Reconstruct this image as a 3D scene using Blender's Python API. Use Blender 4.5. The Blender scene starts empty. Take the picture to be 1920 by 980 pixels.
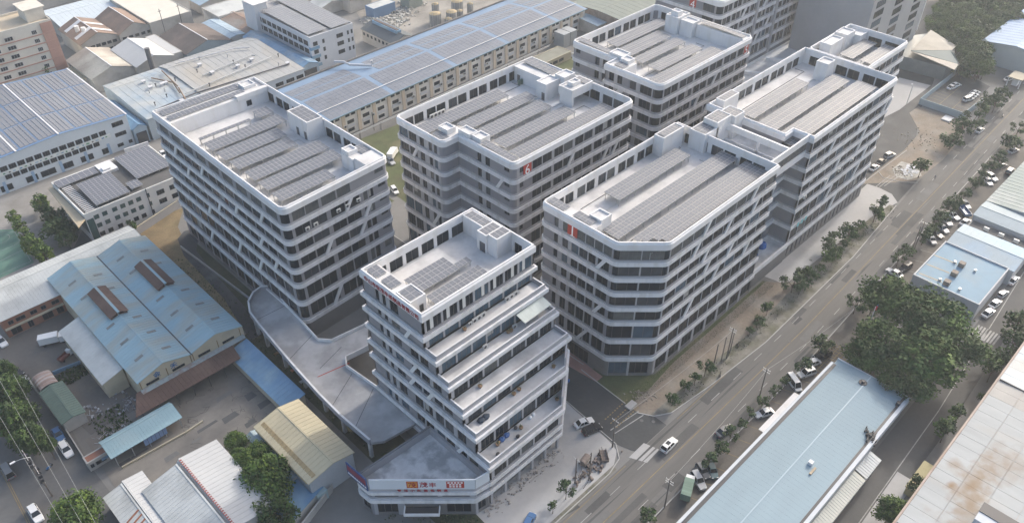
import bpy, math, random
from math import radians, sin, cos, pi, hypot, atan2, tan
from mathutils import Vector, Matrix
random.seed(7)
S = bpy.context.scene
COL = S.collection
# ------------------------------------------------------------------ camera, light, sky, exposure
cam = bpy.data.cameras.new('camera')
cam.sensor_width = 36.0
cam.lens = 36.0 * 1521.4 / 1920.0
cam.clip_start = 1.0
cam.clip_end = 6000.0
camo = bpy.data.objects.new('camera', cam)
COL.objects.link(camo)
camo.location = (0, 0, 140)
camo.rotation_euler = (radians(90 - 38.6635), 0, radians(45.05 - 90))
S.camera = camo
SUN_AZ, SUN_EL = radians(4.0), radians(29.5)
sd = Vector((cos(SUN_EL) * cos(SUN_AZ), cos(SUN_EL) * sin(SUN_AZ), sin(SUN_EL)))
W = bpy.data.worlds.new('World')
S.world = W
W.use_nodes = True
nt = W.node_tree
sky = nt.nodes.new('ShaderNodeTexSky')
sky.sky_type = 'NISHITA'
sky.sun_disc = False
sky.sun_elevation = SUN_EL
sky.sun_rotation = pi / 2 - SUN_AZ
sky.air_density = 1.1
sky.dust_density = 5.0
sky.ozone_density = 0.7
bg = nt.nodes['Background']
nt.links.new(sky.outputs[0], bg.inputs[0])
bg.inputs[1].default_value = 0.15
sl = bpy.data.lights.new('sun', 'SUN')
sl.energy = 1.3
sl.angle = radians(2.5)
sl.color = (1.0, 0.98, 0.955)
so = bpy.data.objects.new('sun', sl)
COL.objects.link(so)
so.rotation_euler = sd.to_track_quat('Z', 'Y').to_euler()
so.location = sd * 500
S.view_settings.view_transform = 'Standard'
S.view_settings.look = 'None'
S.view_settings.gamma = 1.0
S.view_settings.exposure = 1.0
S.cycles.max_bounces = 5
S.cycles.diffuse_bounces = 4
S.cycles.glossy_bounces = 2
S.cycles.volume_bounces = 1
S.cycles.use_denoising = True
# ------------------------------------------------------------------ materials
MATS = {}
def M(name, col, rough=0.75, var=0.12, scale=0.25, fine=2.5, stretch=(1, 1, 1), dirt=None, dirtamt=0.0, dirtscale=0.12, spec=0.3, bump=0.0, metal=0.0):
    if name in MATS: return MATS[name]
    m = bpy.data.materials.new(name); m.use_nodes = True
    n = m.node_tree; L = n.links
    b = n.nodes['Principled BSDF']
    b.inputs['Roughness'].default_value = rough
    b.inputs['Metallic'].default_value = metal
    b.inputs['Specular IOR Level'].default_value = spec
    if var <= 0 and not dirt:
        b.inputs['Base Color'].default_value = (*col, 1)
        MATS[name] = m; return m
    tc = n.nodes.new('ShaderNodeTexCoord')
    mp = n.nodes.new('ShaderNodeMapping'); mp.inputs['Scale'].default_value = stretch
    L.new(tc.outputs['Object'], mp.inputs[0])
    def noise(sc, det=3.0):
        t = n.nodes.new('ShaderNodeTexNoise'); t.inputs['Scale'].default_value = sc; t.inputs['Detail'].default_value = det
        L.new(mp.outputs[0], t.inputs['Vector']); return t
    def rng(src, a, b_, c, d):
        r = n.nodes.new('ShaderNodeMapRange'); L.new(src, r.inputs[0])
        for i, v in enumerate((a, b_, c, d)): r.inputs[i + 1].default_value = v
        return r.outputs[0]
    n1, n2 = noise(scale), noise(fine)
    ad = n.nodes.new('ShaderNodeMath'); ad.operation = 'ADD'
    L.new(rng(n1.outputs[0], 0.25, 0.75, -var, var), ad.inputs[0]); L.new(rng(n2.outputs[0], 0.25, 0.75, 1 - var * 0.5, 1 + var * 0.5), ad.inputs[1])
    mul = n.nodes.new('ShaderNodeVectorMath'); mul.operation = 'SCALE'
    rgb = n.nodes.new('ShaderNodeRGB'); rgb.outputs[0].default_value = (*col, 1)
    out = rgb.outputs[0]
    if dirt:
        n3 = noise(dirtscale, 6.0)
        mx = n.nodes.new('ShaderNodeMix'); mx.data_type = 'RGBA'
        lo = 0.62 - 0.3 * dirtamt
        L.new(rng(n3.outputs[0], lo, lo + 0.16, 0.0, min(1.0, 0.45 + dirtamt * 0.5)), mx.inputs[0])
        L.new(out, mx.inputs[6]); mx.inputs[7].default_value = (*dirt, 1)
        out = mx.outputs[2]
    L.new(out, mul.inputs[0]); L.new(ad.outputs[0], mul.inputs['Scale'])
    L.new(mul.outputs[0], b.inputs['Base Color'])
    if bump:
        bp = n.nodes.new('ShaderNodeBump'); bp.inputs['Strength'].default_value = bump; bp.inputs['Distance'].default_value = 0.1
        L.new(n2.outputs[0], bp.inputs['Height']); L.new(bp.outputs[0], b.inputs['Normal'])
    MATS[name] = m
    return m
white = M('white_render', (0.67, 0.67, 0.68), 0.8, 0.06, 0.15, 1.2, (1, 1, .3), dirt=(0.56, 0.55, 0.53), dirtamt=0.4, dirtscale=.6)
whiteS = M('white_fascia', (0.66, 0.66, 0.675), 0.8, 0.07, 0.1, 1.6, (1, 1, 0.15), dirt=(0.52, 0.52, 0.51), dirtamt=0.5, dirtscale=.7)
lgrey = M('light_grey_render', (0.35, 0.35, 0.37), 0.8, 0.06)
mgrey = M('mid_grey_render', (0.25, 0.25, 0.265), 0.8, 0.06)
dgrey = M('dark_grey_render', (0.23, 0.23, 0.25), 0.8, 0.07, .2, 1.2, (1, 1, .3))
base = M('plinth_stone', (0.17, 0.165, 0.165), 0.6, 0.1)
core = M('interior', (0.05, 0.052, 0.056), 0.9, 0.1)
concrete = M('roof_concrete', (0.58, 0.575, 0.57), 0.85, 0.12, 0.12, 1.1, dirt=(0.43, 0.43, 0.43), dirtamt=0.45, dirtscale=0.25)
concw = M('weathered_concrete', (0.6, 0.6, 0.6), 0.85, 0.14, 0.15, 1.3, dirt=(0.33, 0.335, 0.34), dirtamt=0.5, dirtscale=0.14)
frameM = M('window_frame_grey', (0.10, 0.10, 0.108), 0.5, 0)
frameW = M('window_frame_pale', (0.55, 0.55, 0.56), 0.5, 0)
steel = M('galvanised_steel', (0.45, 0.46, 0.46), 0.45, 0.1, metal=0.4)
darkm = M('dark_metal', (0.06, 0.06, 0.065), 0.5, 0)
def glassmat(name, col, rough=0.12):
    m = M(name, col, rough, 0.4, 0.06, 0.5, spec=0.14); return m
glass = glassmat('tinted_window_glass', (0.012, 0.018, 0.026))
glassB = glassmat('blue_window_glass', (0.06, 0.10, 0.14))
glassG = glassmat('green_window_glass', (0.05, 0.11, 0.105))
glassP = glassmat('pale_window_glass', (0.10, 0.108, 0.11), 0.25)
glassD = glassmat('mid_window_glass', (0.05, 0.057, 0.068), .16)
blindM = M('roller_blind', (0.3, 0.3, 0.29), .8, .1)
solarM = M('solar_cell', (0.145, 0.156, 0.18), 0.55, 0.12, 0.3, 0.9, spec=0.3)
solarB = M('solar_cell_blue', (0.12, 0.13, 0.16), 0.45, 0.12, 0.3, 0.9, spec=0.35)
solarF = M('solar_frame', (0.4, 0.4, 0.4), 0.4, 0)
redM = M('red_sign_paint', (0.42, 0.045, 0.03), 0.5, 0.05)
redL = M('red_letter', (0.30, 0.02, 0.03), 0.5, 0)
whiteL = M('white_letter', (0.85, 0.85, 0.85), 0.5, 0)
# ------------------------------------------------------------------ mesh builder
class MB:
    def __init__(s): s.v = []; s.f = []; s.m = []
    def face(s, pts, mi=0):
        k = len(s.v); s.v += [tuple(p) for p in pts]; s.f.append(tuple(range(k, k + len(pts)))); s.m.append(mi)
    def box(s, x0, y0, z0, x1, y1, z1, mi=0, top=None):
        k = len(s.v)
        s.v += [(x0, y0, z0), (x1, y0, z0), (x1, y1, z0), (x0, y1, z0), (x0, y0, z1), (x1, y0, z1), (x1, y1, z1), (x0, y1, z1)]
        for q in ((0, 3, 2, 1), (4, 5, 6, 7), (0, 1, 5, 4), (1, 2, 6, 5), (2, 3, 7, 6), (3, 0, 4, 7)):
            s.f.append(tuple(k + i for i in q)); s.m.append(mi)
        if top is not None: s.m[-5] = top
    def hexa(s, p, mi=0):
        k = len(s.v); s.v += [tuple(q) for q in p]
        for q in ((0, 3, 2, 1), (4, 5, 6, 7), (0, 1, 5, 4), (1, 2, 6, 5), (2, 3, 7, 6), (3, 0, 4, 7)):
            s.f.append(tuple(k + i for i in q)); s.m.append(mi)
    def obox(s, o, t, n, s0, s1, d0, d1, z0, z1, mi=0, sh=0.0):
        "box in the frame of a wall: s along t, d outward along n; sh shears the top along t"
        P = lambda a, d, z: (o[0] + t[0] * a + n[0] * d, o[1] + t[1] * a + n[1] * d, z)
        s.hexa([P(s0, d1, z0), P(s1, d1, z0), P(s1, d0, z0), P(s0, d0, z0), P(s0 + sh, d1, z1), P(s1 + sh, d1, z1), P(s1 + sh, d0, z1), P(s0 + sh, d0, z1)], mi)
    def bar(s, a, b, w=0.05, mi=0):
        a = Vector(a); b = Vector(b); d = (b - a).normalized()
        u = d.cross(Vector((0, 0, 1)))
        if u.length < 0.01: u = Vector((1, 0, 0))
        u = u.normalized() * w; v = d.cross(u).normalized() * w
        s.hexa([a - u - v, a + u - v, a + u + v, a - u + v, b - u - v, b + u - v, b + u + v, b - u + v], mi)
    def tube(s, pts, r=0.1, n=8, mi=0, cap=True):
        pts = [Vector(p) for p in pts]; k = len(s.v)
        for i, p in enumerate(pts):
            d = (pts[min(i + 1, len(pts) - 1)] - pts[max(i - 1, 0)]).normalized()
            u = d.cross(Vector((0, 0, 1)))
            if u.length < 0.05: u = Vector((1, 0, 0))
            u.normalize(); v = d.cross(u).normalized()
            rr = r[i] if isinstance(r, (list, tuple)) else r
            for j in range(n):
                a = 2 * pi * j / n; s.v.append(tuple(p + (u * cos(a) + v * sin(a)) * rr))
        for i in range(len(pts) - 1):
            for j in range(n):
                s.f.append((k + i * n + j, k + i * n + (j + 1) % n, k + (i + 1) * n + (j + 1) % n, k + (i + 1) * n + j)); s.m.append(mi)
        if cap:
            s.f.append(tuple(k + j for j in range(n))[::-1]); s.m.append(mi)
            s.f.append(tuple(k + (len(pts) - 1) * n + j for j in range(n))); s.m.append(mi)
    def cyl(s, x, y, z0, z1, r, n=12, mi=0, r2=None):
        s.tube([(x, y, z0), (x, y, z1)], [r, r if r2 is None else r2], n, mi)
    def prism(s, poly, z0, z1, mi=0, top=None, bottom=True):
        k = len(s.v); n = len(poly)
        s.v += [(p[0], p[1], z0) for p in poly] + [(p[0], p[1], z1) for p in poly]
        for i in range(n):
            j = (i + 1) % n
            s.f.append((k + i, k + j, k + n + j, k + n + i)); s.m.append(mi)
        s.f.append(tuple(k + n + i for i in range(n))); s.m.append(mi if top is None else top)
        if bottom: s.f.append(tuple(k + i for i in range(n))[::-1]); s.m.append(mi)
    def sweep(s, path, prof, closed=True, mi=0, mis=None):
        "sweep a closed (offset, z) profile along a path of (x, y, nx, ny)"
        k = len(s.v); np_ = len(prof); n = len(path)
        for x, y, nx, ny in path:
            for o, z in prof: s.v.append((x + nx * o, y + ny * o, z))
        for i in range(n if closed else n - 1):
            j = (i + 1) % n
            for a in range(np_):
                b = (a + 1) % np_
                s.f.append((k + i * np_ + a, k + j * np_ + a, k + j * np_ + b, k + i * np_ + b)); s.m.append(mi if mis is None else mis[a])
        if not closed:
            s.f.append(tuple(k + a for a in range(np_))); s.m.append(mi)
            s.f.append(tuple(k + (n - 1) * np_ + a for a in range(np_))[::-1]); s.m.append(mi)
    def mesh(s, name, mats, smooth=False):
        me = bpy.data.meshes.new(name); me.from_pydata(s.v, [], s.f)
        for m in (mats if isinstance(mats, (list, tuple)) else [mats]): me.materials.append(m)
        me.polygons.foreach_set('material_index', s.m)
        if smooth: me.polygons.foreach_set('use_smooth', [True] * len(s.f))
        me.update(); return me
    def build(s, name, mats, parent=None, smooth=False):
        return link(name, s.mesh(name, mats, smooth), parent)
WL = {}
def link(name, me, parent=None, loc=(0, 0, 0), rz=0.0):
    o = bpy.data.objects.new(name, me); COL.objects.link(o)
    loc = Vector(loc); WL[o.name] = loc
    if parent is not None:
        o.parent = parent; o.location = loc - WL[parent.name]
    else: o.location = loc
    if rz: o.rotation_euler = (0, 0, rz)
    return o
def tag(o, label, cat, group=None):
    o['label'] = label; o['category'] = cat
    if group: o['group'] = group
    return o
def thing(name, label, cat, loc=(0, 0, 0), group=None, rz=0.0):
    o = link(name, None, None, loc, rz); o.empty_display_size = 0.5
    return tag(o, label, cat, group)
def kind(o, k):
    o['kind'] = k; return o
def dup(root, loc, rz=0.0, label=None, group=None, scale=None):
    r = root.copy(); COL.objects.link(r); r.location = loc; r.rotation_euler = (0, 0, rz); WL[r.name] = Vector(loc)
    if scale: r.scale = scale if isinstance(scale, tuple) else (scale,) * 3
    if label: r['label'] = label
    if group: r['group'] = group
    for ch in root.children:
        c = ch.copy(); COL.objects.link(c); c.parent = r
        for g in ch.children:
            d = g.copy(); COL.objects.link(d); d.parent = c
    return r
# camera model of the photograph, to turn a measured photo position at a known height into a place in the world
_F, _cy, _sy, _cp, _sp = 1521.4, cos(radians(45.05)), sin(radians(45.05)), cos(radians(38.6635)), sin(radians(38.6635))
def at(px, py, z=0.0):
    a, b = (px - 960) / _F, -(py - 490) / _F
    dx = _cy * _cp + a * _sy + b * (_cy * _sp); dy = _sy * _cp - a * _cy + b * (_sy * _sp); dz = -_sp + b * _cp
    t = (z - 140.0) / dz
    return (dx * t, dy * t, z)
def at2(px, py, z=0.0): return at(px, py, z)[:2]
FZ = [0.0]
def flat(name, poly, z, m, thick=0.02):
    FZ[0] += 0.0002; z += FZ[0]
    b = MB(); b.prism(poly, z - thick, z, 0); return kind(b.build(name, m), 'structure')
ORD = ['first', 'second', 'third', 'fourth', 'fifth', 'sixth', 'seventh', 'eighth', 'ninth', 'tenth', 'eleventh', 'twelfth', 'thirteenth', 'fourteenth', 'fifteenth', 'sixteenth', 'seventeenth', 'eighteenth', 'nineteenth', 'twentieth', 'twenty-first', 'twenty-second', 'twenty-third', 'twenty-fourth', 'twenty-fifth', 'twenty-sixth', 'twenty-seventh', 'twenty-eighth']
# ------------------------------------------------------------------ the banded factory blocks
def rounded(pts, radii, seg=5):
    "closed CCW polygon -> list of (x, y, nx, ny, corner index or -1 at its end)"
    n = len(pts); out = []
    for i in range(n):
        p0, p, p2 = Vector(pts[i - 1]), Vector(pts[i]), Vector(pts[(i + 1) % n])
        d1 = (p - p0).normalized(); d2 = (p2 - p).normalized()
        n1 = Vector((d1.y, -d1.x)); n2 = Vector((d2.y, -d2.x)); r = radii[i]
        turn = d1.x * d2.y - d1.y * d2.x
        if r <= 0 or turn <= 0.05:
            q = (n1 + n2) / (1 + n1.dot(n2)); out.append((p.x, p.y, q.x, q.y))
        else:
            tl = r * tan(math.acos(max(-1, min(1, d1.dot(d2)))) / 2)
            c = p - d1 * tl - n1 * r
            a1 = atan2(n1.y, n1.x); a2 = atan2(n2.y, n2.x)
            while a2 < a1: a2 += 2 * pi
            k = max(2, int(seg * (a2 - a1) / (pi / 2) + 0.5))
            for j in range(k + 1):
                a = a1 + (a2 - a1) * j / k
                out.append((c.x + cos(a) * r, c.y + sin(a) * r, cos(a), sin(a)))
    return out
def tlen(pts, radii, i):
    n = len(pts)
    d1 = (Vector(pts[i]) - Vector(pts[i - 1])).normalized(); d2 = (Vector(pts[(i + 1) % n]) - Vector(pts[i])).normalized()
    if radii[i] <= 0 or d1.x * d2.y - d1.y * d2.x <= 0.05: return 0.0
    return radii[i] * tan(math.acos(max(-1, min(1, d1.dot(d2)))) / 2)
def arc(pts, radii, i, seg=6):
    n = len(pts); p0, p, p2 = Vector(pts[i - 1]), Vector(pts[i]), Vector(pts[(i + 1) % n])
    d1 = (p - p0).normalized(); d2 = (p2 - p).normalized(); n1 = Vector((d1.y, -d1.x)); n2 = Vector((d2.y, -d2.x)); r = radii[i]
    c = p - d1 * tlen(pts, radii, i) - n1 * r
    a1 = atan2(n1.y, n1.x); a2 = atan2(n2.y, n2.x)
    while a2 < a1: a2 += 2 * pi
    return [(c.x + cos(a1 + (a2 - a1) * j / seg) * r, c.y + sin(a1 + (a2 - a1) * j / seg) * r, cos(a1 + (a2 - a1) * j / seg), sin(a1 + (a2 - a1) * j / seg)) for j in range(seg + 1)]
WM = {}
def window_mesh(w, h, n, rows, fm, gm):
    key = (round(w, 2), round(h, 2), n, rows, fm.name, gm.name)
    if key in WM: return WM[key]
    b = MB(); t = 0.07
    b.box(0, -0.06, 0, w, 0.06, t); b.box(0, -0.06, h - t, w, 0.06, h)
    b.box(0, -0.06, t, t, 0.06, h - t); b.box(w - t, -0.06, t, w, 0.06, h - t)
    for i in range(1, n): b.box(w * i / n - 0.035, -0.05, t, w * i / n + 0.035, 0.05, h - t)
    for i in range(1, rows): b.box(t, -0.045, h * i / rows - 0.03, w - t, 0.045, h * i / rows + 0.03)
    g = MB(); g.box(t, -0.012, t, w - t, 0.012, h - t)
    WM[key] = (b.mesh('window', fm), g.mesh('pane', gm)); return WM[key]
def window(parent, o, t, n, s0, s1, z0, z1, nm=2, rows=1, fm=None, gm=None, pane=True, inset=0.16):
    fr, gl = window_mesh(s1 - s0, z1 - z0, nm, rows, fm or frameM, gm or glass)
    w = link('window', fr, parent, (o[0] + t[0] * s0 - n[0] * inset, o[1] + t[1] * s0 - n[1] * inset, z0), atan2(t[1], t[0]))
    if True:
        g = bpy.data.objects.new('pane', gl); COL.objects.link(g); g.parent = w
    return w
def edge(pts, i):
    p, q = Vector(pts[i]), Vector(pts[(i + 1) % len(pts)]); d = (q - p); L = d.length; d.normalize()
    return (p.x, p.y), (d.x, d.y), (d.y, -d.x), L
FA, SI, TH = 1.08, 0.46, 0.4
class Tower:
    def __init__(s, name, label, loc, wallm=dgrey, pierm=lgrey, pane=True):
        s.root = thing(name, label, 'building', (loc[0], loc[1], 0)); s.wall = MB(); s.slant = MB(); s.core = s.wall
        s.pane = pane; s.mats = [wallm, pierm, base, white, core]
    def band(s, pts, radii, z, h=FA, proj=0.36, sill=SI, name='floor_band'):
        b = MB(); P = rounded(pts, radii)
        prof = [(-TH, z), (proj, z), (proj, z + h), (0.14, z + h + 0.002), (0.14, z + h + sill), (-TH, z + h + sill)]
        b.sweep(P, prof, True, mis=[0, 0, 0, 1, 1, 1])
        return b.build(name, [whiteS, lgrey], s.root)
    def storey(s, pts, radii, z0, z1, edges, corners={}, fill=True, gm=None, fm=None, rows=1):
        "wall ring between z0 and z1 with openings; edges: {edge index: dict(win=[(s0,s1[,n[,dz0,dz1]])], mat=, slant=[(s, dir)])}"
        n = len(pts)
        if fill:
            inner = [(x - nx * (TH + 0.25), y - ny * (TH + 0.25)) for x, y, nx, ny in rounded(pts, radii, 3)]
            s.core.prism(inner, z0 - 1.9, z1 + 0.01, 4)
        for i in range(n):
            o, t, nn, L = edge(pts, i); a = tlen(pts, radii, i); b = L - tlen(pts, radii, (i + 1) % n)
            E = edges.get(i, {}); ops = E.get('win', []); mi = E.get('mat', 0); cur = a
            for w in ops:
                s0, s1 = max(a, w[0]), min(b, w[1])
                if s1 - s0 < 0.3: continue
                wz0 = z0 + (w[3] if len(w) > 3 else 0); wz1 = z1 - (w[4] if len(w) > 4 else 0)
                gap = s0 - cur
                if gap > 0.02: s.wall.obox(o, t, nn, cur, s0, -TH, 0, z0, z1, 3 if mi == 3 else 1 if gap < 1.5 else mi)
                if wz0 > z0 + 0.01: s.wall.obox(o, t, nn, s0, s1, -TH, 0, z0, wz0, mi)
                if wz1 < z1 - 0.01: s.wall.obox(o, t, nn, s0, s1, -TH, 0, wz1, z1, mi)
                g = E.get('gm') or gm
                if g is None: q_ = random.random(); g = glass if q_ < 0.74 else glassD if q_ < .9 else glassP if q_ < .95 else glassB
                wo = window(s.root, o, t, nn, s0, s1, wz0, wz1, w[2] if len(w) > 2 else max(2, int((s1 - s0) / 1.7)), E.get('rows', rows), E.get('fm') or fm, g, s.pane)
                if random.random() < .07 and s1 - s0 > 1.4:      # a drawn blind behind one leaf
                    w_ = (s1 - s0) / 2; h_ = (wz1 - wz0) * random.choice([.4, .6, .85]); bb = MB(); bb.box(.1 + random.choice([0, w_ - .05]), -.03, wz1 - wz0 - h_, w_ - .05 + .0 * w_, -.016, wz1 - wz0 - .08)
                    if bb.v[1][0] > bb.v[0][0] + .2: bo = bpy.data.objects.new('blind', bb.mesh('blind', blindM)); COL.objects.link(bo); bo.parent = wo
                cur = s1
            if b - cur > 0.02: s.wall.obox(o, t, nn, cur, b, -TH, 0, z0, z1, mi)
            for sx, dr in E.get('slant', []):
                h = z1 - z0 + 0.3
                sb = MB(); sb.obox(o, t, nn, sx, sx + 0.95, 0.02, 0.36, z0 - 0.2, z1 + 0.1, 0, h * 0.62); sb.build('slanted_brace', white, s.root)
            if radii[i] > 0 and tlen(pts, radii, i) > 0:
                A = arc(pts, radii, i)
                if corners.get(i) == 'glass':
                    cw = MB(); cw.sweep(A, [(-0.25, z0), (-0.16, z0), (-0.16, z1), (-0.25, z1)], False)
                    cw.build('corner_window', gm or glass, s.root)
                else:
                    s.wall.sweep(A, [(-TH, z0), (0, z0), (0, z1), (-TH, z1)], False, corners.get(i, 0) if isinstance(corners.get(i, 0), int) else 0)
    def parapet(s, pts, radii, z0, z1, proj=0.34):
        b = MB(); P = rounded(pts, radii)
        b.sweep(P, [(-TH, z0), (proj, z0), (proj, z1 - 0.5), (0.02, z1 - 0.2), (0.02, z1), (-.3, z1), (-.3, z1 - 0.3), (-TH, z1 - 0.3)])
        return b.build('parapet', white, s.root)
    def deck(s, poly, z, m=concrete):
        b = MB(); b.prism(poly, z - 0.3, z, 0); return b.build('roof_deck', m, s.root)
    def close(s):
        s.wall.build('wall', s.mats, s.root)
        if s.slant.v: s.slant.build('slanted_brace', white, s.root)
def inset(pts, radii, d): return [(x - nx * d, y - ny * d) for x, y, nx, ny in rounded(pts, radii, 4)]
def groups(s0, s1, pitch, gap, n=1, inner=0.3, nm=2):
    "windows in groups of n with light piers between the groups"
    k = max(1, int(round((s1 - s0 + gap) / pitch))); pitch = (s1 - s0 + gap) / k; out = []
    for i in range(k):
        a = s0 + i * pitch; w = (pitch - gap - inner * (n - 1)) / n
        for j in range(n): out.append((a + j * (w + inner), a + j * (w + inner) + w, nm))
    return out
LV = [0.0, 5.1, 10.7, 16.2, 20.5, 24.7, 28.8, 33.1, 37.4]
TOP, DECK = 39.3, 34.7
def block(T, pts, radii, edges, corners={}, vis0=0, rear=(), railing=None, ground=None):
    "a whole block of nine rows: ground, seven storeys with bands, and the window screen round the roof"
    n = len(pts)
    for k in range(len(LV) - 1):
        z0 = LV[k] + (FA + SI if k else 0.0); z1 = LV[k + 1]
        if k == 0:
            E = {i: dict(e, mat=2) for i, e in (ground or {}).items()}
            for i in range(n): E.setdefault(i, dict(mat=2))
            b = {i: 2 for i in range(n)}
            T.storey(pts, radii, 0.0, z1, E, b)
        else:
            T.band(pts, radii, LV[k])
            E = {}
            for i in range(n):
                e = edges.get(i)
                if e is None: E[i] = {}; continue
                if i in rear and k < len(LV) - 2: E[i] = {}; continue
                if k < vis0: E[i] = {}; continue
                d = dict(win=e['win'], mat=e.get('mat', 0), slant=[(a, b_) for f, a, b_ in e.get('slant', []) if f == k])
                if k == len(LV) - 2 and 'top' in e: d.update(e['top'])
                E[i] = d
            top = k == len(LV) - 2
            T.storey(pts, radii, z0, z1, E, corners if not (top and railing) else railing, fill=not top)
    T.parapet(pts, radii, LV[-1], TOP)
    b = MB(); P = rounded(pts, radii)   # white inner lining of the roof screen, below and above the openings
    b.sweep(P, [(-TH - 0.06, DECK - 0.2), (-TH - 0.003, DECK - 0.2), (-TH - 0.003, LV[-2] + FA + SI), (-TH - 0.06, LV[-2] + FA + SI)])
    b.build('screen_lining', white, T.root)
    T.deck(inset(pts, radii, TH), DECK)
    x0_, x1_ = min(p[0] for p in pts) + 1.2, max(p[0] for p in pts) - 1.2; y0_, y1_ = min(p[1] for p in pts) + 1, max(p[1] for p in pts) - 1
    for q in range(5):
        b = MB(); yy = y0_ + (y1_ - y0_) * (q + .35 + random.uniform(0, .3)) / 5; xa = x0_ + random.uniform(3, 9); xb = x1_ - random.uniform(2, 12)
        b.tube([(xa, yy, DECK + .12), (xb, yy, DECK + .12), (xb, yy + random.choice([-3, 3]), DECK + .12)], .07, 5); b.build('conduit', [steel, frameM, lgrey][q % 3], T.root)
def roofbox(T, x0, y0, x1, y1, z0, z1, name='roof_room', rim=0.0, door=None, m=white, sunk=0.35):
    "rooftop room with a low rim round its own flat roof"
    b = MB(); b.box(x0, y0, z0, x1, y1, z1 - (sunk if rim else 0), 0, 1)
    if rim:
        for a in ((x0, y0, x1, y0 + rim), (x0, y1 - rim, x1, y1), (x0, y0 + rim, x0 + rim, y1 - rim), (x1 - rim, y0 + rim, x1, y1 - rim)):
            b.box(a[0], a[1], z1 - sunk - 0.01, a[2], a[3], z1, 0)
    o = b.build(name, [m, concrete], T.root)
    return o
def door(T, parent, x, y, z, w, h, face):
    "dark door leaf proud of the wall; face is the outward direction"
    b = MB(); d = 0.06
    if face == '-x': b.box(x - d, y, z, x, y + w, z + h)
    elif face == '+x': b.box(x, y, z, x + d, y + w, z + h)
    elif face == '-y': b.box(x, y - d, z, x + w, y, z + h)
    return b.build('door', frameM, T.root)
# -- solar arrays
PX, PY = 1.13, 1.65
def panel_mesh(px, py, cm, th=0.05):
    b = MB(); f = 0.05
    b.box(0, 0, 0, px - 0.03, py - 0.03, th, 1)
    b.face([(f, f, th + 0.006), (px - 0.03 - f, f, th + 0.006), (px - 0.03 - f, py / 2 - 0.035, th + 0.006), (f, py / 2 - 0.035, th + 0.006)], 0)
    b.face([(f, py / 2 - 0.005, th + 0.006), (px - 0.03 - f, py / 2 - 0.005, th + 0.006), (px - 0.03 - f, py - 0.03 - f, th + 0.006), (f, py - 0.03 - f, th + 0.006)], 0)
    return b.mesh('solar_panel', [cm, solarF])
PM = {}
def solar_array(label, x0, y0, x1, y1, z, zdeck, group, single=True, tilt=0.035, px=PX, py=PY, cm=None, post=True, fm=None, skip=None):
    cm = cm or solarM
    nx = max(1, int(round((x1 - x0) / px))); ny = max(1, int(round((y1 - y0) / py)))
    dx, dy = (x1 - x0) / nx, (y1 - y0) / ny
    r = thing('solar_array', label, 'solar array', (x0, y0, z), group)
    key = (round(dx, 2), round(dy, 2), cm.name)
    if key not in PM: PM[key] = panel_mesh(dx, dy, cm)
    me = PM[key]; a = math.atan(tilt); J = MB()
    for i in range(nx):
        for j in range(ny):
            if skip and skip(i, j, nx, ny): continue
            if single:
                o = bpy.data.objects.new('solar_panel', me); COL.objects.link(o); o.parent = r
                o.location = (i * dx, j * dy * cos(a), j * dy * sin(a) + 0.12); o.rotation_euler = (a, 0, 0)
            else:
                X, Y, Z = x0 + i * dx, y0 + j * dy, z + 0.12 + j * dy * tilt
                f = 0.05; e = 0.03; sl_ = dy * tilt
                J.hexa([(X, Y, Z), (X + dx - e, Y, Z), (X + dx - e, Y + dy - e, Z + sl_), (X, Y + dy - e, Z + sl_), (X, Y, Z + .05), (X + dx - e, Y, Z + .05), (X + dx - e, Y + dy - e, Z + sl_ + .05), (X, Y + dy - e, Z + sl_ + .05)], 1)
                J.face([(X + f, Y + f, Z + .057), (X + dx - e - f, Y + f, Z + .057), (X + dx - e - f, Y + dy - e - f, Z + sl_ + .057), (X + f, Y + dy - e - f, Z + sl_ + .057)], 0)
    if not single: kind(J.build('solar_panel', [cm, solarF], r), 'stuff')
    b = MB(); h = (y1 - y0)
    for j in range(ny + 1):
        yy = y0 + min(j * dy, h - 0.1); b.box(x0, yy, z + j * dy * tilt - 0.02, x1, yy + 0.08, z + j * dy * tilt + 0.1)
    if post:
        k = max(2, int((x1 - x0) / 3.0) + 1)
        for i in range(k):
            xx = x0 + 0.2 + (x1 - x0 - 0.5) * i / (k - 1)
            for yy, zz in ((y0 + 0.25, z), (y1 - 0.45, z + h * tilt)):
                b.box(xx, yy, zdeck, xx + 0.1, yy + 0.1, zz)
            b.box(xx, y0 + 0.1, z - 0.14, xx + 0.08, y1 - 0.1, z - 0.03)
            b.bar((xx + .05, y0 + .3, zdeck + .1), (xx + .05, y0 + 1.3, z - .1), 0.03)
    b.build('support_frame', fm or steel, r)
    return r
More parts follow.
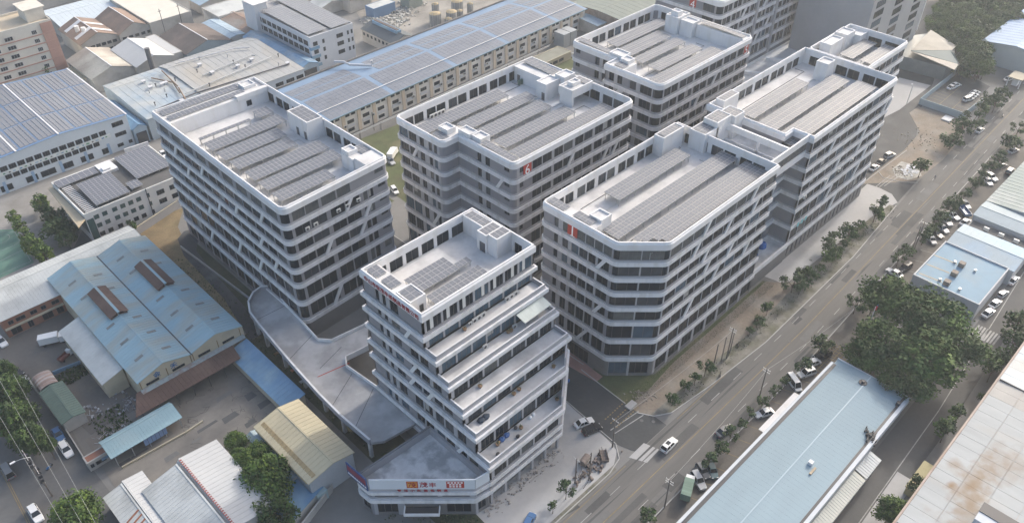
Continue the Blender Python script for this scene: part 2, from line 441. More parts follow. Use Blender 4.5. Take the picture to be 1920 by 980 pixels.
# ------------------------------------------------------------------ block marked 1
def sign(T, o, t, n, s0, w, z0, h, ch):
    b = MB(); b.obox(o, t, n, s0, s0 + w, 0.0, 0.12, z0, z0 + h); p = b.build('number_sign', redM, T.root)
    text('numeral', ch, o, t, n, s0 + w * 0.5, 0.125, z0 + h * 0.2, h * 0.84, whiteL, p, cx=True, thick=0.03, sq=0.95)
    if ch == '1':
        b = MB(); b.obox(o, t, n, s0 + w * .3, s0 + w * .75, .125, .16, z0 + h * .2, z0 + h * .23); b.build('numeral_foot', whiteL, p)
def text(name, s_, o, t, n, s0, d, z, size, m, parent, cx=False, thick=0.03, sq=1.0, up=(0, 0, 1), bold=0.0, spacing=1.0):
    "flat lettering as geometry: reads along t, faces n"
    cu = bpy.data.curves.new(name, 'FONT'); cu.body = s_; cu.size = size; cu.extrude = thick; cu.align_x = 'CENTER' if cx else 'LEFT'
    cu.offset = bold; cu.space_character = spacing; cu.resolution_u = 2
    tmp = bpy.data.objects.new(name, cu); COL.objects.link(tmp)
    dg = bpy.context.evaluated_depsgraph_get(); me = bpy.data.meshes.new_from_object(tmp.evaluated_get(dg), depsgraph=dg)
    bpy.data.objects.remove(tmp); bpy.data.curves.remove(cu)
    T_, U, N = Vector((t[0], t[1], 0)), Vector(up), Vector((n[0], n[1], 0))
    if up != (0, 0, 1): N = T_.cross(U)
    O = Vector((o[0], o[1], 0)) + T_ * s0 + N * d + Vector((0, 0, z))
    for v in me.vertices:
        c = v.co; v.co = O + T_ * (c.x * sq) + U * c.y + N * c.z
    me.materials.clear(); me.materials.append(m)
    return link(name, me, parent)
P1 = [(116.2, 70.6), (158.6, 70.6), (158.6, 99.4), (108.6, 99.4), (108.6, 78.2)]
R1 = [1.8, 0, 0, 1.1, 1.8]
T = Tower('factory_block', 'long white banded factory block with the red number 1 sign and a chamfered corner', (108.6, 70.6))
w1 = groups(1.2, 42.0, 4.05, 0.2)
e1 = {0: dict(win=w1, mat=1, slant=[(7, 12.5, 1), (7, 31.5, 1), (6, 9.5, 1), (6, 33, 1), (5, 14, 1), (5, 29, 1), (4, 15.5, 1), (4, 25, 1), (3, 20, 1), (3, 33, 1), (2, 10, 1), (6, 22, 1)]),
      4: dict(win=[(0.5, 5.2), (5.5, 10.2)], mat=1),
      3: dict(win=[(3.8, 5.0, 1), (6.3, 8.0, 2), (9.0, 11.0, 2), (11.3, 13.6, 2), (13.9, 15.9, 2), (16.5, 19.6, 2)], slant=[(7 - 1, 16.2, -1), (3, 16.2, -1), (1, 12.0, -1)],
              top=dict(win=[(3.8, 5.0, 1), (6.3, 8.0, 2), (10.5, 12.7, 2), (12.9, 15.2, 3), (15.4, 17.6, 3), (17.8, 20.0, 3)], gm=glassP)),
      2: dict(win=groups(3, 46, 7.8, 1.2, 2), mat=3), 1: dict(win=groups(3, 26, 7.8, 1.2, 2), mat=3)}
e1[0]['top'] = dict(win=groups(1.0, 42, 4.05, 0.2, 1, nm=4), gm=glassP)
e1[4]['top'] = dict(win=[(0.4, 5.2, 5), (5.4, 10.3, 5)], gm=glassP, rows=2)
g1 = {0: dict(win=[(a, b, 3, 0.9, 0.9) for a, b, c in groups(1.5, 42, 5.0, 0.9)]), 4: dict(win=[(0.8, 5.1, 3, 0.9, 0.6), (5.6, 10, 3, 0.9, 0.6)]), 3: dict(win=[(4, 7.5, 2, 0.1, 1.2), (10, 16, 4, 0.1, 1.2)])}
block(T, P1, R1, e1, {0: 'glass', 4: 'glass', 3: 0}, rear=(1, 2), ground=g1)
o, t, n, L = edge(P1, 3); sign(T, o, t, n, 7.75, 2.75, 33.7, 4.5, '1')
roofbox(T, 148.0, 96.0, 156.4, 98.9, DECK, 40.2, rim=0.3)
roofbox(T, 156.9, 90.0, 162.6, 94.6, DECK, 39.9, rim=0.3)
roofbox(T, 161.9, 90.0, 168.0, 94.2, DECK, 41.3, rim=0.3)
roofbox(T, 168.1, 88.9, 172.4, 93.5, DECK, 41.0, rim=0.3)
roofbox(T, 111.8, 85.2, 115.2, 88.6, DECK, 39.6, 'stair_hood', rim=0.3)
roofbox(T, 109.1, 84.9, 111.75, 98.8, DECK, 38.9, 'lean_to_roof', rim=0.0)
T.close()
for k, a in enumerate([(109.3, 93.8, 111.6, 98.6), (109.3, 86.2, 111.6, 91.2)]):
    solar_array(('small solar array on the ledge roof of block 1, at its rear corner', 'small solar array on the ledge roof of block 1, beside the stair hood')[k], *a, 39.0, 38.9, 'small roof arrays', post=False)
for k, a in enumerate([(149.0, 96.4, 155.6, 98.5), (157.6, 90.7, 161.8, 94.0), (162.6, 90.6, 167.4, 93.7), (168.7, 89.4, 171.9, 93.0)]):
    solar_array(('small solar array on the stair room by the long left edge of block 1', 'small solar array on the lower projecting room at the link behind block 1', 'small solar array on the tallest room at the link behind block 1', 'small solar array on the far room at the link behind block 1')[k], *a, (39.95, 39.65, 41.0, 40.7)[k], 39, 'small roof arrays', post=False)
GA = 'solar arrays on the white blocks'
zs = 36.5
solar_array('shortest solar row on block 1, nearest its long left edge', 123.9, 89.9, 151.4, 94.5, zs, DECK, GA)
solar_array('middle long solar row on block 1', 112.4, 80.9, 161.4, 85.7, zs, DECK, GA, tilt=0.04)
solar_array('long solar row on block 1 along its road side, cut at the chamfer', 113.4, 73.0, 160.9, 78.9, zs, DECK, GA, skip=lambda i, j, nx, ny: i + j * 1.6 < 5.0)
# ------------------------------------------------------------------ block 2 and the link between
P2 = [(176.3, 71.3), (222.3, 71.3), (222.3, 99.6), (172.4, 99.6), (172.4, 77.0), (176.3, 77.0)]
R2 = [0, 0.6, 0, 0, 0, 0]
T = Tower('factory_block', 'white banded factory block behind block 1, with three long solar rows and no number sign', (176.3, 71.3))
w2 = groups(1.0, 45.2, 4.0, 0.22)
e2 = {0: dict(win=w2, mat=1, slant=[(6, 11, 1), (6, 27, 1), (6, 41, 1), (5, 31, 1), (4, 18, 1), (4, 30, 1), (3, 14, 1), (3, 36, 1), (2, 17, 1), (7 - 1, 44.0, 1), (2, 33, 1), (1, 22, 1)]),
      1: dict(win=groups(2, 26, 8, 1.2, 2), mat=3), 2: dict(win=groups(3, 44, 7.8, 1.2, 2), mat=3)}
e2[0]['top'] = dict(win=groups(1.0, 45.2, 4.0, 0.2, 1, nm=4))
g2 = {0: dict(win=[(a, a + 0.8, 1, 0.8, 1.0) for a in [1.5 + 2.4 * i for i in range(18)]])}
block(T, P2, R2, e2, {}, rear=(1, 2), ground=g2)
roofbox(T, 175.0, 96.5, 182.0, 99.2, DECK, 40.0, rim=0.3)
roofbox(T, 214.0, 88.0, 218.2, 91.6, DECK, 40.3, 'stair_hood', rim=0.3)
# link: recessed balconies, top beam and podium
LM = MB()
for z in LV[2:8]: LM.box(158.6, 76.2, z, 176.28, 77.4, z + 1.3, 0)
LM.box(158.62, 72.4, 33.1, 176.28, 72.8, 34.9, 0); LM.box(158.62, 72.4, 37.4, 176.28, 72.8, TOP, 0)
LM.box(158.62, 72.8, 33.2, 176.0, 99.0, DECK - 0.02, 1)
LM.box(166.6, 72.85, 37.6, 167.2, 90.0, TOP, 0); LM.box(166.6, 80.5, DECK, 167.2, 81.1, 37.6, 0)
LM.box(166.6, 72.85, DECK, 166.9, 90.0, DECK + 0.5, 0)
LM.box(158.62, 70.7, 5.1, 176.28, 71.2, 6.6, 0); LM.box(158.62, 71.2, 5.0, 176.28, 78.0, 5.6, 1)
LM.box(158.62, 71.1, 0, 176.28, 71.5, 5.1, 2)
LM.box(158.7, 77.45, 5.6, 176.2, 98.8, 33.1, 3)
LM.build('link_bridge', [white, concw, base, core], T.root)
for z0, z1 in zip([34.9], [37.4]):
    for a in range(8): window(T.root, (158.7, 72.55), (1, 0), (0, -1), a * 2.18 + 0.1, a * 2.18 + 2.1, z0 + .01, z1 - .01, 2, gm=glassP)
for k in range(1, 7):
    z0 = LV[k] + 1.31 if k > 1 else 5.7; z1 = LV[k + 1]
    for a in range(4): window(T.root, (158.7, 77.5), (1, 0), (0, -1), a * 4.3 + 0.2, a * 4.3 + 4.2, z0, z1 - .02, 3, inset=-0.1)
T.slant.obox((158.6, 76.2), (1, 0), (0, -1), 10.5, 11.4, 0.02, .3, LV[4] + 1.2, LV[5], 0, 2.0)
T.close()
solar_array('shortest solar row on the unnumbered block behind block 1, beside its left edge', 178.2, 89.0, 207.0, 93.2, zs, DECK, GA, False)
solar_array('middle solar row on the unnumbered block behind block 1', 172.6, 81.7, 216.4, 87.0, zs, DECK, GA, False)
solar_array('solar row on the unnumbered block behind block 1 along its road side', 172.9, 74.4, 218.2, 80.2, zs, DECK, GA, False)
solar_array('small solar array on a stair room at the left edge of the second long block', 175.6, 96.9, 181.5, 98.9, 39.75, 39, 'small roof arrays', False, post=False)
# ------------------------------------------------------------------ block 3
P3 = [(222.7, 80.0), (248.2, 80.0), (248.2, 98.6), (222.7, 98.6)]
T = Tower('factory_block', 'short white banded block at the far end of the row, with two solar rows', (222.7, 80.0), pane=False)
e3 = {0: dict(win=groups(0.8, 25, 4.0, 0.35), mat=1, slant=[(6, 15, 1), (5, 8, 1), (5, 20, 1), (4, 14, 1)]), 1: dict(win=groups(2, 17, 5, 1.0), mat=3), 2: dict(win=groups(2, 24, 8, 1.0, 2), mat=3)}
block(T, P3, [0, 0.6, 0.6, 1.2], e3, {}, rear=(1, 2))
roofbox(T, 237.5, 94.2, 242.8, 98.2, DECK, 40.0, rim=0.3); roofbox(T, 243.0, 92.3, 247.7, 97.0, DECK, 38.7, rim=0.2); roofbox(T, 226.0, 93.5, 233.5, 97.0, DECK, 40.6, rim=0.3)
T.close()
solar_array('rear solar row on the short far block', 230.5, 88.0, 246.2, 92.4, zs, DECK, GA, False)
solar_array('front solar row on the short far block', 230.8, 81.8, 247.0, 86.0, zs, DECK, GA, False)
# ------------------------------------------------------------------ block marked 6
P6 = [(115.1, 114.8), (160.2, 114.8), (160.2, 152.4), (109.9, 152.4), (109.9, 134.2), (115.1, 134.2)]
R6 = [1.2, 1.5, 0, 1.3, 1.3, 0]
T = Tower('factory_block', 'white banded factory block with the red number 6 sign beside its grey notched corner', (109.9, 114.8))
w6 = [w for w in groups(6.6, 44.0, 7.55, 0.9, 2, 0.25, 2)]
e6 = {0: dict(win=[(0.3 + 1.8, 3.4, 2, 0.9, 0.2)] + w6, mat=0, slant=[(6, 19, 1), (5, 33, 1), (4, 20, 1), (5, 37, 1), (3, 30, 1)]),
      5: dict(win=[(6.9, 8.3, 2), (9.7, 11.3, 2), (16.2, 18.0, 2, 1.4, 0.0)], slant=[(6, 13.5, -1)]),
      3: dict(win=[(1.4, 4.6, 3), (5.0, 8.0, 3), (9.3, 11.0, 2), (12.8, 14.1, 1), (14.8, 16.0, 1)], mat=1, slant=[(6, 6.0, -1), (2, 12.5, -1)]),
      1: dict(win=groups(3, 35, 8, 1.1, 2), mat=3), 2: dict(win=groups(3, 48, 7.6, 1.1, 2), mat=3)}
g6 = {0: dict(win=[(a, b, 3, 0.9, 0.9) for a, b, c in groups(2.5, 43, 5.0, 0.9)]), 3: dict(win=groups(1.5, 16, 3.6, .8))}
block(T, P6, R6, e6, {0: 0, 4: 0, 3: 'glass', 1: 'glass'}, vis0=1, rear=(1, 2), ground=g6)
o, t, n, L = edge(P6, 0); sign(T, o, t, n, 3.3, 2.7, 33.4, 4.6, '6')
roofbox(T, 110.3, 134.6, 117.8, 139.0, DECK, 38.9, 'lean_to_roof'); roofbox(T, 113.2, 136.0, 116.0, 139.4, 38.9, 40.3, 'stair_hood', rim=0.25); roofbox(T, 115.5, 130.5, 118.3, 134.6, DECK, 40.4, rim=0.25)
roofbox(T, 115.6, 115.4, 118.2, 130.4, DECK, 38.9, 'lean_to_roof'); roofbox(T, 116.2, 127.2, 119.4, 130.5, 38.0, 40.1, 'vent_housing', rim=0.3)
roofbox(T, 152.5, 138.6, 159.7, 151.9, DECK, 39.0, 'lean_to_roof'); roofbox(T, 149.4, 136.6, 155.0, 140.2, DECK, 39.6, rim=0.3); roofbox(T, 155.1, 135.0, 159.6, 138.5, DECK, 40.3, rim=0.3)
r_ = roofbox(T, 151.2, 128.6, 159.7, 133.6, 37.6, 40.0, 'canopy_roof', rim=0.3); roofbox(T, 151.6, 128.9, 152.4, 133.4, DECK, 37.6, 'canopy_wall'); roofbox(T, 153.5, 130.4, 156.6, 132.6, 39.6, 40.7, 'skylight_hood', rim=0.3)
for q in ((149.4, 137.0, '-x'), (152.5, 149.5, '-x')): door(T, None, q[0], q[1], DECK, 1.1, 2.2, q[2])
T.close()
zs6 = 36.3
for k, a in enumerate([(112.3, 143.7, 142.4, 148.4), (121.6, 137.6, 147.2, 142.0), (122.5, 131.2, 146.1, 136.0), (122.0, 124.5, 148.3, 129.0), (121.3, 118.7, 157.0, 122.7)]):
    solar_array(('solar row on block 6 beside its long rear window screen', 'second solar row from the rear on block 6', 'middle solar row of the five on block 6', 'fourth solar row from the rear on block 6', 'long front solar row on block 6, nearest the number sign')[k], *a, zs6, DECK, GA)
solar_array('narrow solar strip on the ledge roof above the notch wall of block 6', 115.7, 115.8, 117.9, 126.8, 39.0, 38.9, 'small roof arrays', post=False)
solar_array('small solar array on the rounded corner roof of block 6', 110.6, 134.9, 112.9, 139.0, 39.0, 38.9, 'small roof arrays', post=False)
solar_array('narrow solar strip on the far ledge roof of block 6', 155.5, 140.5, 159.0, 151.5, 39.1, 39.0, 'small roof arrays', False, post=False)
solar_array('small solar array on the canopy roof at the far end of block 6', 157.0, 129.0, 159.3, 133.2, 39.75, 39, 'small roof arrays', False, post=False)
# ------------------------------------------------------------------ block marked 5
P5 = [(172.0, 114.9), (218.4, 114.9), (218.4, 151.6), (177.0, 151.6), (177.0, 134.4), (172.0, 134.4)]
T = Tower('factory_block', 'white banded factory block with the red number 5 sign near its far corner', (172.0, 114.9), pane=False)
e5 = {0: dict(win=groups(2.2, 45.5, 7.4, 0.9, 2, 0.25), mat=1, slant=[(6, 26, 1), (5, 18, 1), (4, 30, 1), (4, 24, 1), (3, 12, 1)]),
      5: dict(win=[(1.6, 3.4, 2), (4.6, 6.4, 2), (9.2, 11.4, 2), (12.8, 16.8, 3), (17.2, 18.6, 2)], slant=[(6, 3.5, -1), (6, 4.5, 1)]),
      3: dict(win=[(1.6, 3.4, 2, 1.3, 0), (9.3, 11.0, 2), (12.2, 14.0, 2)], slant=[(6, 14.3, -1)]), 1: dict(win=groups(3, 34, 8, 1, 2), mat=3), 2: dict(win=groups(3, 40, 7.6, 1.1, 2), mat=3)}
block(T, P5, [1.8, 1.5, 1.5, 1.5, 1.5, 0], e5, {0: 'glass', 1: 0, 3: 0, 5: 0, 4: 0}, vis0=3, rear=(1, 2))
o, t, n, L = edge(P5, 0); sign(T, o, t, n, 42.4, 2.3, 33.6, 4.4, '5')
roofbox(T, 177.4, 135.0, 180.6, 151.0, DECK, 38.9, 'lean_to_roof'); roofbox(T, 177.5, 132.6, 181.2, 137.6, DECK, 40.0, rim=0.3); roofbox(T, 172.5, 128.4, 178.8, 133.9, DECK, 38.8, 'lean_to_roof'); roofbox(T, 176.4, 129.6, 179.4, 132.6, 38.8, 39.9, 'stair_hood', rim=0.3)
roofbox(T, 211.5, 137.8, 217.9, 142.6, DECK, 40.2, rim=0.3); roofbox(T, 213.0, 139.0, 215.5, 141.8, 39.8, 41.4, 'stair_hood', rim=0.3); roofbox(T, 212.6, 133.0, 216.5, 137.6, DECK, 39.6, rim=0.3); roofbox(T, 214.6, 115.4, 217.9, 132.8, DECK, 38.9, 'lean_to_roof')
T.close()
for k, a in enumerate([(188.2, 142.9, 215.0, 147.4), (186.4, 136.0, 206.4, 141.6), (184.4, 130.4, 206.1, 134.4), (183.8, 123.8, 205.6, 128.2), (177.4, 118.0, 208.6, 122.7)]):
    solar_array(('solar row on the block numbered five beside its rear window screen', 'second solar row from the rear on the block numbered five', 'middle solar row of the five on the block numbered five', 'fourth solar row from the rear on the block numbered five', 'front solar row on the block numbered five')[k], *a, zs6, DECK, GA, False)
solar_array('small solar array on the corner roof of the block numbered five', 173.2, 129.0, 176.0, 132.4, 38.9, 38.8, 'small roof arrays', False, post=False)
solar_array('narrow solar strip on the far ledge roof of the block numbered five', 215.1, 116.5, 217.4, 132.0, 39.0, 38.9, 'small roof arrays', False, post=False)
solar_array('narrow solar strip on the near ledge roof of the block numbered five', 177.9, 138.0, 180.2, 150.5, 39.0, 38.9, 'small roof arrays', False, post=False)
# ------------------------------------------------------------------ block at the left (unnumbered, long west front)
P7 = [(66.4, 137.2), (96.2, 138.6), (96.2, 197.8), (66.9, 198.9)]
R7 = [1.5, 1.2, 0.4, 0.5]
T = Tower('factory_block', 'white banded block at the left, its long front facing the blue sheds', (66.4, 137.2), dgrey, mgrey)
w7 = groups(1.2, 59.0, 4.15, 0.3, 1, nm=2)
e7 = {3: dict(win=w7, mat=1, slant=[(6, 50, -1), (6, 22, -1), (5, 13, -1), (5, 37, -1), (4, 27, -1), (4, 47, -1), (3, 52, -1), (3, 20, -1), (2, 33, -1), (2, 43, -1), (6, 8, -1), (1, 16, -1)]),
      0: dict(win=[(2.3, 6.4, 2), (6.7, 11.0, 2), (12.2, 16.2, 2), (16.5, 20.6, 2), (21.8, 23.0, 1), (23.4, 24.8, 1), (26.4, 28.6, 2, 1.6, 0.0)], mat=1, slant=[(6, 15.8, 1), (4, 8.7, 1), (4, 19.0, 1), (1, 8.5, 1), (5, 21, 1)]),
      1: dict(win=groups(3, 56, 7.8, 1.2, 2), mat=3), 2: dict(win=groups(3, 27, 7.8, 1.2, 2), mat=3)}
e7[3]['top'] = dict(win=groups(2.5, 59.0, 6.2, 1.6, 1, nm=5), gm=glassP)
e7[0]['top'] = dict(win=[(2.3, 5.6, 4), (5.8, 9.4, 4), (10.2, 14.2, 3), (14.6, 18.4, 3), (25.8, 28.4, 2, 1.3, 0)], gm=glassP)
g7 = {3: dict(win=[(a, b, 2, 0.8, 0.8) for a, b, c in groups(2, 58, 4.2, 0.5)])}
block(T, P7, R7, e7, {0: 'glass', 1: 0, 3: 'glass'}, rear=(1, 2), ground=g7)
roofbox(T, 67.4, 190.4, 95.6, 198.3, DECK, 38.6, 'plant_room'); roofbox(T, 86.4, 190.0, 95.6, 191.4, 38.0, 39.3, 'plant_room_beam'); roofbox(T, 90.6, 193.6, 94.2, 197.0, 38.6, 39.5, 'skylight_hood', rim=0.3)
roofbox(T, 91.0, 164.0, 95.7, 173.0, DECK, 40.1, rim=0.3); roofbox(T, 90.4, 139.2, 95.7, 143.6, DECK, 39.0, 'lean_to_roof'); roofbox(T, 90.0, 143.6, 95.7, 148.4, DECK, 38.6, 'lean_to_roof'); roofbox(T, 90.2, 145.6, 93.0, 148.4, 38.6, 39.7, 'stair_hood', rim=0.3)
window(T.root, (67.4, 190.4), (1, 0), (0, -1), 21.5, 23.0, 35.6, 37.2, 2, inset=-0.05); door(T, None, 91.0, 168.5, DECK, 1.1, 2.2, '-x'); door(T, None, 91.0, 165.0, DECK, 1.1, 2.2, '-x')
T.close()
NB = ['rear solar strip on the plant roof of the left block', 'front solar strip on the plant roof of the left block', 'single narrow solar strip on the left block beside the plant room wall', 'small square solar array on the left block near its plant room door',
      'first full solar row on the left block counting from the plant room', 'second full solar row on the left block counting from the plant room', 'third full solar row on the left block counting from the plant room', 'fourth full solar row on the left block counting from the plant room', 'fifth full solar row on the left block counting from the plant room', 'last solar row on the left block, at its rounded corner']
for k, a in enumerate([(68.2, 195.2, 90.2, 198.0), (68.4, 191.6, 90.0, 194.0), (70.5, 181.4, 85.0, 182.6), (87.4, 181.0, 91.6, 185.1), (70.0, 174.5, 91.4, 179.2), (70.0, 168.2, 87.4, 173.0), (70.2, 162.3, 86.7, 166.9), (70.3, 155.4, 91.3, 160.2), (70.2, 149.6, 91.2, 154.0), (70.0, 143.6, 84.7, 147.8)]):
    solar_array(NB[k], *a, 38.75 if k < 2 else 36.3, 38.6 if k < 2 else DECK, GA, post=k > 1)
solar_array('small solar array on the corner roof of the left block, beside the hooded skylight', 93.2, 143.9, 95.5, 147.6, 38.7, 38.6, 'small roof arrays', post=False)
solar_array('solar array on the stair room along the right edge of the left block', 91.5, 164.6, 95.3, 172.4, 39.75, 39, 'small roof arrays', post=False)
# ------------------------------------------------------------------ terraced block with the red company name, its podium and the raised driveway
TX0, TX1, TYR = 65.2, 94.6, 106.8
Z8 = [0.0, 4.4, 6.9, 11.7, 17.1, 21.2, 25.7, 30.3, 34.2, 38.9]
Y8 = [71.3, 71.3, 71.3, 74.9, 78.3, 82.05, 85.2, 88.5, 88.5]       # front of the storey above each level
def poly8(f):
    if f < 78.3: return [(TX0, f), (85.7 + (f - 71.3) * 8.9 / 7, f), (TX1, 78.3), (TX1, TYR), (TX0, TYR)]
    return [(TX0, f), (TX1, f), (TX1, TYR), (TX0, TYR)]
T = Tower('terraced_building', 'white building stepping back in terraces, with the red company name along its roof edge', (TX0, 71.3), dgrey, lgrey)
shut = M('window_shutter', (0.62, 0.62, 0.6), 0.6, 0.05)
for k in range(len(Z8) - 1):
    f = Y8[k]; P = poly8(f); n = len(P); R = [0] * n; last = n - 1
    z0 = Z8[k] + (1.0 + 0.5 if k else 0); z1 = Z8[k + 1]
    if k: T.band(poly8(Y8[k - 1]), [0] * len(poly8(Y8[k - 1])), Z8[k], 0.95, 0.6 if k > 2 else 0.35, 0.3)
    W_ = P[1][0] - P[0][0]; Lx = TYR - f
    wx = [(4.1, 5.2, 1), (6.2, 7.3, 1), (8.5, 11.0, 2)]
    if k < 7: wx += [(a, a + 2.5, 2) for a in (13.6, 16.5, 19.9, 22.8, 26.4, 29.6) if a + 3 < Lx]
    wf = groups(1.2, W_ - 1.0, 3.75, 0.45, 1, nm=3)
    sl_ = {7: [(12.4, -1)], 5: [(13, -1)], 4: [(17.8, -1), (12.2, -1)], 3: [], 2: [(25.4, -1)], 6: []}.get(k, [])
    ed = {0: dict(win=wf, mat=1, fm=frameM, gm=glassB if k in (6, 7) else None), last: dict(win=wx, mat=0, slant=sl_),
          last - 1: dict(win=groups(3, 27, 4, 0.8), mat=3) if k == 8 else {}, last - 2: dict(win=[(3, 5.2), (10, 13)], mat=3) if k == 8 else {}}
    if k == 0:
        ed = {last: dict(mat=2), 0: dict(mat=2)}; P0 = [(P[0][0], P[0][1] + 1.6)] + [(P[1][0] - 1.2, P[1][1] + 1.6)] + P[2:]
        T.storey(P0, R, 0, z1, ed)
        for a in range(6): T.wall.box(TX0 + 0.4 + a * 3.9, f + 0.3, 0, TX0 + 0.95 + a * 3.9, f + 0.85, z1, 1)
    elif k == 1:
        ed = {0: dict(win=[(a, b, 3, 0.0, 0.4) for a, b, c in groups(1.5, W_ - .5, 6.5, 0.7)], mat=1), last: dict(mat=0, win=[(6, 9), (12, 16)])}
        T.storey(P, R, z0, z1, ed)
    else:
        if k == 8: ed[0]['win'] = groups(0.9, W_ - .6, 3.9, 0.5, 1, nm=4); ed[0]['top'] = 1
        T.storey(P, R, z0, z1, ed, fill=k < 8)
        if k == 8:      # pale shutter leaves in the top windows
            for a, b, c in ed[0]['win']:
                j = random.choice([1, 2]) ; w = (b - a) / 4
                sb = MB(); sb.obox((TX0, f), (1, 0), (0, -1), a + j * w + .05, a + (j + 1) * w - .05, -0.2, -0.14, z0 + .1, z1 - .1); sb.build('shutter', shut, T.root)
    # terrace in front of this storey
    g = Y8[k - 1] if k else f
    if k and g < f - 1:
        Q = poly8(g); zt = Z8[k] + 1.0
        tb = MB(); xr = Q[1][0]
        back = [(min(TX1 - .3, 85.7 + (f - 71.3) * 8.9 / 7 - .3) if g < 78.3 else TX1 - .3, f + .05), (TX0 + .3, f + .05)]
        if g < 78.3 < f: back = [(TX1 - .3, f + .05), (TX0 + .3, f + .05)]; mid = [(TX1 - .3, 78.4)]
        else: mid = []
        tb.prism([(TX0 + .3, g + .3), (xr - .35, g + .3)] + mid + back, zt - 0.3, zt, 0); tb.build('terrace_floor', concw if k < 6 else concrete, T.root)
        pb = MB(); hp = Z8[k] + 2.0
        pb.box(TX0, g, Z8[k] + .9, xr, g + .28, hp, 0, 1); pb.box(TX0, g + .28, Z8[k] + .9, TX0 + .28, f, hp, 0, 1)
        if g >= 78.3: pb.box(xr - .28, g + .28, Z8[k] + .9, xr, f, hp, 0, 1)
        else:
            e2_ = (min(TX1, 85.7 + (f - 71.3) * 8.9 / 7), min(f, 78.3)); d = Vector((e2_[0] - xr, e2_[1] - g)); L = d.length; d.normalize()
            pb.obox((xr, g), (d.x, d.y), (d.y, -d.x), 0.2, L, -0.3, -0.0, Z8[k] + .9, hp + (2.2 if k < 5 else 0), 0)
        pb.build('terrace_parapet', [lgrey, white], T.root)
P = poly8(88.5); T.parapet(P, [0] * 4, 38.9, 40.8, 0.3)
b = MB(); b.sweep(rounded(P, [0] * 4), [(-TH - .06, 36.0), (-TH - .003, 36.0), (-TH - .003, 36.2), (-TH - .06, 36.2)]); b.build('screen_lining', white, T.root)
T.deck(inset(P, [0] * 4, TH), 36.3)
T.wall.box(TX0 + .5, 89.0, 34.0, TX1 - .5, 106.3, 35.9, 4)
roofbox(T, 65.7, 96.6, 68.9, 106.3, 36.3, 40.3, 'lean_to_roof'); roofbox(T, 65.7, 92.3, 69.4, 96.6, 36.3, 40.85, rim=0.25)
roofbox(T, 91.4, 100.0, 94.2, 106.3, 36.3, 40.7, rim=0.25); roofbox(T, 89.6, 97.2, 94.2, 100.0, 36.3, 40.9, rim=0.25); roofbox(T, 90.0, 94.5, 94.2, 97.2, 36.3, 41.2, 'stair_tower', rim=0.25)
door(T, None, 89.6, 97.6, 36.3, 1.6, 2.4, '-x'); window(T.root, (69.4, 92.3), (-1, 0), (0, -1), 0.8, 1.7, 37.3, 39.0, 1, inset=-.05)
T.close()
for i, ch in enumerate('中山市佰茂丰纸制品有限公司'):
    text('sign_letter', ch, (TX0, TYR), (0, -1), (-1, 0), 1.3 + i * 1.27, 0.305, 39.25, 1.25, redL, T.root, thick=0.06, bold=0.02)
zt = 37.6
solar_array('larger solar array on the roof of the terraced building, in the sun', 71.0, 96.2, 81.3, 101.2, zt, 36.3, GA)
solar_array('short two panel deep solar strip on the roof of the terraced building', 81.4, 96.4, 84.8, 98.1, zt, 36.3, GA)
solar_array('solar array along the front parapet of the terraced building', 71.0, 91.5, 84.6, 94.5, zt, 36.3, GA)
for k, a in enumerate([(66.0, 102.8, 68.4, 106.0), (66.0, 98.2, 68.4, 101.5), (66.2, 92.8, 68.8, 96.1), (91.7, 100.6, 93.9, 106.0), (89.9, 97.5, 93.9, 99.7), (90.3, 94.8, 93.9, 96.9)]):
    solar_array(('rearmost solar patch on the ledge roof behind the red company name', 'middle solar patch on the ledge roof behind the red company name', 'front solar patch on the raised room behind the red company name', 'long solar patch on the rear stair roof of the terraced building', 'middle solar patch on the stair roof of the terraced building', 'front solar patch on the highest stair roof of the terraced building')[k], *a, (40.4, 40.4, 40.6, 40.45, 40.65, 40.95)[k], 40, 'small roof arrays', post=False)
# podium with the shop signs
PD = [(47.4, 86.3), (61.8, 72.0), (65.0, 71.5), (65.1, 89.2), (47.2, 90.0)]
T = Tower('podium_building', 'low wedge shaped podium with shop signs on its chamfered front', (47.4, 72.0), dgrey, lgrey)
Ro = [0.8, 0.3, 0, 0, 0.8]
LW_ = hypot(61.8 - 47.4, 86.3 - 72.0)
T.storey(PD, Ro, 0, 4.4, {0: dict(mat=2, win=[(1.0, 5.0, 3, 0.8, 0.8), (6.4, 12.9, 4, 0.1, 1.8), (14.6, 19.4, 3, 0.8, 0.8)]), 1: dict(mat=2, win=[(0.6, 2.4, 2, .9, .9)]), 2: dict(mat=2), 3: dict(mat=2), 4: dict(mat=2, win=[(0.7, 3.0, 2, .8, .8)])})
T.band(PD, Ro, 4.4, 0.95, 0.55, 0.5)
T.storey(PD, Ro, 5.85, 6.9, {0: dict(mat=1, win=[(0.8, 5.4, 2), (6.3, 13.0, 2), (13.9, 19.2, 2)], gm=core), 1: dict(mat=1, win=[(0.4, 2.5, 1)]), 2: dict(mat=1), 3: dict(mat=1), 4: dict(mat=1)})
T.band(PD, Ro, 6.9, 0.85, 0.45, 1.6)
b = MB(); b.prism([(x + .2 if x < 60 else x - .1, y - .1 if y > 85 else y + .2) for x, y in PD], 6.9, 7.5, 0); b.build('roof_deck', M('podium_roof_concrete', (.66, .66, .66), .9, .14, .15, 1.4, dirt=(.25, .255, .265), dirtamt=.6, dirtscale=.3), T.root)
b = MB(); o, t, n, L = edge(PD, 3); b.obox(o, t, n, 0.0, L, -0.3, 0.05, 7.5, 9.6, 0); b.build('rear_parapet', M('dark_parapet', (0.17, 0.175, 0.19), .8, .1), T.root)
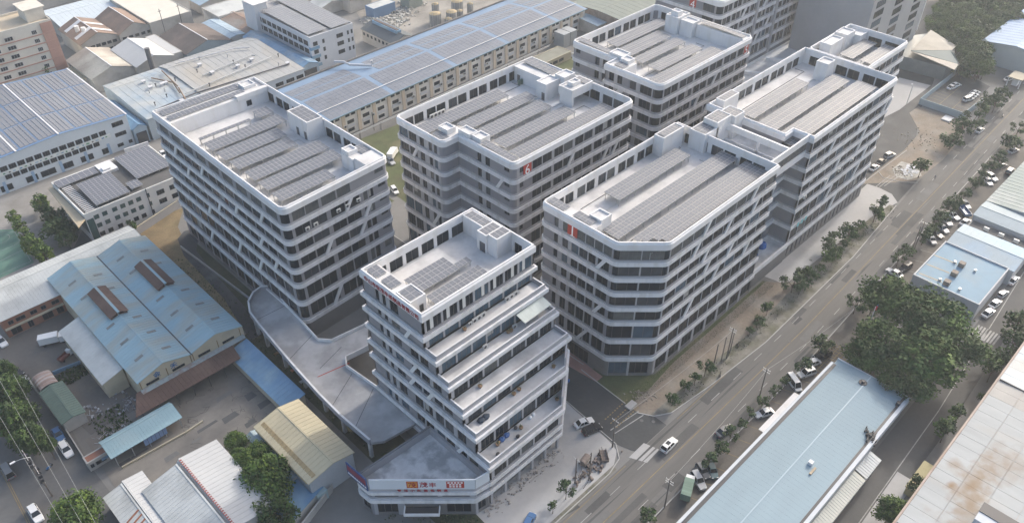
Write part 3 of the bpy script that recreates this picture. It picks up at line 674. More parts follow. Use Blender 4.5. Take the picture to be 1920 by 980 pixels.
b = MB(); o, t, n, L = edge(PD, 0); b.obox(o, t, n, 6.6, 13.2, 0.5, 2.3, 3.0, 3.15, 1); b.obox(o, t, n, 6.6, 13.2, 2.3, 2.5, 3.0, 3.75, 0)
b.obox(o, t, n, 6.4, 6.6, 0.5, 2.5, 3.0, 3.75, 0); b.obox(o, t, n, 13.2, 13.4, 0.5, 2.5, 3.0, 3.75, 0); b.build('entrance_canopy', [white, darkm], T.root)
T.close()
signm = M('pale_sign_sheet', (0.58, 0.62, 0.66), 0.5, 0.04)
sg = thing('shop_sign', 'pale long sign board with a red and yellow emblem on the podium front', 'sign', (47.4, 86.3, 8.6))
b = MB(); b.obox(o, t, n, 0.2, L + 0.1, 0.1, 0.35, 8.75, 11.6, 0); b.build('sign_board', signm, sg)
o1, t1, n1, L1 = edge(PD, 1); b = MB(); b.obox(o1, t1, n1, 0.0, 3.2, 0.1, 0.35, 8.75, 11.6, 0); b.build('sign_return', signm, sg)
b = MB(); b.obox(o, t, n, 7.3, 9.5, 0.35, 0.4, 9.2, 11.2, 0); em = b.build('emblem_panel', redM, sg)
b = MB(); b.obox(o, t, n, 7.5, 9.3, 0.4, 0.42, 9.35, 11.05, 0); b.build('emblem_field', M('amber_print', (0.62, 0.27, 0.04), .5, .15, 1.5), em)
text('emblem_figure', '茂', o, t, n, 8.4, 0.425, 9.5, 1.7, redL, em, True, 0.01, bold=0.02)
text('sign_letter', '茂', o, t, n, 9.75, 0.36, 9.55, 1.65, redL, sg, bold=0.03); text('sign_letter', '丰', o, t, n, 11.5, 0.36, 9.55, 1.5, redL, sg, bold=0.03)
b = MB(); b.obox(o, t, n, 14.9, 18.3, 0.35, 0.4, 9.2, 11.2, 0); rp = b.build('red_panel', redM, sg)
for r in range(3):
    for q in range(5 if r == 0 else 4):
        b = MB(); s0 = 15.15 + q * 0.62 + (0.3 if r else 0); z = 10.65 - r * 0.6; b.obox(o, t, n, s0, s0 + 0.42, .4, .42, z, z + .36, 0); b.build('printed_mark', whiteL, rp)
for i, ch in enumerate('专注小批量包装盒'): text('slogan_letter', ch, o, t, n, 5.3 + i * 1.28, 0.2, 7.86, 0.85, redL, sg, bold=0.015)
o4, t4, n4, L4 = edge(PD, 4)
bs = thing('banner_board', 'dark blue banner board with a red stripe at the rear corner of the podium', 'banner', (47.2, 90.0, 8.5))
b = MB(); b.obox(o4, t4, n4, -2.4, L4 - 0.1, 0.2, 0.4, 8.0, 11.7, 0); b.build('board', M('banner_blue', (0.03, 0.075, 0.2), .5, .05), bs)
b = MB(); b.obox(o4, t4, n4, -2.2, L4 - 0.3, 0.4, 0.43, 9.5, 11.1, 0); b.build('red_stripe', M('banner_red', (0.22, 0.03, 0.06), .5, .2, 1.2), bs)
for q in range(9):
    b = MB(); b.obox(o4, t4, n4, -2.1 + q * .62, -1.65 + q * .62, 0.4, 0.43, 8.5, 8.95, 0); b.build('printed_mark', whiteL, bs)
# awning and the things left on the terraces
aw = thing('awning', 'pale sloping sheet awning over the right end of the second terrace', 'awning', (87, 84, 30))
b = MB(); b.face([(85.6, 84.6, 30.0), (86.0, 82.4, 28.9), (93.9, 82.6, 28.9), (93.5, 84.8, 30.0)]); b.face([(85.6, 84.6, 29.93), (93.5, 84.8, 29.93), (93.9, 82.6, 28.83), (86.0, 82.4, 28.83)])
b.build('sheet', M('translucent_sheet', (0.5, 0.54, 0.5), 0.6, 0.15, 0.4, 2, (1, 0.3, 1)), aw)
b = MB(); [b.bar((x, 82.6, 26.7), (x, 82.6, 28.8), .04) for x in (86.3, 89.9, 93.5)]; b.build('post', steel, aw)
acm = M('ac_casing', (0.6, 0.6, 0.58), .5, .08)
def ac_proto():
    r = thing('air_conditioner', 'white outdoor air conditioner', 'air conditioner', (0, 0, 0), 'air conditioners outside the buildings')
    b = MB(); b.box(-.45, -.16, .06, .45, .16, .72); b.box(-.4, -.12, 0, -.3, .12, .06); b.box(.3, -.12, 0, .4, .12, .06); b.build('casing', acm, r)
    b = MB(); b.tube([(-.1, -.16, .39), (-.1, -.19, .39)], .27, 12); b.build('fan_grille', darkm, r); return r
AC0 = ac_proto(); AC0.location = (76.2, 87.9, 31.3); AC0['label'] = 'leftmost air conditioner on the top terrace of the terraced building'
def ac(x, y, z, label, rz=0, sc=1.0): return dup(AC0, (x, y, z), rz, label, scale=sc)
for i, x in enumerate((77.4, 78.6, 79.8)): ac(x, 87.9, 31.3, ORD[i + 1] + ' air conditioner from the left on the top terrace of the terraced building', 0, 1.3)
for i, x in enumerate((86.4, 87.6, 88.9)): ac(x, 87.9, 31.3, ('pair of stacked looking air conditioners at the right on the top terrace', 'middle air conditioner of the right three on the top terrace', 'rightmost air conditioner on the top terrace of the terraced building')[i], 0, 1.3)
for i, x in enumerate((77.0, 85.2)): ac(x, 84.6, 26.7, ('single air conditioner on the second terrace, left part', 'single air conditioner on the second terrace, right part')[i], 0, 1.3)
for i, x in enumerate((118.4, 119.7, 121.0, 122.3)):  ac(x + 2.6, 151.4, DECK, ORD[i] + ' cabinet unit from the left at the rear window screen of the roof numbered six', 0, 1.5)
def pot(x, y, z, label, r=0.35, h=0.5, m=None):
    t_ = thing('plant_pot', label, 'plant pot', (x, y, z), 'pots and tubs on the terraces'); b = MB(); b.cyl(x, y, z, z + h, r * .75, 10, 0, r); b.build('pot', m or M('clay_pot', (.32, .2, .12), .8, .1), t_)
    b = MB()
    for _ in range(26):
        a, c = random.uniform(0, 6.3), random.uniform(0, r * 1.3); q = Vector((x + cos(a) * c, y + sin(a) * c, z + h + random.uniform(0, .45))); d = .16
        b.face([q + Vector((random.uniform(-d, d), random.uniform(-d, d), random.uniform(-d, d))) for _ in range(3)])
    b.build('leaves', M('pot_leaf', (.07, .11, .04), .7, .2), t_)
for i, (x, y, z) in enumerate([(83.3, 84.5, 26.7), (84.0, 84.4, 26.7), (74.5, 87.6, 31.3), (72.0, 80.9, 22.2), (77.9, 77.5, 18.1), (79.5, 77.6, 18.1), (69.8, 73.9, 12.7), (76.0, 73.6, 12.7), (86.6, 73.6, 12.7), (89.0, 77.0, 18.1)]):
    pot(x, y, z, ('ochre planter beside the second terrace window', 'smaller planter right of the ochre planter on the second terrace', 'lone planter on the top terrace', 'lone planter on the third terrace', 'left planter on the fourth terrace', 'right planter of the pair on the fourth terrace', 'planter at the left end of the lowest terrace', 'planter near the middle of the lowest terrace', 'planter at the right end of the lowest terrace', 'planter at the right end of the fourth terrace')[i], .45)
tarpB = M('blue_tarpaulin', (0.05, 0.12, 0.3), .6, .15)
def sack(x, y, z, label, m, w=.7, h=.5, cat='sack', name='sack', group=None, rz=0):
    b = MB(); n = 8; R = [(.8, 0), (1, .3), (.9, .7), (.5, 1.0)]
    for k in range(3):
        for j in range(n):
            P_ = lambda kk, jj: (cos(2 * pi * jj / n) * R[kk][0] * w * (1 + .15 * sin(jj * 2.4 + kk)), sin(2 * pi * jj / n) * R[kk][0] * w * .8, R[kk][1] * h)
            b.face([P_(k, j), P_(k, j + 1), P_(k + 1, j + 1), P_(k + 1, j)])
    b.face([P_(3, j) for j in range(n)]); me = b.mesh(name, m); o = link(name, me, None, (x, y, z), rz); return tag(o, label, cat, group)
for i, (x, y, m) in enumerate([(71.2, 74.2, tarpB), (72.6, 74.3, tarpB), (70.2, 74.1, M('tan_sack', (.35, .25, .13), .9, .1)), (75.2, 74.3, darkm), (79.2, 74.1, whiteL), (80.2, 74.2, whiteL), (74.0, 72.5, darkm), (68.2, 72.2, darkm)]):
    sack(x, y, 12.7, ('left blue bundle on the lowest terrace', 'right blue bundle on the lowest terrace', 'tan sack beside the blue bundles', 'black tub right of the blue bundles on the lowest terrace', 'left white sack on the lowest terrace', 'right white sack on the lowest terrace', 'black tub by the parapet of the lowest terrace', 'black tub at the left corner of the lowest terrace')[i], m, .8 if i < 2 else .45, .7, 'bundle', 'storage_bundle', 'bundles on the terraces')
for i, x in enumerate((68.6, 69.9)): sack(x, 77.2, 18.1, ('left dark tyre like bundle on the fourth terrace corner', 'right dark bundle on the fourth terrace corner')[i], M('dark_blue_bundle', (.03, .045, .07), .7, .1), .9, .6, 'bundle', 'storage_bundle', 'bundles on the terraces')
# raised driveway
rz_ = 6.0
outer = [(505, 541), (490, 543), (476, 553), (467, 570), (470, 590), (487, 612), (520, 652), (556, 694), (600, 743), (640, 783), (694, 829), (720, 826)]
inner = [(785, 790), (745, 757), (714, 733), (650, 688), (649, 672), (690, 652), (690, 609), (622, 641), (597, 639), (567, 606), (527, 563), (510, 545)]
def poly_wall(b, pts, z0, z1, th, mi=0, closed=False):
    n = len(pts)
    for i in range(n if closed else n - 1):
        p, q = Vector(pts[i]), Vector(pts[(i + 1) % n]); d = q - p; L = d.length
        if L < .05: continue
        d.normalize(); b.obox(p, (d.x, d.y), (d.y, -d.x), -th * .3, L + th * .3, -th / 2 + 0.002 * i, th / 2 + 0.002 * i, z0, z1, mi)
OUT = [at2(*p, rz_) for p in outer]; INN = [at2(*p, rz_) for p in inner]
rp_ = thing('raised_driveway', 'raised concrete driveway curving between the left block and the podium', 'ramp', (*OUT[6], 0))
b = MB(); b.prism(OUT[::1] + INN, rz_ - 0.7, rz_, 0); b.build('deck', M('driveway_concrete', (0.43, 0.43, 0.435), .85, .12, .08, .9, dirt=(.29, .29, .295), dirtamt=.7, dirtscale=.2), rp_)
for p, q in [((480, 600), (560, 560)), ((540, 676), (585, 628)), ((620, 765), (660, 700)), ((665, 803), (700, 728)), ((640, 650), (600, 690))]:
    b = MB(); poly_wall(b, [at2(*p, rz_), at2(*q, rz_)], rz_ + .003, rz_ + .008, .12); b.build('expansion_joint', darkm, rp_)
b = MB(); poly_wall(b, OUT[:11], rz_ - .7, rz_ + 1.0, .3, 0); poly_wall(b, OUT[:11], rz_ + 1.001, rz_ + 1.1, .42, 1); b.build('outer_parapet', [M('driveway_fascia', (.3, .3, .33), .8, .08), white], rp_)
b = MB(); poly_wall(b, INN[1:6], rz_ - .7, rz_ + .9, .25, 0); b.build('inner_parapet', white, rp_); b = MB(); poly_wall(b, INN[6:11], rz_ - .7, rz_ + .9, .25, 0); b.build('inner_parapet', white, rp_)
for i, p in enumerate(OUT[3:11]):
    b = MB(); q = Vector(p) * 1.0; q += (Vector((66, 120)) - q).normalized() * 1.2; b.box(q.x - .35, q.y - .35, 0, q.x + .35, q.y + .35, rz_ - .7); b.build('column', concw, rp_)
b = MB(); a_, c_ = at2(596, 706, rz_), at2(655, 680, rz_); poly_wall(b, [a_, c_], rz_ + .004, rz_ + .02, .25); b.build('red_line', M('red_line_paint', (.4, .08, .06), .7, .1), rp_)
# ------------------------------------------------------------------ ground, roads, pavements
gm_ = M('yard_concrete', (0.19, 0.187, 0.18), 0.9, 0.12, 0.05, 0.6, dirt=(0.125, 0.122, 0.115), dirtamt=0.5, dirtscale=0.04)
gb = MB(); gb.face([(-2500, -2500, 0), (4000, -2500, 0), (4000, 4000, 0), (-2500, 4000, 0)]); kind(gb.build('ground', gm_), 'structure')
road = M('road_asphalt', (0.14, 0.136, 0.129), 0.88, 0.2, 0.1, 1.6, (0.12, 1, 1), dirt=(0.108, 0.105, 0.1), dirtamt=0.5, dirtscale=0.2, bump=.15)
asph = M('fresh_asphalt', (0.065, 0.067, 0.069), 0.8, 0.16, 0.12, 1.4, dirt=(0.12, 0.12, 0.12), dirtamt=0.3)
lroad = M('worn_asphalt', (0.13, 0.129, 0.126), 0.88, 0.14, 0.07, 1.2, dirt=(0.115, 0.113, 0.11), dirtamt=0.5, dirtscale=0.08)
pave = M('pale_paving', (0.39, 0.386, 0.38), 0.85, 0.08, 0.08, 1.0, dirt=(0.3, 0.3, 0.295), dirtamt=0.25, dirtscale=0.09)
dirtm = M('bare_earth', (0.23, 0.19, 0.15), 0.95, 0.2, 0.2, 1.6, dirt=(0.24, 0.22, 0.19), dirtamt=0.6, dirtscale=0.15)
verge = M('dusty_verge', (0.2, 0.19, 0.165), 0.95, 0.25, 0.3, 1.8, dirt=(0.1, 0.1, 0.06), dirtamt=0.6, dirtscale=0.25)
grassm = M('mown_grass', (0.085, 0.1, 0.045), 0.95, 0.25, 0.2, 2.2, dirt=(0.15, 0.135, 0.08), dirtamt=0.5, dirtscale=0.15)
grassd = M('dry_grass', (0.2, 0.155, 0.09), 0.95, 0.25, 0.25, 2.0, dirt=(0.1, 0.1, 0.05), dirtamt=0.3, dirtscale=0.12)
park = M('parking_ground', (0.125, 0.117, 0.107), 0.9, 0.15, 0.2, 1.5, dirt=(0.14, 0.13, 0.115), dirtamt=0.5)
yardm = M('warm_yard_concrete', (0.2, 0.185, 0.165), 0.9, 0.14, 0.07, 0.9, dirt=(0.12, 0.112, 0.105), dirtamt=0.55, dirtscale=0.08, bump=.1)
markw = M('white_road_paint', (0.31, 0.31, 0.3), .7, .25, .6, 3)
marky = M('yellow_road_paint', (0.24, 0.18, 0.09), .7, .25, .5, 3)
brickp = M('red_paving', (0.3, 0.17, 0.15), .9, .15, .4, 2)
kerbm = M('kerb_stone', (0.38, 0.375, 0.36), .8, .12)
PXP = lambda *p: [at2(*q) for q in p]
rl = [(-260, 59.0), (60, 59.0), (160, 58.4), (225, 60.6), (262, 63.3), (330, 66.0), (900, 92.0)]
rr = [(900, 78.0), (330, 53.6), (275, 51.8), (222, 50.0), (143, 47.0), (60, 46.9), (-260, 46.9)]
flat('main_road', rl + rr, 0.03, road)
flat('road', PXP((-60, 640), (0, 655), (75, 900), (115, 980), (150, 1080), (20, 1500), (-400, 1300), (-200, 560))[:0] or [(-12, -100), (4.0, -100), (4.4, 150), (8.5, 186), (13, 260), (-3, 260), (-8, 180)], 0.03, lroad)
flat('road_apron', [(4.0, 60), (12, 60), (13.0, 104), (12.4, 138), (16, 175), (13, 200), (9, 200), (8.5, 186), (4.4, 150)], 0.04, lroad)
flat('cross_lane', [(96.5, 58.9), (107.0, 58.9), (107.8, 110), (107.8, 262), (98.6, 262), (97.6, 110), (96.9, 84), (94.8, 64)], 0.05, asph)
flat('lane', [(-250, 13.6), (150, 14.6), (240, 18.5), (330, 24), (330, 31), (240, 23.6), (150, 23.2), (-250, 22.8)], 0.03, M('lane_asphalt', (0.1, 0.099, 0.096), .88, .12, .08, 1.2, dirt=(.11, .108, .104), dirtamt=.5, dirtscale=.07))
flat('front_pavement', [(20, 60.3), (90.5, 60.3), (93.8, 62.2), (94.6, 65.3), (96.6, 82), (96.6, 90), (60, 74), (20, 90)], 0.06, pave)
flat('front_pavement', PXP((1433, 518), (1472, 533), (1560, 466), (1640, 402), (1683, 380), (1672, 364), (1648, 352), (1626, 345)), 0.06, pave)
flat('grass_strip', PXP((1090, 692), (1121, 716), (1180, 763), (1196, 762), (1222, 729), (1266, 682), (1354, 605), (1437, 531), (1430, 526), (1226, 703), (1135, 690)), 0.06, grassm)
flat('earth_path', PXP((1180, 762), (1196, 773), (1216, 780), (1250, 752), (1316, 694), (1404, 627), (1470, 557), (1500, 528), (1474, 530), (1436, 528), (1352, 602), (1263, 679), (1219, 727)), 0.07, dirtm)
flat('verge', PXP((1216, 779), (1262, 771), (1330, 722), (1435, 641), (1600, 481), (1680, 386), (1668, 384), (1590, 440), (1472, 554), (1405, 624), (1314, 692), (1246, 752)), 0.065, verge)
flat('verge', [(20, 59.2), (90, 59.2), (90, 60.3), (20, 60.3)], 0.05, verge)
flat('red_pavement', PXP((1062, 653), (1088, 675), (1130, 706), (1118, 716), (1064, 685)), 0.09, brickp)
flat('parking_strip', [(40, 40.5), (330, 43), (330, 52.2), (275, 51.6), (222, 49.8), (143, 46.8), (40, 46.7)], 0.04, park)
flat('far_asphalt', [(224, 61.2), (258, 63.4), (268, 74), (292, 82.4), (312, 87), (330, 92), (330, 104), (222, 104), (222.5, 72)], 0.04, asph)
flat('concrete_pad', [(284.2, 87.0), (311, 87.2), (309, 98.5), (262, 98.5), (262, 90)], 0.07, pave)
flat('earth_lot', PXP((1618, 345), (1636, 326), (1695, 282), (1725, 248), (1705, 212), (1722, 200), (1790, 222), (1815, 232), (1795, 268), (1768, 300), (1720, 338), (1680, 342)), 0.06, dirtm)
flat('rubble_patch', PXP((1672, 318), (1690, 303), (1722, 312), (1728, 330), (1702, 338), (1680, 332)), 0.09, M('broken_tiles', (.36, .35, .32), .9, .3, .8, 3))
flat('parking_lot', [(294, 69), (326, 71), (331, 84), (294, 83.6)], 0.07, asph)
flat('grass_strip', [(108, 170), (119, 170), (119, 205), (108, 230)], 0.06, grassm)
flat('grass_strip', [(120, 153.5), (168, 153.5), (168, 205), (124, 208)], 0.06, grassm)
flat('grass_strip', [(213, 186), (236, 192), (232, 206), (214, 204)], 0.065, grassm)
flat('dry_grass_patch', [(56.5, 213.6), (57, 198), (57, 150), (62, 150), (63, 192), (66, 204), (72, 212)], 0.06, grassd)
flat('loop_road', PXP((333, 448), (345, 434), (360, 430), (372, 448), (368, 470), (400, 510), (500, 620), (470, 640), (420, 560), (345, 480)), 0.08, asph)
flat('grass_strip', [(54.6, 60), (61, 60), (66, 135), (66, 196), (62.5, 196), (60, 150), (55.5, 150)], 0.06, M('dark_lawn', (0.045, 0.055, 0.03), .95, .25, .2, 2.0, dirt=(.09, .08, .05), dirtamt=.4))  # lawn in a darker green than the mown strips
flat('yard', [(12.5, 104), (55, 104), (55, 145.5), (14.5, 145.5)], 0.05, yardm)
flat('yard', [(16, 146), (29, 146), (30, 190), (10, 190)], 0.05, M('dark_yard', (.12, .115, .11), .9, .15, .1, 1.2, dirt=(.19, .16, .12), dirtamt=.3))
flat('back_street', [(4, 190), (20, 190), (28.5, 208), (40, 215), (60, 240), (108, 246), (108, 262), (30, 258), (0, 262)], 0.045, M('street_concrete', (.26, .25, .235), .9, .12, .07, 1.0, dirt=(.18, .17, .155), dirtamt=.5))
crt = flat('sports_court', PXP((-40, 432), (30, 430), (64, 492), (0, 522), (-60, 540)), 0.08, M('court_green', (.11, .2, .155), .8, .12, .2, 1.5))
b = MB(); c_ = at2(2, 448)
for R_ in (2.2, 6.0): poly_wall(b, [(c_[0] + R_ * cos(a * pi / 12), c_[1] + R_ * sin(a * pi / 12)) for a in range(24)], .085, .09, .12, 0, True)
poly_wall(b, PXP((-40, 437), (28, 435), (58, 490), (0, 515)), .085, .09, .12); poly_wall(b, PXP((0, 490), (48, 466)), .085, .09, .12)
kind(b.build('court_lines', markw), 'structure')
# kerbs
def kerb(pts, w=.22, h=.14): b = MB(); poly_wall(b, pts, 0.0, h, w); return kind(b.build('kerb', kerbm), 'structure')
kerb(PXP((1258, 774), (1330, 724), (1435, 642), (1600, 481), (1680, 386))); kerb(PXP((1196, 774), (1226, 780), (1258, 774))); kerb([(20, 59.5), (88, 59.5), (92.5, 60.5), (95, 63.5), (96.7, 82)]); kerb([(40, 46.6), (143, 46.6), (222, 49.7), (275, 51.5)])
kerb([(107.9, 230), (107.9, 84)]); kerb(PXP((1090, 693), (1121, 717), (1172, 756))); kerb([(98.3, 112), (98.3, 230)]); kerb(PXP((1645, 320), (1655, 333), (1690, 342), (1720, 343))); kerb(PXP((1618, 343), (1640, 327), (1700, 282)))
# road paint
def paint(name, segs, m, z=0.036, w=.14):
    z += .022
    for p, q in segs:
        b = MB(); poly_wall(b, [p, q], z - .004, z, w); kind(b.build(name, m), 'structure')
def yc(x): return 52.9 + max(0, x - 150) * 0.032
cl = [(x, yc(x)) for x in range(-250, 420, 45)]
paint('centre_line', list(zip(cl[:-1], cl[1:])), marky, w=.16)
dash = []
for x in range(-60, 330, 9):
    dash += [((x, yc(x) + 3.1), (x + 3.2, yc(x + 3.2) + 3.1)), ((x + 1.5, yc(x) - 3.0), (x + 4.7, yc(x + 4.7) - 3.0))]
paint('lane_dash', dash, markw, w=.15)
ek = [(x, yc(x) + 5.5) for x in list(range(-250, 95, 45)) + [92]]; paint('edge_line', list(zip(ek[:-1], ek[1:])), marky, w=.12)
ek = [(x, yc(x) + 5.4) for x in range(110, 160, 20)]; paint('edge_line', list(zip(ek[:-1], ek[1:])), marky, w=.12)
for dx in (0, .35): paint('centre_line', [((-2.6 + dx, -60), (-2.2 + dx, 130)), ((-2.2 + dx, 130), (-1.2 + dx, 152)), ((-1.2 + dx, 152), (2.5 + dx, 190))], marky, w=.16)
paint('edge_line', [((-100, 17.3), (113.7, 17.3)), ((113.7, 17.3), (153.5, 18.2)), ((153.5, 18.2), (218.8, 22.3)), ((218.8, 22.3), (300, 27.5))], markw, w=.2)
paint('crossing_stripe', [((183.8 + 0 * i, 17.6 + i * .72), (188.6, 17.6 + i * .72)) for i in range(8)], markw, w=.42)
hump = []
for r in range(3):
    for q in range(10): x = 98.6 + q * .85; hump.append(((x, 69.5 - r * 1.6 + q * .02), (x + .3, 69.5 - r * 1.6 + q * .02)))
paint('speed_bump_stud', hump, marky, .07, .3)
paint('lane_dash', [(at2(1640 + i * 9, 352 - i * 1.5), at2(1668 + i * 10, 330 - i * 0.5)) for i in range(3)], markw, .06, .2)
for i in range(9):
    x = 296 + i * 2.6; paint('bay_line', [((x, 78.6), (x, 83.2))], marky, .076, .13)
    if i < 8: paint('bay_line', [((x + 1, 69.6), (x + 1, 73.8))], marky, .076, .13)
paint('bay_line', [((295, 78.5), (318, 78.9)), ((295, 73.9), (318, 74.2))], marky, .076, .13)
for x in list(range(96, 142, 5)) + [152, 157] + list(range(180, 236, 6)): paint('bay_line', [((x, 41.6), (x - 1.5, 46.3))], marky if x < 150 else markw, .046, .12)
# hatched box at the lay-by and patches of new surface in the road
b = MB()
for i in range(13):
    poly_wall(b, [(143.5 + i * 1.1, 39.8), (143.5 + i * 1.1, 45.8)], .046, .05, .16); 
for i in range(7): poly_wall(b, [(143.5, 39.8 + i), (157, 39.8 + i)], .047, .051, .16)
kind(b.build('hatched_box_lines', marky), 'structure')
for px in [(1179, 857, 1207, 830, 1236, 842, 1213, 867), (1040, 952, 1075, 938, 1088, 950, 1055, 968), (1482, 603, 1496, 591, 1505, 598, 1491, 609), (1668, 408, 1690, 402, 1697, 414, 1675, 418)]:
    flat('road_patch', PXP(*zip(px[::2], px[1::2])), 0.046 if px[0] == 1179 else 0.034, pave if px[0] == 1179 else asph)
flat('road_patch', [(97.5, 55), (108, 55), (108, 58.6), (97.5, 58.6)][:0] or PXP((1200, 790), (1225, 800), (1205, 838), (1178, 838)), 0.033, lroad)
flat('concrete_strip', PXP((1778, 868), (1715, 848), (1652, 930), (1700, 950))[:0] or [(113.5, 17.9 - 4.2), (131, 17.9 - 4.4), (131, 17.4), (113.5, 16.9)], 0.05, pave)
mh = M('manhole_iron', (.12, .12, .12), .6, .1)
for i, (x, y) in enumerate([(1203, 788), (1225, 790), (1105, 920), (1480, 640), (1545, 395), (1610, 360), (1520, 488), (1270, 505)]):
    g = at2(x, y); b = MB(); b.cyl(*g, 0.0, .075, .42, 12); tag(b.build('manhole_cover', mh), ('left manhole cover of the pair on the pale road patch', 'right manhole cover of the pair on the pale road patch', 'manhole cover near the kerb below the podium', 'manhole cover in the road beside the trees', 'manhole cover on the pale pavement near the far trees', 'manhole cover at the far end of the pale pavement', 'manhole cover halfway along the pale pavement', 'manhole cover hidden behind the chamfered block')[i], 'manhole cover', 'manhole covers')

b = MB(); p = at2(1183, 760); b.box(p[0] - 1.3, p[1] - .8, .06, p[0] + 1.3, p[1] + .8, .4); tag(b.build('concrete_block', pave), 'pale concrete block at the corner of the cross lane and the grass', 'concrete block')
paint('stop_line', [(at2(1145, 806), at2(1197, 771)), (at2(1153, 812), at2(1206, 778))], markw, .06, .22)
tones = [M('road_patch_dark', (.085, .085, .0845), .9, .15, .2, 2), M('road_patch_pale', (.145, .144, .14), .9, .12, .2, 2), M('road_patch_mid', (.1, .0995, .098), .9, .15, .2, 2)]
R6_ = random.Random(9)
for i in range(46):
    x = R6_.uniform(60, 320); y0 = yc(x) + R6_.choice([-5.2, -2.4, .4, 2.9]); w, h = R6_.uniform(3, 16), R6_.uniform(1.2, 2.6); s_ = .032 if x > 150 else 0
    flat('road_patch', [(x, y0), (x + w, y0 + w * s_), (x + w, y0 + h + w * s_), (x, y0 + h)], .0345, tones[i % 3])
for i in range(30):     # long worn wheel paths
    x = R6_.uniform(-20, 300); y0 = yc(x) + R6_.choice([-4.6, -3.4, -1.8, -.8, .9, 1.9, 3.6, 4.6]); w = R6_.uniform(12, 40); s_ = .032 if x > 150 else 0
    flat('wheel_path', [(x, y0), (x + w * .5, y0 - .1 + w * .5 * s_), (x + w, y0 + w * s_), (x + w * .5, y0 + .45 + w * .5 * s_)], .0347, tones[i % 2])
for i in range(22):
    x, y0 = R6_.uniform(14, 50), R6_.uniform(121, 139); w, h = R6_.uniform(1, 5), R6_.uniform(.6, 2.2)
    flat('yard_patch', [(x, y0), (x + w, y0 + .2), (x + w - .3, y0 + h), (x + .2, y0 + h)], .056, tones[i % 3])
crk = MB()
for i in range(26):
    x, y0 = R6_.uniform(30, 50), R6_.uniform(122, 140); pts = [(x, y0)]
    for k in range(5): pts.append((pts[-1][0] + R6_.uniform(-1.4, 1.4), pts[-1][1] + R6_.uniform(-1.2, 1.2)))
    poly_wall(crk, pts, .062, .066, .06)
kind(crk.build('yard_crack', M('crack_dark', (.05, .048, .045), .9, 0)), 'stuff')
# ------------------------------------------------------------------ sheds, offices and halls
def gable(name, label, x0, x1, y0, y1, ze, zr, axis, wallm, roofm, cat='building', ridge=None, over=.35, rib=1.2, group=None, z0=0.0, ribm=None, th=.12):
    r = thing(name, label, cat, (x0, y0, 0), group)
    rd = (x0 + x1) / 2 if axis == 'y' else (y0 + y1) / 2
    if ridge is not None: rd = ridge
    f = lambda a, c, z: (c, a, z) if axis == 'y' else (a, c, z)      # a along the ridge, c across
    a0, a1, c0, c1 = (y0, y1, x0, x1) if axis == 'y' else (x0, x1, y0, y1)
    b = MB()
    P = [(c0, z0), (c1, z0), (c1, ze), (rd, zr), (c0, ze)]
    if rd <= c0: P = [(c0, z0), (c1, z0), (c1, ze), (c0, zr)]
    if rd >= c1: P = [(c0, z0), (c1, z0), (c1, zr), (c0, ze)]
    n = len(P); k = len(b.v)
    b.v += [f(a0, c, z) for c, z in P] + [f(a1, c, z) for c, z in P]
    b.f += [tuple(range(n)), tuple(range(n, 2 * n))[::-1]] + [(i, (i + 1) % n, n + (i + 1) % n, n + i) for i in range(n)]; b.m += [0] * (n + 2)
    b.build('wall', wallm, r)
    slopes = []
    if rd > c0 + .01: slopes.append((c0 - over, ze - over * (zr - ze) / (rd - c0), rd, zr))
    if rd < c1 - .01: slopes.append((c1 + over, ze - over * (zr - ze) / (c1 - rd), rd, zr))
    for cc, zz, cr, zc in slopes:
        b = MB(); A0, A1 = a0 - over * .6, a1 + over * .6
        b.hexa([f(A0, cc, zz + .01), f(A1, cc, zz + .01), f(A1, cr, zc + .01), f(A0, cr, zc + .01), f(A0, cc, zz + th), f(A1, cc, zz + th), f(A1, cr, zc + th), f(A0, cr, zc + th)])
        b.build('roof_slope', roofm, r)
        if rib:
            b = MB(); m_ = int((A1 - A0) / rib)
            for i in range(m_ + 1):
                a = A0 + .03 + (A1 - A0 - .1) * i / m_; w = .05
                b.hexa([f(a, cc, zz + th - .01), f(a + w, cc, zz + th - .01), f(a + w, cr, zc + th - .01), f(a, cr, zc + th - .01), f(a, cc, zz + th + .05), f(a + w, cc, zz + th + .05), f(a + w, cr, zc + th + .05), f(a, cr, zc + th + .05)])
            kind(b.build('roof_seam', ribm or roofm, r), 'stuff')
    b = MB(); b.box(*f(a0 - .2, rd - .18, zr + th - .02), *f(a1 + .2, rd + .18, zr + th + .06)); b.build('ridge_cap', ribm or roofm, r)
    return r
def box_building(name, label, x0, x1, y0, y1, h, wallm, roofm, parapet=.5, cat='building', z0=0):
    r = thing(name, label, cat, (x0, y0, z0)); b = MB(); b.box(x0, y0, z0, x1, y1, h); b.build('wall', wallm, r)
    b = MB(); e = .25
    if parapet:
        for a in ((x0 - .05, y0 - .05, x1 + .05, y0 + e), (x0 - .05, y1 - e, x1 + .05, y1 + .05), (x0 - .05, y0 + e, x0 + e, y1 - e), (x1 - e, y0 + e, x1 + .05, y1 - e)): b.box(a[0], a[1], h - .3, a[2], a[3], h + parapet)
        b.build('parapet', wallm, r)
    b = MB(); b.box(x0 + e, y0 + e, h - .05, x1 - e, y1 - e, h + .04); b.build('roof', roofm, r)
    return r
def wrow(r, face, x0, y0, x1, y1, spans, z0, z1, nm=2, gm=None, fm=None, rows=1, inset=-.03, pane=True):
    "row of windows on an axis aligned wall"
    o, t, n = {'-y': ((x0, y0), (1, 0), (0, -1)), '-x': ((x0, y1), (0, -1), (-1, 0)), '+x': ((x1, y0), (0, 1), (1, 0))}[face]
    for a, b in spans: window(r, o, t, n, a, b, z0, z1, nm, rows, fm or frameM, gm or glass, pane, inset)
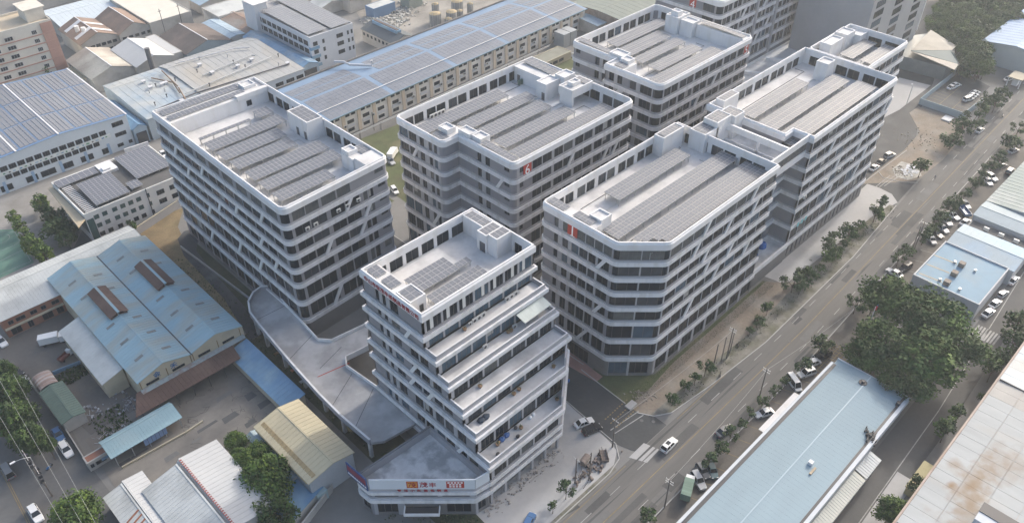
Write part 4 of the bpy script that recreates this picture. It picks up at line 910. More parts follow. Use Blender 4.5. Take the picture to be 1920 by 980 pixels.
def spread_(a, b, k, w): return [(a + (b - a - w) * i / max(1, k - 1), a + (b - a - w) * i / max(1, k - 1) + w) for i in range(k)]
blueroof = M('blue_sheet_roof', (0.29, 0.42, 0.475), .6, .1, .06, .5, (.3, 1.2, 1), dirt=(.36, .37, .33), dirtamt=.55, dirtscale=.16, spec=.2)
bluevivid = M('bright_blue_sheet', (0.15, 0.27, 0.4), .5, .1, .1, .8, dirt=(.25, .36, .42), dirtamt=.4, dirtscale=.15)
brownroof = M('rusty_brown_sheet', (0.12, 0.075, 0.06), .8, .2, .2, 1.5, dirt=(.2, .13, .1), dirtamt=.4)
cream = M('cream_render', (0.46, 0.41, 0.31), .85, .08, .1, 1.0, dirt=(.3, .26, .2), dirtamt=.3)
greysheet = M('pale_sheet_roof', (0.5, 0.515, 0.5), .6, .1, .08, .8, dirt=(.32, .33, .32), dirtamt=.4)
whitesheet = M('white_sheet_roof', (0.5, 0.5, 0.488), .55, .05, .1, .8, dirt=(.55, .55, .53), dirtamt=.3)
creamroof = M('cream_sheet_roof', (0.5, 0.44, 0.3), .6, .07, .08, .8, dirt=(.42, .37, .26), dirtamt=.3)
tilebrown = M('brown_tile_roof', (0.23, 0.165, 0.13), .85, .18, .2, 2.0, dirt=(.16, .13, .115), dirtamt=.4)
tiledark = M('dark_tile_roof', (0.12, 0.1, 0.09), .85, .2, .2, 2.0, dirt=(.18, .14, .12), dirtamt=.4)
oldwall = M('stained_wall', (0.42, 0.4, 0.37), .9, .12, .15, 1.0, dirt=(.25, .23, .2), dirtamt=.4)
redwall = M('red_brick_wall', (0.3, 0.14, 0.095), .9, .15, .3, 2)
skyl = M('grimy_skylight', (.2, .21, .2), .5, .15, .8)
# twin gabled blue shed
X = [28.6, 34.6, 41.2, 47.7, 54.4]
for q, (xa, xb, lab) in enumerate([(X[0], X[2], 'left half of the twin blue gabled shed, with blue characters on its cream gable'), (X[2], X[4], 'right half of the twin blue gabled shed, beside the banded left block')]):
    g = gable('gabled_shed', lab, xa, xb, 145.6, 196.4, 7.0, 8.9, 'y', cream, blueroof, group=None, rib=1.0, over=.05 if q else .3)
    mid = (xa + xb) / 2; hw = (xb - xa) / 2
    def on(px_, yy, w, l, nm, mt):      # a sheet lying on the slope at offset px_ from the ridge
        s_ = 1 if px_ > 0 else -1; zz = lambda d: 8.9 - 1.9 * d / hw + .17
        b = MB(); d0, d1 = abs(px_), abs(px_) + w; k = [(mid + s_ * d0, yy, zz(d0)), (mid + s_ * d0, yy + l, zz(d0)), (mid + s_ * d1, yy + l, zz(d1)), (mid + s_ * d1, yy, zz(d1))]
        b.hexa(k + [(x, y, z + .04) for x, y, z in k]); b.build(nm, mt, g)
    for i in range(6):
        yy = 150 + i * 7.4 + q
        if q == 1 and 3 <= i <= 3 or q == 0 and i == 3: continue
        on(2.0, yy, 2.0, .8, 'skylight', skyl); on(-2.0, yy + 1.2, 2.0, .8, 'skylight', skyl)
    y0_ = 167.6 if q == 0 else 169.6
    b = MB(); zz = 9.6
    for s_ in (1, -1):
        k = [(mid + s_ * .25, y0_, 9.9), (mid + s_ * .25, y0_ + 13, 9.9), (mid + s_ * 2.3, y0_ + 13, 9.0), (mid + s_ * 2.3, y0_, 9.0)]; b.hexa(k + [(x, y, z + .12) for x, y, z in k])
    b.box(mid - 2.0, y0_ + .3, 8.2, mid + 2.0, y0_ + 12.7, 9.05); ro = b.build('roof_vent', brownroof, g)
    b = MB(); b.box(mid - .3, y0_ - .1, 9.92, mid + .3, y0_ + 13.1, 10.1); b.build('vent_ridge', blueroof, ro)
    for a in (1.4, 7.6): window(g, (xa, 145.6), (1, 0), (0, -1), a, a + 3.0, 5.0, 5.7, 3, 1, darkm, glass, True, -.03)
    if q == 0:
        for i, ch in enumerate('金禾'): text('blue_character', ch, (xa, 145.6), (1, 0), (0, -1), 3.4 + i * 4.0, .04, 6.0, 1.7, M('blue_character_paint', (.04, .13, .3), .6, .05), g, bold=.02)
    b = MB()
    for a in (.2, 6.4, 12.2): b.box(xa + a, 145.5, 4.6, xa + a + .14, 145.6, 7.0)
    kind(b.build('rust_stain_pipe', M('rusty_pipe', (.2, .12, .05), .8, .2), g), 'thing')
b = MB(); b.box(41.05, 145.4, 7.0, 41.35, 196.6, 7.2); tag(b.build('valley_gutter', darkm), 'dark valley gutter between the two gables of the twin blue shed', 'gutter')
gable('lean_to', 'pale ribbed lean-to roof along the left side of the twin blue shed', 23.4, 28.3, 153.5, 177.6, 4.6, 6.0, 'y', cream, greysheet, ridge=28.3, rib=.9)
r = gable('long_shed', 'long pale ribbed roof over the red walled workshop row beside the court', 14.4, 53.6, 190.2, 206.0, 5.6, 7.0, 'x', redwall, greysheet, ridge=201.0, rib=.8)
wrow(r, '-y', 14.4, 190.2, 28.6, 0, [(1.2, 2.4), (3.0, 5.2), (6.4, 8), (9.0, 10.2), (11.6, 13.4)], 3.5, 4.6); wrow(r, '-y', 14.4, 190.2, 28.6, 0, [(1.0, 3.4), (5, 6.2), (8.5, 11), (12, 13.6)], .3, 2.3)
b = MB(); b.box(14.4, 189.4, 2.7, 28.4, 190.15, 2.95); b.build('walkway', cream, r)
r = thing('canopy', 'rusty brown sheet canopy along the front of the twin blue shed', 'canopy', (27.4, 140, 0))
b = MB(); k = [(24.4, 139.9, 3.6), (49.8, 139.9, 3.6), (50.6, 145.5, 4.6), (27.4, 145.5, 4.6)]; b.hexa(k + [(x, y, z + .1) for x, y, z in k]); b.build('roof_sheet', brownroof, r)
b = MB()
for i in range(26): x = 25 + i; b.hexa([(x, 139.85, 3.69), (x + .06, 139.85, 3.69), (x + .06, 145.5, 4.69), (x, 145.5, 4.69), (x, 139.85, 3.76), (x + .06, 139.85, 3.76), (x + .06, 145.5, 4.76), (x, 145.5, 4.76)])
kind(b.build('roof_seam', brownroof, r), 'stuff')
b = MB(); k = [(28.4, 144.2, 4.52), (54.0, 144.2, 4.52), (54.0, 145.5, 4.75), (28.4, 145.5, 4.75)]; b.hexa(k + [(x, y, z + .04) for x, y, z in k]); b.build('flashing_sheet', M('faded_blue_sheet', (.3, .36, .38), .6, .2, .5, dirt=(.2, .13, .1), dirtamt=.5, dirtscale=.5), r)
for i in range(7): b = MB(); b.box(26 + i * 3.9, 140.2, 0, 26.15 + i * 3.9, 140.35, 3.6); b.build('post', darkm, r)
gable('lean_to', 'bright blue lean-to roof along the passage from the twin shed to the cream hall', 48.9, 54.0, 119.6, 144.2, 2.9, 3.9, 'y', cream, bluevivid, ridge=54.0, rib=1.3)
r = gable('cream_hall', 'cream roofed hall with a narrow side glazing strip, left of the terraced building', 40.6, 51.0, 97.0, 117.0, 6.4, 7.5, 'y', M('pale_blue_grey_wall', (.4, .42, .44), .8, .08), creamroof, ridge=46.4, rib=1.1)
b = MB(); k = [(40.1, 97.4, 6.1), (42.4, 97.4, 6.9), (42.4, 116.4, 6.9), (40.1, 116.4, 6.1)]; b.hexa(k + [(x, y, z + .1) for x, y, z in k]); st = b.build('lattice_strip', M('tan_strip', (.4, .3, .16), .7, .1), r)
b = MB()
for i in range(14):
    y = 97.6 + i * 1.42; b.bar((40.15, y, 6.24), (42.35, y, 7.0), .018); b.bar((40.15, y, 6.24), (42.35, y + 1.3, 7.0), .015)
b.build('lattice', M('brown_bar', (.2, .15, .09), .8, 0), st)
b = MB(); k = [(46.9, 105, 7.55), (50.6, 105, 6.75), (50.6, 105.02, 6.75), (46.9, 105.02, 7.55)]
gable('side_shed', 'pale blue rounded sheet roof along the left side of the cream hall', 38.9, 40.9, 102.2, 118.4, 3.7, 4.1, 'y', oldwall, M('pale_blue_sheet', (.36, .43, .45), .6, .1), rib=.7)
r = gable('open_shed', 'light blue sheet canopy on posts beside the yard entrance', 16.0, 31.4, 133.3, 138.8, 3.6, 4.6, 'x', darkm, M('aqua_sheet', (.3, .43, .46), .55, .08, .1, dirt=(.38, .46, .46), dirtamt=.5), ridge=137.0, rib=.7, z0=3.2)
for i in range(5): b = MB(); b.box(16.6 + i * 3.6, 133.6, 0, 16.75 + i * 3.6, 133.75, 3.6); b.build('post', steel, r)
b = MB(); b.box(22.8, 133.4, 1.2, 27.8, 133.5, 3.4); sh_ = b.build('blue_screen', M('screen_blue', (.2, .3, .48), .6, .08), r)
for i in range(5): b = MB(); b.box(23.6 + i * .85, 133.34, 1.2, 23.66 + i * .85, 133.4, 3.4); b.build('screen_rib', darkm, sh_)
b = MB(); b.box(16.0, 137.0, 0, 31.0, 138.6, 3.3); b.build('rear_room', oldwall, r)
r = box_building('gate_house', 'low gate house with a red roof edge at the corner of the yard', 11.9, 16.6, 136.2, 138.4, 2.6, oldwall, redwall, .15)
wrow(r, '-y', 11.9, 136.2, 0, 0, [(.4, 1.1), (1.5, 3.6)], .9, 1.9)
b = MB(); b.box(14.6, 136.12, 1.2, 16.9, 136.19, 2.0); b.build('notice_panel', bluevivid, r)
r = gable('pale_hall', 'large white sheet roof with a red and white ridge strip below the yard', 24.3, 33.0, 98.4, 120.4, 5.4, 6.4, 'y', oldwall, whitesheet, ridge=25.3, rib=1.1)
b = MB()
for i in range(34): b.box(25.0, 98.6 + i * .64, 6.5, 25.5, 98.6 + i * .64 + .34, 6.62)
kind(b.build('ridge_strip', M('faded_red_strip', (.32, .1, .09), .8, .3, 2), r), 'stuff')
gable('pale_hall', 'grey ribbed roof between the white hall and the small tin roofed shed', 16.9, 24.2, 96.0, 119.6, 4.9, 6.3, 'y', oldwall, greysheet, ridge=24.2, rib=.9)
b = gable('small_shed', 'small white shed roof with scattered dark patches near the street tree', 14.6, 18.6, 110.0, 124.8, 4.3, 4.7, 'y', oldwall, whitesheet, ridge=15.0, rib=1.0)
gable('small_shed', 'pale grey shed roof with rust red strips beside the street tree', 10.9, 14.5, 100.0, 124.4, 3.9, 4.6, 'y', oldwall, greysheet, ridge=14.5, rib=1.0)
for i in range(3): bb = MB(); k = [(11.4, 112.6 + i * 1.4, 4.13), (14.3, 113.4 + i * 1.4, 4.7), (14.3, 113.8 + i * 1.4, 4.7), (11.4, 113.0 + i * 1.4, 4.13)]; bb.hexa(k + [(x, y, z + .06) for x, y, z in k]); tag(bb.build('rusty_strip', M('rust_strip', (.24, .1, .06), .8, .2)), ('upper', 'middle', 'lower')[i] + ' rusty sheet strip on the pale grey shed roof', 'roofing sheet')
r = thing('blue_flat_roof', 'low bright blue flat roof between the white hall and the cream hall', 'building', (33, 97, 0)); b = MB(); b.prism([(22, 91), (43, 96.9), (43, 97.3), (40.4, 97.3), (40.4, 102.0), (38.8, 103), (33.2, 103.5), (33.2, 97.6), (22, 97.6)], 0, 2.9, 0); b.build('wall', oldwall, r)
b = MB(); b.prism([(22, 90.8), (43.1, 96.8), (43.1, 97.2), (40.5, 97.4), (40.5, 102.1), (38.7, 103.1), (33.1, 103.6), (33.1, 97.5), (22, 97.5)], 2.9, 3.05, 0); b.build('roof', bluevivid, r)
b = MB(); b.box(41.0, 95.9, 0, 43.4, 98.0, 2.7); r2 = tag(b.build('meter_shed', M('aqua_small', (.35, .45, .46), .6, .1)), 'small aqua roofed shed at the front corner of the cream hall', 'shed')
def wall_thing(name, label, pts, h, th, m, cat='wall', cap=None):
    r = thing(name, label, cat, (*pts[0], 0)); b = MB(); poly_wall(b, pts, 0, h, th); b.build('wall', m, r)
    if cap: b = MB(); poly_wall(b, pts, h + .001, h + .1, th + .12); b.build('coping', cap, r)
    return r
wall_thing('boundary_wall', 'pale stained boundary wall below the blue flat roof', [(30, 91.4), (44.5, 96.6), (45, 97)], 2.0, .3, oldwall)
wall_thing('boundary_wall', 'low cream kerb wall along the open shed', [(17, 132.4), (31, 131.6), (35, 131.9)], .6, .25, cream)
wall_thing('boundary_wall', 'grey fence wall between the small office and the dry grass', [(54.7, 210.6), (56, 208.4), (71.4, 213.0)], 2.6, .2, M('grey_fence', (.3, .31, .33), .8, .08), cap=cream)
wall_thing('boundary_wall', 'white wall behind the car near the small office', [(73.3, 254.1), (81, 253.4)], 2.0, .4, white)
wall_thing('boundary_wall', 'low wall with a blue rail across the dark yard', [(17.3, 169.8), (23.2, 168.8)], 1.1, .2, bluevivid)
wall_thing('boundary_wall', 'yard wall along the left road', [(12.2, 139), (12.6, 150), (12.4, 170)], 1.6, .2, oldwall)
wall_thing('boundary_wall', 'pale plinth wall along the foot of the left block', [(61.9, 194), (64.6, 150)], .8, .3, pave)
# lean roofs by the left road
r = thing('arched_shelter', 'small arched rusty roofed shelter by the left road', 'shelter', (12.7, 163.2, 0)); b = MB(); N = 8; pr = []
for i in range(N + 1): a = pi * i / N; pr.append((16.8 - 2.05 + 2.05 * cos(a), 2.7 + 0.9 * sin(a)))
for i in range(N):
    (xa, za), (xb, zb) = pr[i], pr[i + 1]; b.hexa([(xa, 163.2, za), (xb, 163.2, zb), (xb, 168.4, zb), (xa, 168.4, za), (xa, 163.2, za + .1), (xb, 163.2, zb + .1), (xb, 168.4, zb + .1), (xa, 168.4, za + .1)])
b.build('roof', M('striped_rust', (.3, .22, .19), .8, .3, .3, 2.2, (.2, 2.5, 1), dirt=(.5, .48, .46), dirtamt=.6, dirtscale=.5), r); b = MB(); b.box(12.9, 163.4, 0, 16.6, 168.2, 2.7); b.build('wall', darkm, r)
gable('green_roof_shed', 'long green ribbed roof shed beside the left road', 12.6, 17.2, 150.0, 162.6, 3.1, 3.6, 'y', oldwall, M('dull_green_sheet', (.12, .17, .14), .7, .15, .2), rib=.8)
# solar hall
SWm = M('pale_blue_wall', (.52, .57, .61), .8, .06, .1, 1)
r = thing('solar_hall', 'huge hall at the left edge roofed with grey solar sheets, white and blue seams', 'building', (36, 257.4, 0))
x0, x1, xr, y0, y1, ze, zr = 34.5, 78.3, 57.0, 257.6, 305.5, 11.4, 12.7
b = MB(); P = [(x0, 0), (x1, 0), (x1, ze), (xr, zr), (x0, ze)]; b.v += [(x, y0, z) for x, z in P] + [(x, y1, z) for x, z in P]; b.f += [(0, 1, 2, 3, 4), (9, 8, 7, 6, 5)] + [(i, (i + 1) % 5, 5 + (i + 1) % 5, 5 + i) for i in range(5)]; b.m += [0] * 7; b.build('wall', SWm, r)
sg_ = MB(); seam = MB(); ws = MB()
for s_, xe in ((1, x1), (-1, x0)):
    L_ = abs(xe - xr); nb = 4; zf = lambda d: zr + (ze - zr) * d / L_ + .08
    for i in range(nb):
        for j in range(3):
            for q in range(4):
                da = L_ * (i + q / 4) / nb + (.5 if q == 0 else .12); db = L_ * (i + (q + 1) / 4) / nb - .06
                ya = y0 + .4 + (y1 - y0 - .8) * j / 3 + .35; yb = y0 + .4 + (y1 - y0 - .8) * (j + 1) / 3 - .35
                nn_ = 8
                for w in range(nn_):
                    a, c = ya + (yb - ya) * w / nn_, ya + (yb - ya) * (w + 1) / nn_ - .04
                    k = [(xr + s_ * da, a, zf(da)), (xr + s_ * da, c, zf(da)), (xr + s_ * db, c, zf(db)), (xr + s_ * db, a, zf(db))]
                    sg_.hexa(k + [(x, y, z + .1) for x, y, z in k])
    k = [(xr, y0 - .3, zr + .02), (xr, y1 + .3, zr + .02), (xe + s_ * .4, y1 + .3, ze + .01), (xe + s_ * .4, y0 - .3, ze + .01)]; seam.hexa(k + [(x, y, z + .05) for x, y, z in k])
seam.build('roof', M('roof_blue_sheet', (.12, .2, .33), .5, .1), r); kind(sg_.build('solar_panel', M('pale_solar', (.21, .215, .23), .45, .1, .15, .8, (1, .3, 1), spec=.35), r), 'stuff')  # solar sheets in a paler grey than the other solar cells
for xx in (xr, 44.0, 78.4): b = MB(); zz = zr - abs(xx - xr) / 21.4 * 1.3 + .2; b.box(xx - .25, y0 - .3, zz, xx + .25, y1, zz + .12); b.build('white_seam', white, r)
wrow(r, '-y', x0, y0, 0, 0, spread_(1, 36, 14, 2.1), 7.2, 8.8, 3); wrow(r, '-y', x0, y0, 0, 0, spread_(4, 33, 13, 1.9), 4.3, 5.8, 3); wrow(r, '-y', x0, y0, 0, 0, [(1.5, 5), (9, 12.5), (13.5, 18), (19.5, 23.5), (26, 30), (33, 35)], .8, 2.8, 2)
wrow(r, '-y', x0, y0, 0, 0, [(38.5, 42.2)], 8.6, 10.2, 3); wrow(r, '-y', x0, y0, 0, 0, [(38.5, 42.2)], 5.0, 6.4, 3); wrow(r, '-y', x0, y0, 0, 0, [(38.2, 40.2), (42, 43.2)], 1.4, 2.6, 2)
b = MB(); b.box(x0, y0 - .3, 6.0, 71.5, y0 - .02, 7.1); bn = b.build('banner', M('banner_white', (.6, .63, .62), .7, .12, .6), r)
for i in range(22):
    b = MB(); xx = x0 + 2 + i * 1.6 + random.uniform(-.3, .3); b.box(xx, y0 - .33, 6.2 + random.uniform(0, .3), xx + random.uniform(.4, 1.1), y0 - .3, 6.75); b.build('banner_print', [bluevivid, M('banner_green', (.1, .25, .15), .7, .1), darkm, M('banner_pale_blue', (.35, .45, .55), .7, .1)][i % 4], bn)
for xx in (37, 45.5, 54, 62, 69.5): b = MB(); b.box(xx, y0 - .12, 0, xx + .9, y0 - .02, 4.0); b.build('blue_pier', M('pier_blue', (.25, .36, .5), .8, .08), r)
# small office with solar roof
r = box_building('small_office', 'three storey white office with rooftop solar and a glazed corner', 45.6, 75.5, 213.2, 236.0, 9.6, M('office_white', (.7, .7, .68), .8, .07, .1, 1, dirt=(.42, .42, .41), dirtamt=.2), M('dark_roof', (.1, .1, .1), .9, .2))
for z in (7.2, 4.4, 1.5): wrow(r, '-y', 45.6, 213.2, 0, 0, [(2.2 + i * 2.35 + (0.5 if i > 1 else 0), 3.6 + i * 2.35 + (.5 if i > 1 else 0)) for i in range(6)] + [(17.6, 18.4)], z, z + 1.35, 2, glassG if z > 3 else glass)
for z in (6.6, 3.6): wrow(r, '-y', 45.6, 213.2, 0, 0, [(20.5, 22.8), (24.5, 27.2)], z, z + 1.5, 3)
wrow(r, '-x', 45.6, 213.2, 0, 236, [(1 + i * 3.6, 4.2 + i * 3.6) for i in range(6)], 3.0, 8.6, 3, glassG, rows=3); wrow(r, '-y', 42.6, 213.15, 0, 0, [(3.1, 5.0)], .4, 8.0, 1, glassG)
b = MB(); b.prism([(42.6, 210.6), (45.4, 213.0), (45.4, 236.0), (44.2, 236.0)], 8.3, 8.7, 0); b.build('entrance_eave', M('tan_eave', (.45, .38, .27), .8, .1), r)
b = MB(); [b.box(46.5, 214 + i * 1.0, 10.0, 49.0, 214.35 + i * 1.0, 10.12) for i in range(21)]; kind(b.build('pergola_slat', frameW, r), 'stuff')
b = MB(); b.box(58.2, 229.5, 9.64, 62.8, 235.6, 10.5, 0); b.box(58.8, 230.2, 10.5, 61, 232.4, 11.0); b.build('roof_room', white, r)
b = MB(); b.cyl(63.4, 213.1, 0, 10.4, .12, 8); b.build('drain_pipe', darkm, r)
solar_array('big solar array on the near half of the small office roof', 49.8, 214.4, 59.6, 227.6, 10.4, 9.65, 'arrays on the small office', px=1.22, py=1.05, tilt=.06, cm=solarB)
solar_array('solar array on the far right part of the small office roof', 64.0, 219.5, 74.6, 234.8, 10.4, 9.65, 'arrays on the small office', px=1.32, py=1.05, tilt=.03, cm=solarB)
solar_array('narrow tilted solar array along the rear edge of the small office', 45.9, 231.0, 57.6, 234.6, 10.3, 9.65, 'arrays on the small office', px=1.67, py=.9, tilt=.06, cm=solarB)
solar_array('smallest solar array on the small office, by the roof tanks', 60.5, 215.4, 63.9, 219.4, 10.3, 9.65, 'arrays on the small office', px=1.2, py=1.05, tilt=.05, cm=solarB)
# ------------------------------------------------------------------ the factories behind
r = gable('arched_passage', 'blue covered passage between the solar hall and the grey saw roof', 78.6, 83.2, 256.5, 281.0, 6.0, 7.2, 'y', M('faded_blue_wall', (.3, .38, .45), .8, .1), bluevivid, rib=2.0)
b = MB(); b.box(79.2, 256.1, 0, 82.6, 256.45, 4.4); b.build('gate_opening', darkm, r)
saw = M('weathered_metal_roof', (0.36, 0.365, 0.36), .7, .12, .06, .6, (1, .5, 1), dirt=(.34, .31, .26), dirtamt=.5, dirtscale=.06)
sawb = M('weathered_blue_roof', (0.28, 0.35, 0.41), .65, .15, .08, .6, dirt=(.45, .45, .42), dirtamt=.7, dirtscale=.07)
gable('grey_factory', 'left bay of the low grey factory with a faded blue roof patch', 84.0, 105.0, 256.2, 290.4, 8.0, 9.0, 'x', M('factory_blue_wall', (.38, .44, .48), .8, .1), sawb, ridge=284.0, rib=2.5)
r = gable('grey_factory', 'wide grey metal roofed factory covered with vents and pipes', 105.4, 142.6, 252.0, 291.5, 8.0, 9.6, 'x', SWm, saw, ridge=284.0, rib=2.5)
wrow(r, '-y', 105.4, 252.0, 0, 0, [(24.8, 28), (29.3, 32.6), (33.6, 36.6)], 4.8, 6.2, 4); wrow(r, '-y', 105.4, 252, 0, 0, [(25, 29), (30, 33)], 1, 3, 2)
zroof = lambda y: 8.0 + 1.6 * (y - 252) / 32 + .1 if y < 284 else 9.7 - 1.6 * (y - 284) / 7.5
VS = [(random.uniform(90, 141), random.uniform(257, 283)) for _ in range(28)]
VS.sort(key=lambda p: (p[0] * .7077 - p[1] * .7065) / (p[0] * .55 + p[1] * .55))
for i, (x, y) in enumerate(VS):
    z = (8.0 + 1.6 * (y - 252) / 32 if x > 105 else 8.0 + (y - 256.2) / 27.8) + .1; b = MB()
    if i % 3: b.cyl(x, y, z - .3, z + 1.1, .16, 8); b.cyl(x, y, z + 1.1, z + 1.3, .34, 8)
    else: b.box(x - .55, y - .55, z - .3, x + .55, y + .55, z + .8); b.box(x - .75, y - .75, z + .8, x + .75, y + .75, z + 1.0)
    tag(b.build('roof_vent', [frameW, steel, darkm][i % 3]), ORD[i] + ' ventilator from the left on the low grey factory roof', 'roof vent', 'vents scattered over the low grey factory roof')
for i, pts in enumerate([[(101, 262, 9.2), (138, 266, 9.6)], [(88, 259, 8.7), (104, 260.5, 8.9), (140, 257.5, 8.9)], [(112, 270, 9.6), (133, 272, 9.9), (134, 270.5, 9.8)], [(103, 283, 10.0), (101.5, 268, 9.6), (99, 258, 9.2)], [(98, 281, 9.6), (102, 273, 9.3), (100, 264, 9.2)], [(109, 284, 10.6), (131, 281, 10.4), (136, 278, 10.2)]]):
    b = MB(); b.tube(pts, .24, 8); tag(b.build('roof_pipe', [steel, frameM, steel, M('rusty_duct', (.25, .17, .12), .8, .2), M('rusty_duct', (.25, .17, .12)), frameW][i]), ('long grey pipe across the middle of the grey factory roof', 'dark pipe along the front of the grey factory roof', 'bent pipe near the far side of the grey factory roof', 'rusty duct crossing between the two bays of the grey factory', 'curved rusty pipe on the faded blue roof patch', 'pale duct along the rear of the grey factory roof')[i], 'pipe')
r = gable('covered_way', 'bright blue arched covered way beside the white four storey factory', 143.4, 151.2, 255.6, 297.0, 6.4, 7.8, 'y', M('faded_blue_wall', (.3, .38, .45)), M('blue_arch_sheet', (.17, .29, .42), .5, .15, .15, .8, dirt=(.34, .38, .4), dirtamt=.5), rib=2.2)
b = MB(); b.box(144.6, 255.2, 0, 150, 255.55, 5.2); b.build('gate_opening', darkm, r)
wf = M('white_factory_wall', (.55, .57, .6), .8, .06, .1, 1)
r = box_building('white_factory', 'white four storey factory with two big solar covered roof halves', 152.5, 172.5, 261.5, 306, 13.6, wf, M('roof_grey', (.3, .3, .31), .8, .1))
for z in (10.2, 7.0, 3.6): wrow(r, '-y', 152.5, 261.5, 0, 0, [(1.2, 3.2), (5.4, 6.4), (12, 15), (17, 17.8), (18.8, 19.6)], z, z + 1.6, 3); wrow(r, '-x', 152.5, 261.5, 0, 306, spread_(3, 43, 11, 3.0), z, z + 2.0, 4)
for z in (1.8, 5.3, 8.7): b = MB(); b.box(152.4, 261.4, z, 156.4, 262.6, z + 1.2); b.build('blue_band', bluevivid, r)
b = MB(); b.box(150.6, 297, 0, 156.4, 306, 17.4); tw = b.build('stair_tower', wf, r); b = MB(); b.box(150, 296.4, 17.4, 157, 306.6, 17.7); b.build('tower_roof', white, tw)
psol = M('pale_solar', (.21, .215, .23))
for i, (a, c, lb) in enumerate([(153.2, 162.0, 'left solar covered half of the white factory roof'), (163.2, 172.0, 'right solar covered half of the white factory roof')]):
    solar_array(lb, a, 263.5 - i, c, 296 + i * 8, 14.3, 13.7, 'arrays on the white factory', False, .02, 1.1, 2.0, psol, post=False)
# long warehouse with blue solar roof
th_ = radians(0.0)
r = thing('long_warehouse', 'very long cream warehouse with a blue solar roof and pilasters', 'building', (98, 215, 0))
lwA, lwB = (96.0, 211.6), (259.5, 216.0)     # front eave line
d = Vector((lwB[0] - lwA[0], lwB[1] - lwA[1])); LWL = d.length; d.normalize(); lt, ln = (d.x, d.y), (d.y, -d.x); dep = 30.0; he, hr = 8.4, 9.6
b = MB(); b.obox(lwA, lt, ln, 0, LWL, -dep, 0, 0, he, 0); b.build('wall', M('warehouse_cream', (.76, .73, .67), .85, .08, .1, 1, dirt=(.36, .32, .27), dirtamt=.3), r)
Q = lambda a, dd, z: (lwA[0] + lt[0] * a + ln[0] * dd, lwA[1] + lt[1] * a + ln[1] * dd, z)
b = MB()
for e0, e1 in ((.8, -dep / 2), (-dep - .8, -dep / 2)):
    k = [Q(-.5, e0, he - .05), Q(LWL + .5, e0, he - .05), Q(LWL + .5, e1, hr), Q(-.5, e1, hr)]; b.hexa(k + [(x, y, z + .12) for x, y, z in k])
b.build('roof', M('roof_blue', (.17, .25, .36), .55, .1, .1), r)
b = MB(); sb_ = M('long_roof_solar', (.17, .185, .215), .45, .12, .2, .7, spec=.3)
rows = [(.5, -1.5), (-1.62, -3.2), (-3.32, -4.8), (-5.2, -6.9), (-7.0, -8.7), (-8.8, -10.5), (-10.6, -12.3), (-12.4, -14.2), (-15.6, -18.1), (-18.2, -20.7), (-21.3, -23.8), (-23.9, -26.4)]
for e0, e1 in rows:
    a = .5
    while a < LWL - 2:
        w = 1.9
        if not (int(a / 29) != int((a + w) / 29) or (55 < a < 64 and -24 < e0 < -14.5)):
            zz = lambda e: he + (hr - he) * (1 - abs(e + dep / 2) / (dep / 2)) + .1
            k = [Q(a, e0, zz(e0)), Q(a + w, e0, zz(e0)), Q(a + w, e1, zz(e1)), Q(a, e1, zz(e1))]; b.hexa(k + [(x, y, z + .08) for x, y, z in k])
        a += w + .1
kind(b.build('solar_panel', sb_, r), 'stuff')
b = MB(); b.obox(lwA, lt, ln, 0, LWL, -5.15, -4.85, he + .9, he + 1.02, 0); b.build('white_seam', white, r)
b = MB(); b.obox(lwA, lt, ln, -.5, LWL + .5, .8, 1.0, he - .3, he + .1, 0); b.build('eave_gutter', M('gutter_teal', (.17, .25, .29), .7, .1), r)
b = MB(); b.obox(lwA, lt, ln, -.5, LWL + .5, -dep - 1.2, -dep - .8, he - .6, he + .7, 0); b.build('rear_parapet', M('brown_parapet', (.2, .185, .17), .9, .1), r)
npil = 25
for i in range(npil):
    a = 2 + i * (LWL - 5) / (npil - 1); b = MB(); b.obox(lwA, lt, ln, a, a + 1.3, 0.01, .3, 0, he - .35, 0); b.build('pilaster', M('tan_pilaster', (.66, .56, .44), .85, .08), r)
    if i < npil - 1:
        g = (LWL - 5) / (npil - 1); window(r, lwA, lt, ln, a + 2.2, a + 5.0, 3.9, 5.2, 3, 1, frameM, glass, True, -.04); window(r, lwA, lt, ln, a + 1.7, a + 3.4, 6.7, 7.7, 2, 1, frameM, glass, False, -.04); window(r, lwA, lt, ln, a + 4.1, a + 5.8, 6.7, 7.7, 2, 1, frameM, glass, False, -.04)
        window(r, lwA, lt, ln, a + 2.2, a + 4.8, .9, 2.1, 2, 1, frameM, glass, False, -.04)
        b = MB(); b.obox(lwA, lt, ln, a + 2.0, a + 5.2, .02, .2, 2.5, 3.6, 0); b.build('spandrel_panel', M('pale_panel', (.6, .61, .62), .8, .06), r)
for i, a in enumerate([36, 48, 60, 66.5, 80, 86, 92, 98, 104, 111, 124, 131, 138, 145]):
    p = Q(a, .45, 3.2); dup(AC0, p, 0, ORD[i] + ' outdoor unit from the left on the cream warehouse wall', scale=1.35)
for i, z in enumerate((2.2, 3.0)):
    b = MB(); p = [Q(a, 5.0 + i * .6, z) for a in (18, 60, 100, 135)]; b.tube(p, .14, 6); pr_ = thing('pipe_run', ('lower', 'upper')[i] + ' long pipe on supports in front of the cream warehouse', 'pipe', p[0]); b.build('pipe', steel, pr_)
    b = MB(); 
    for a in range(20, 135, 9): s_ = Q(a, 5.0 + i * .6, 0); b.box(s_[0] - .06, s_[1] - .06, 0, s_[0] + .06, s_[1] + .06, z - .1)
    kind(b.build('pipe_support', darkm, pr_), 'stuff')
b = MB(); b.tube([Q(56, -31, 10.6), Q(58, -28, 10.8), Q(58.5, -25, 10.4), Q(64, -19, 10.2), Q(64, -19, 12.2)], .45, 10); tag(b.build('duct', frameW), 'fat bent duct crossing the blue roof of the long warehouse', 'duct')
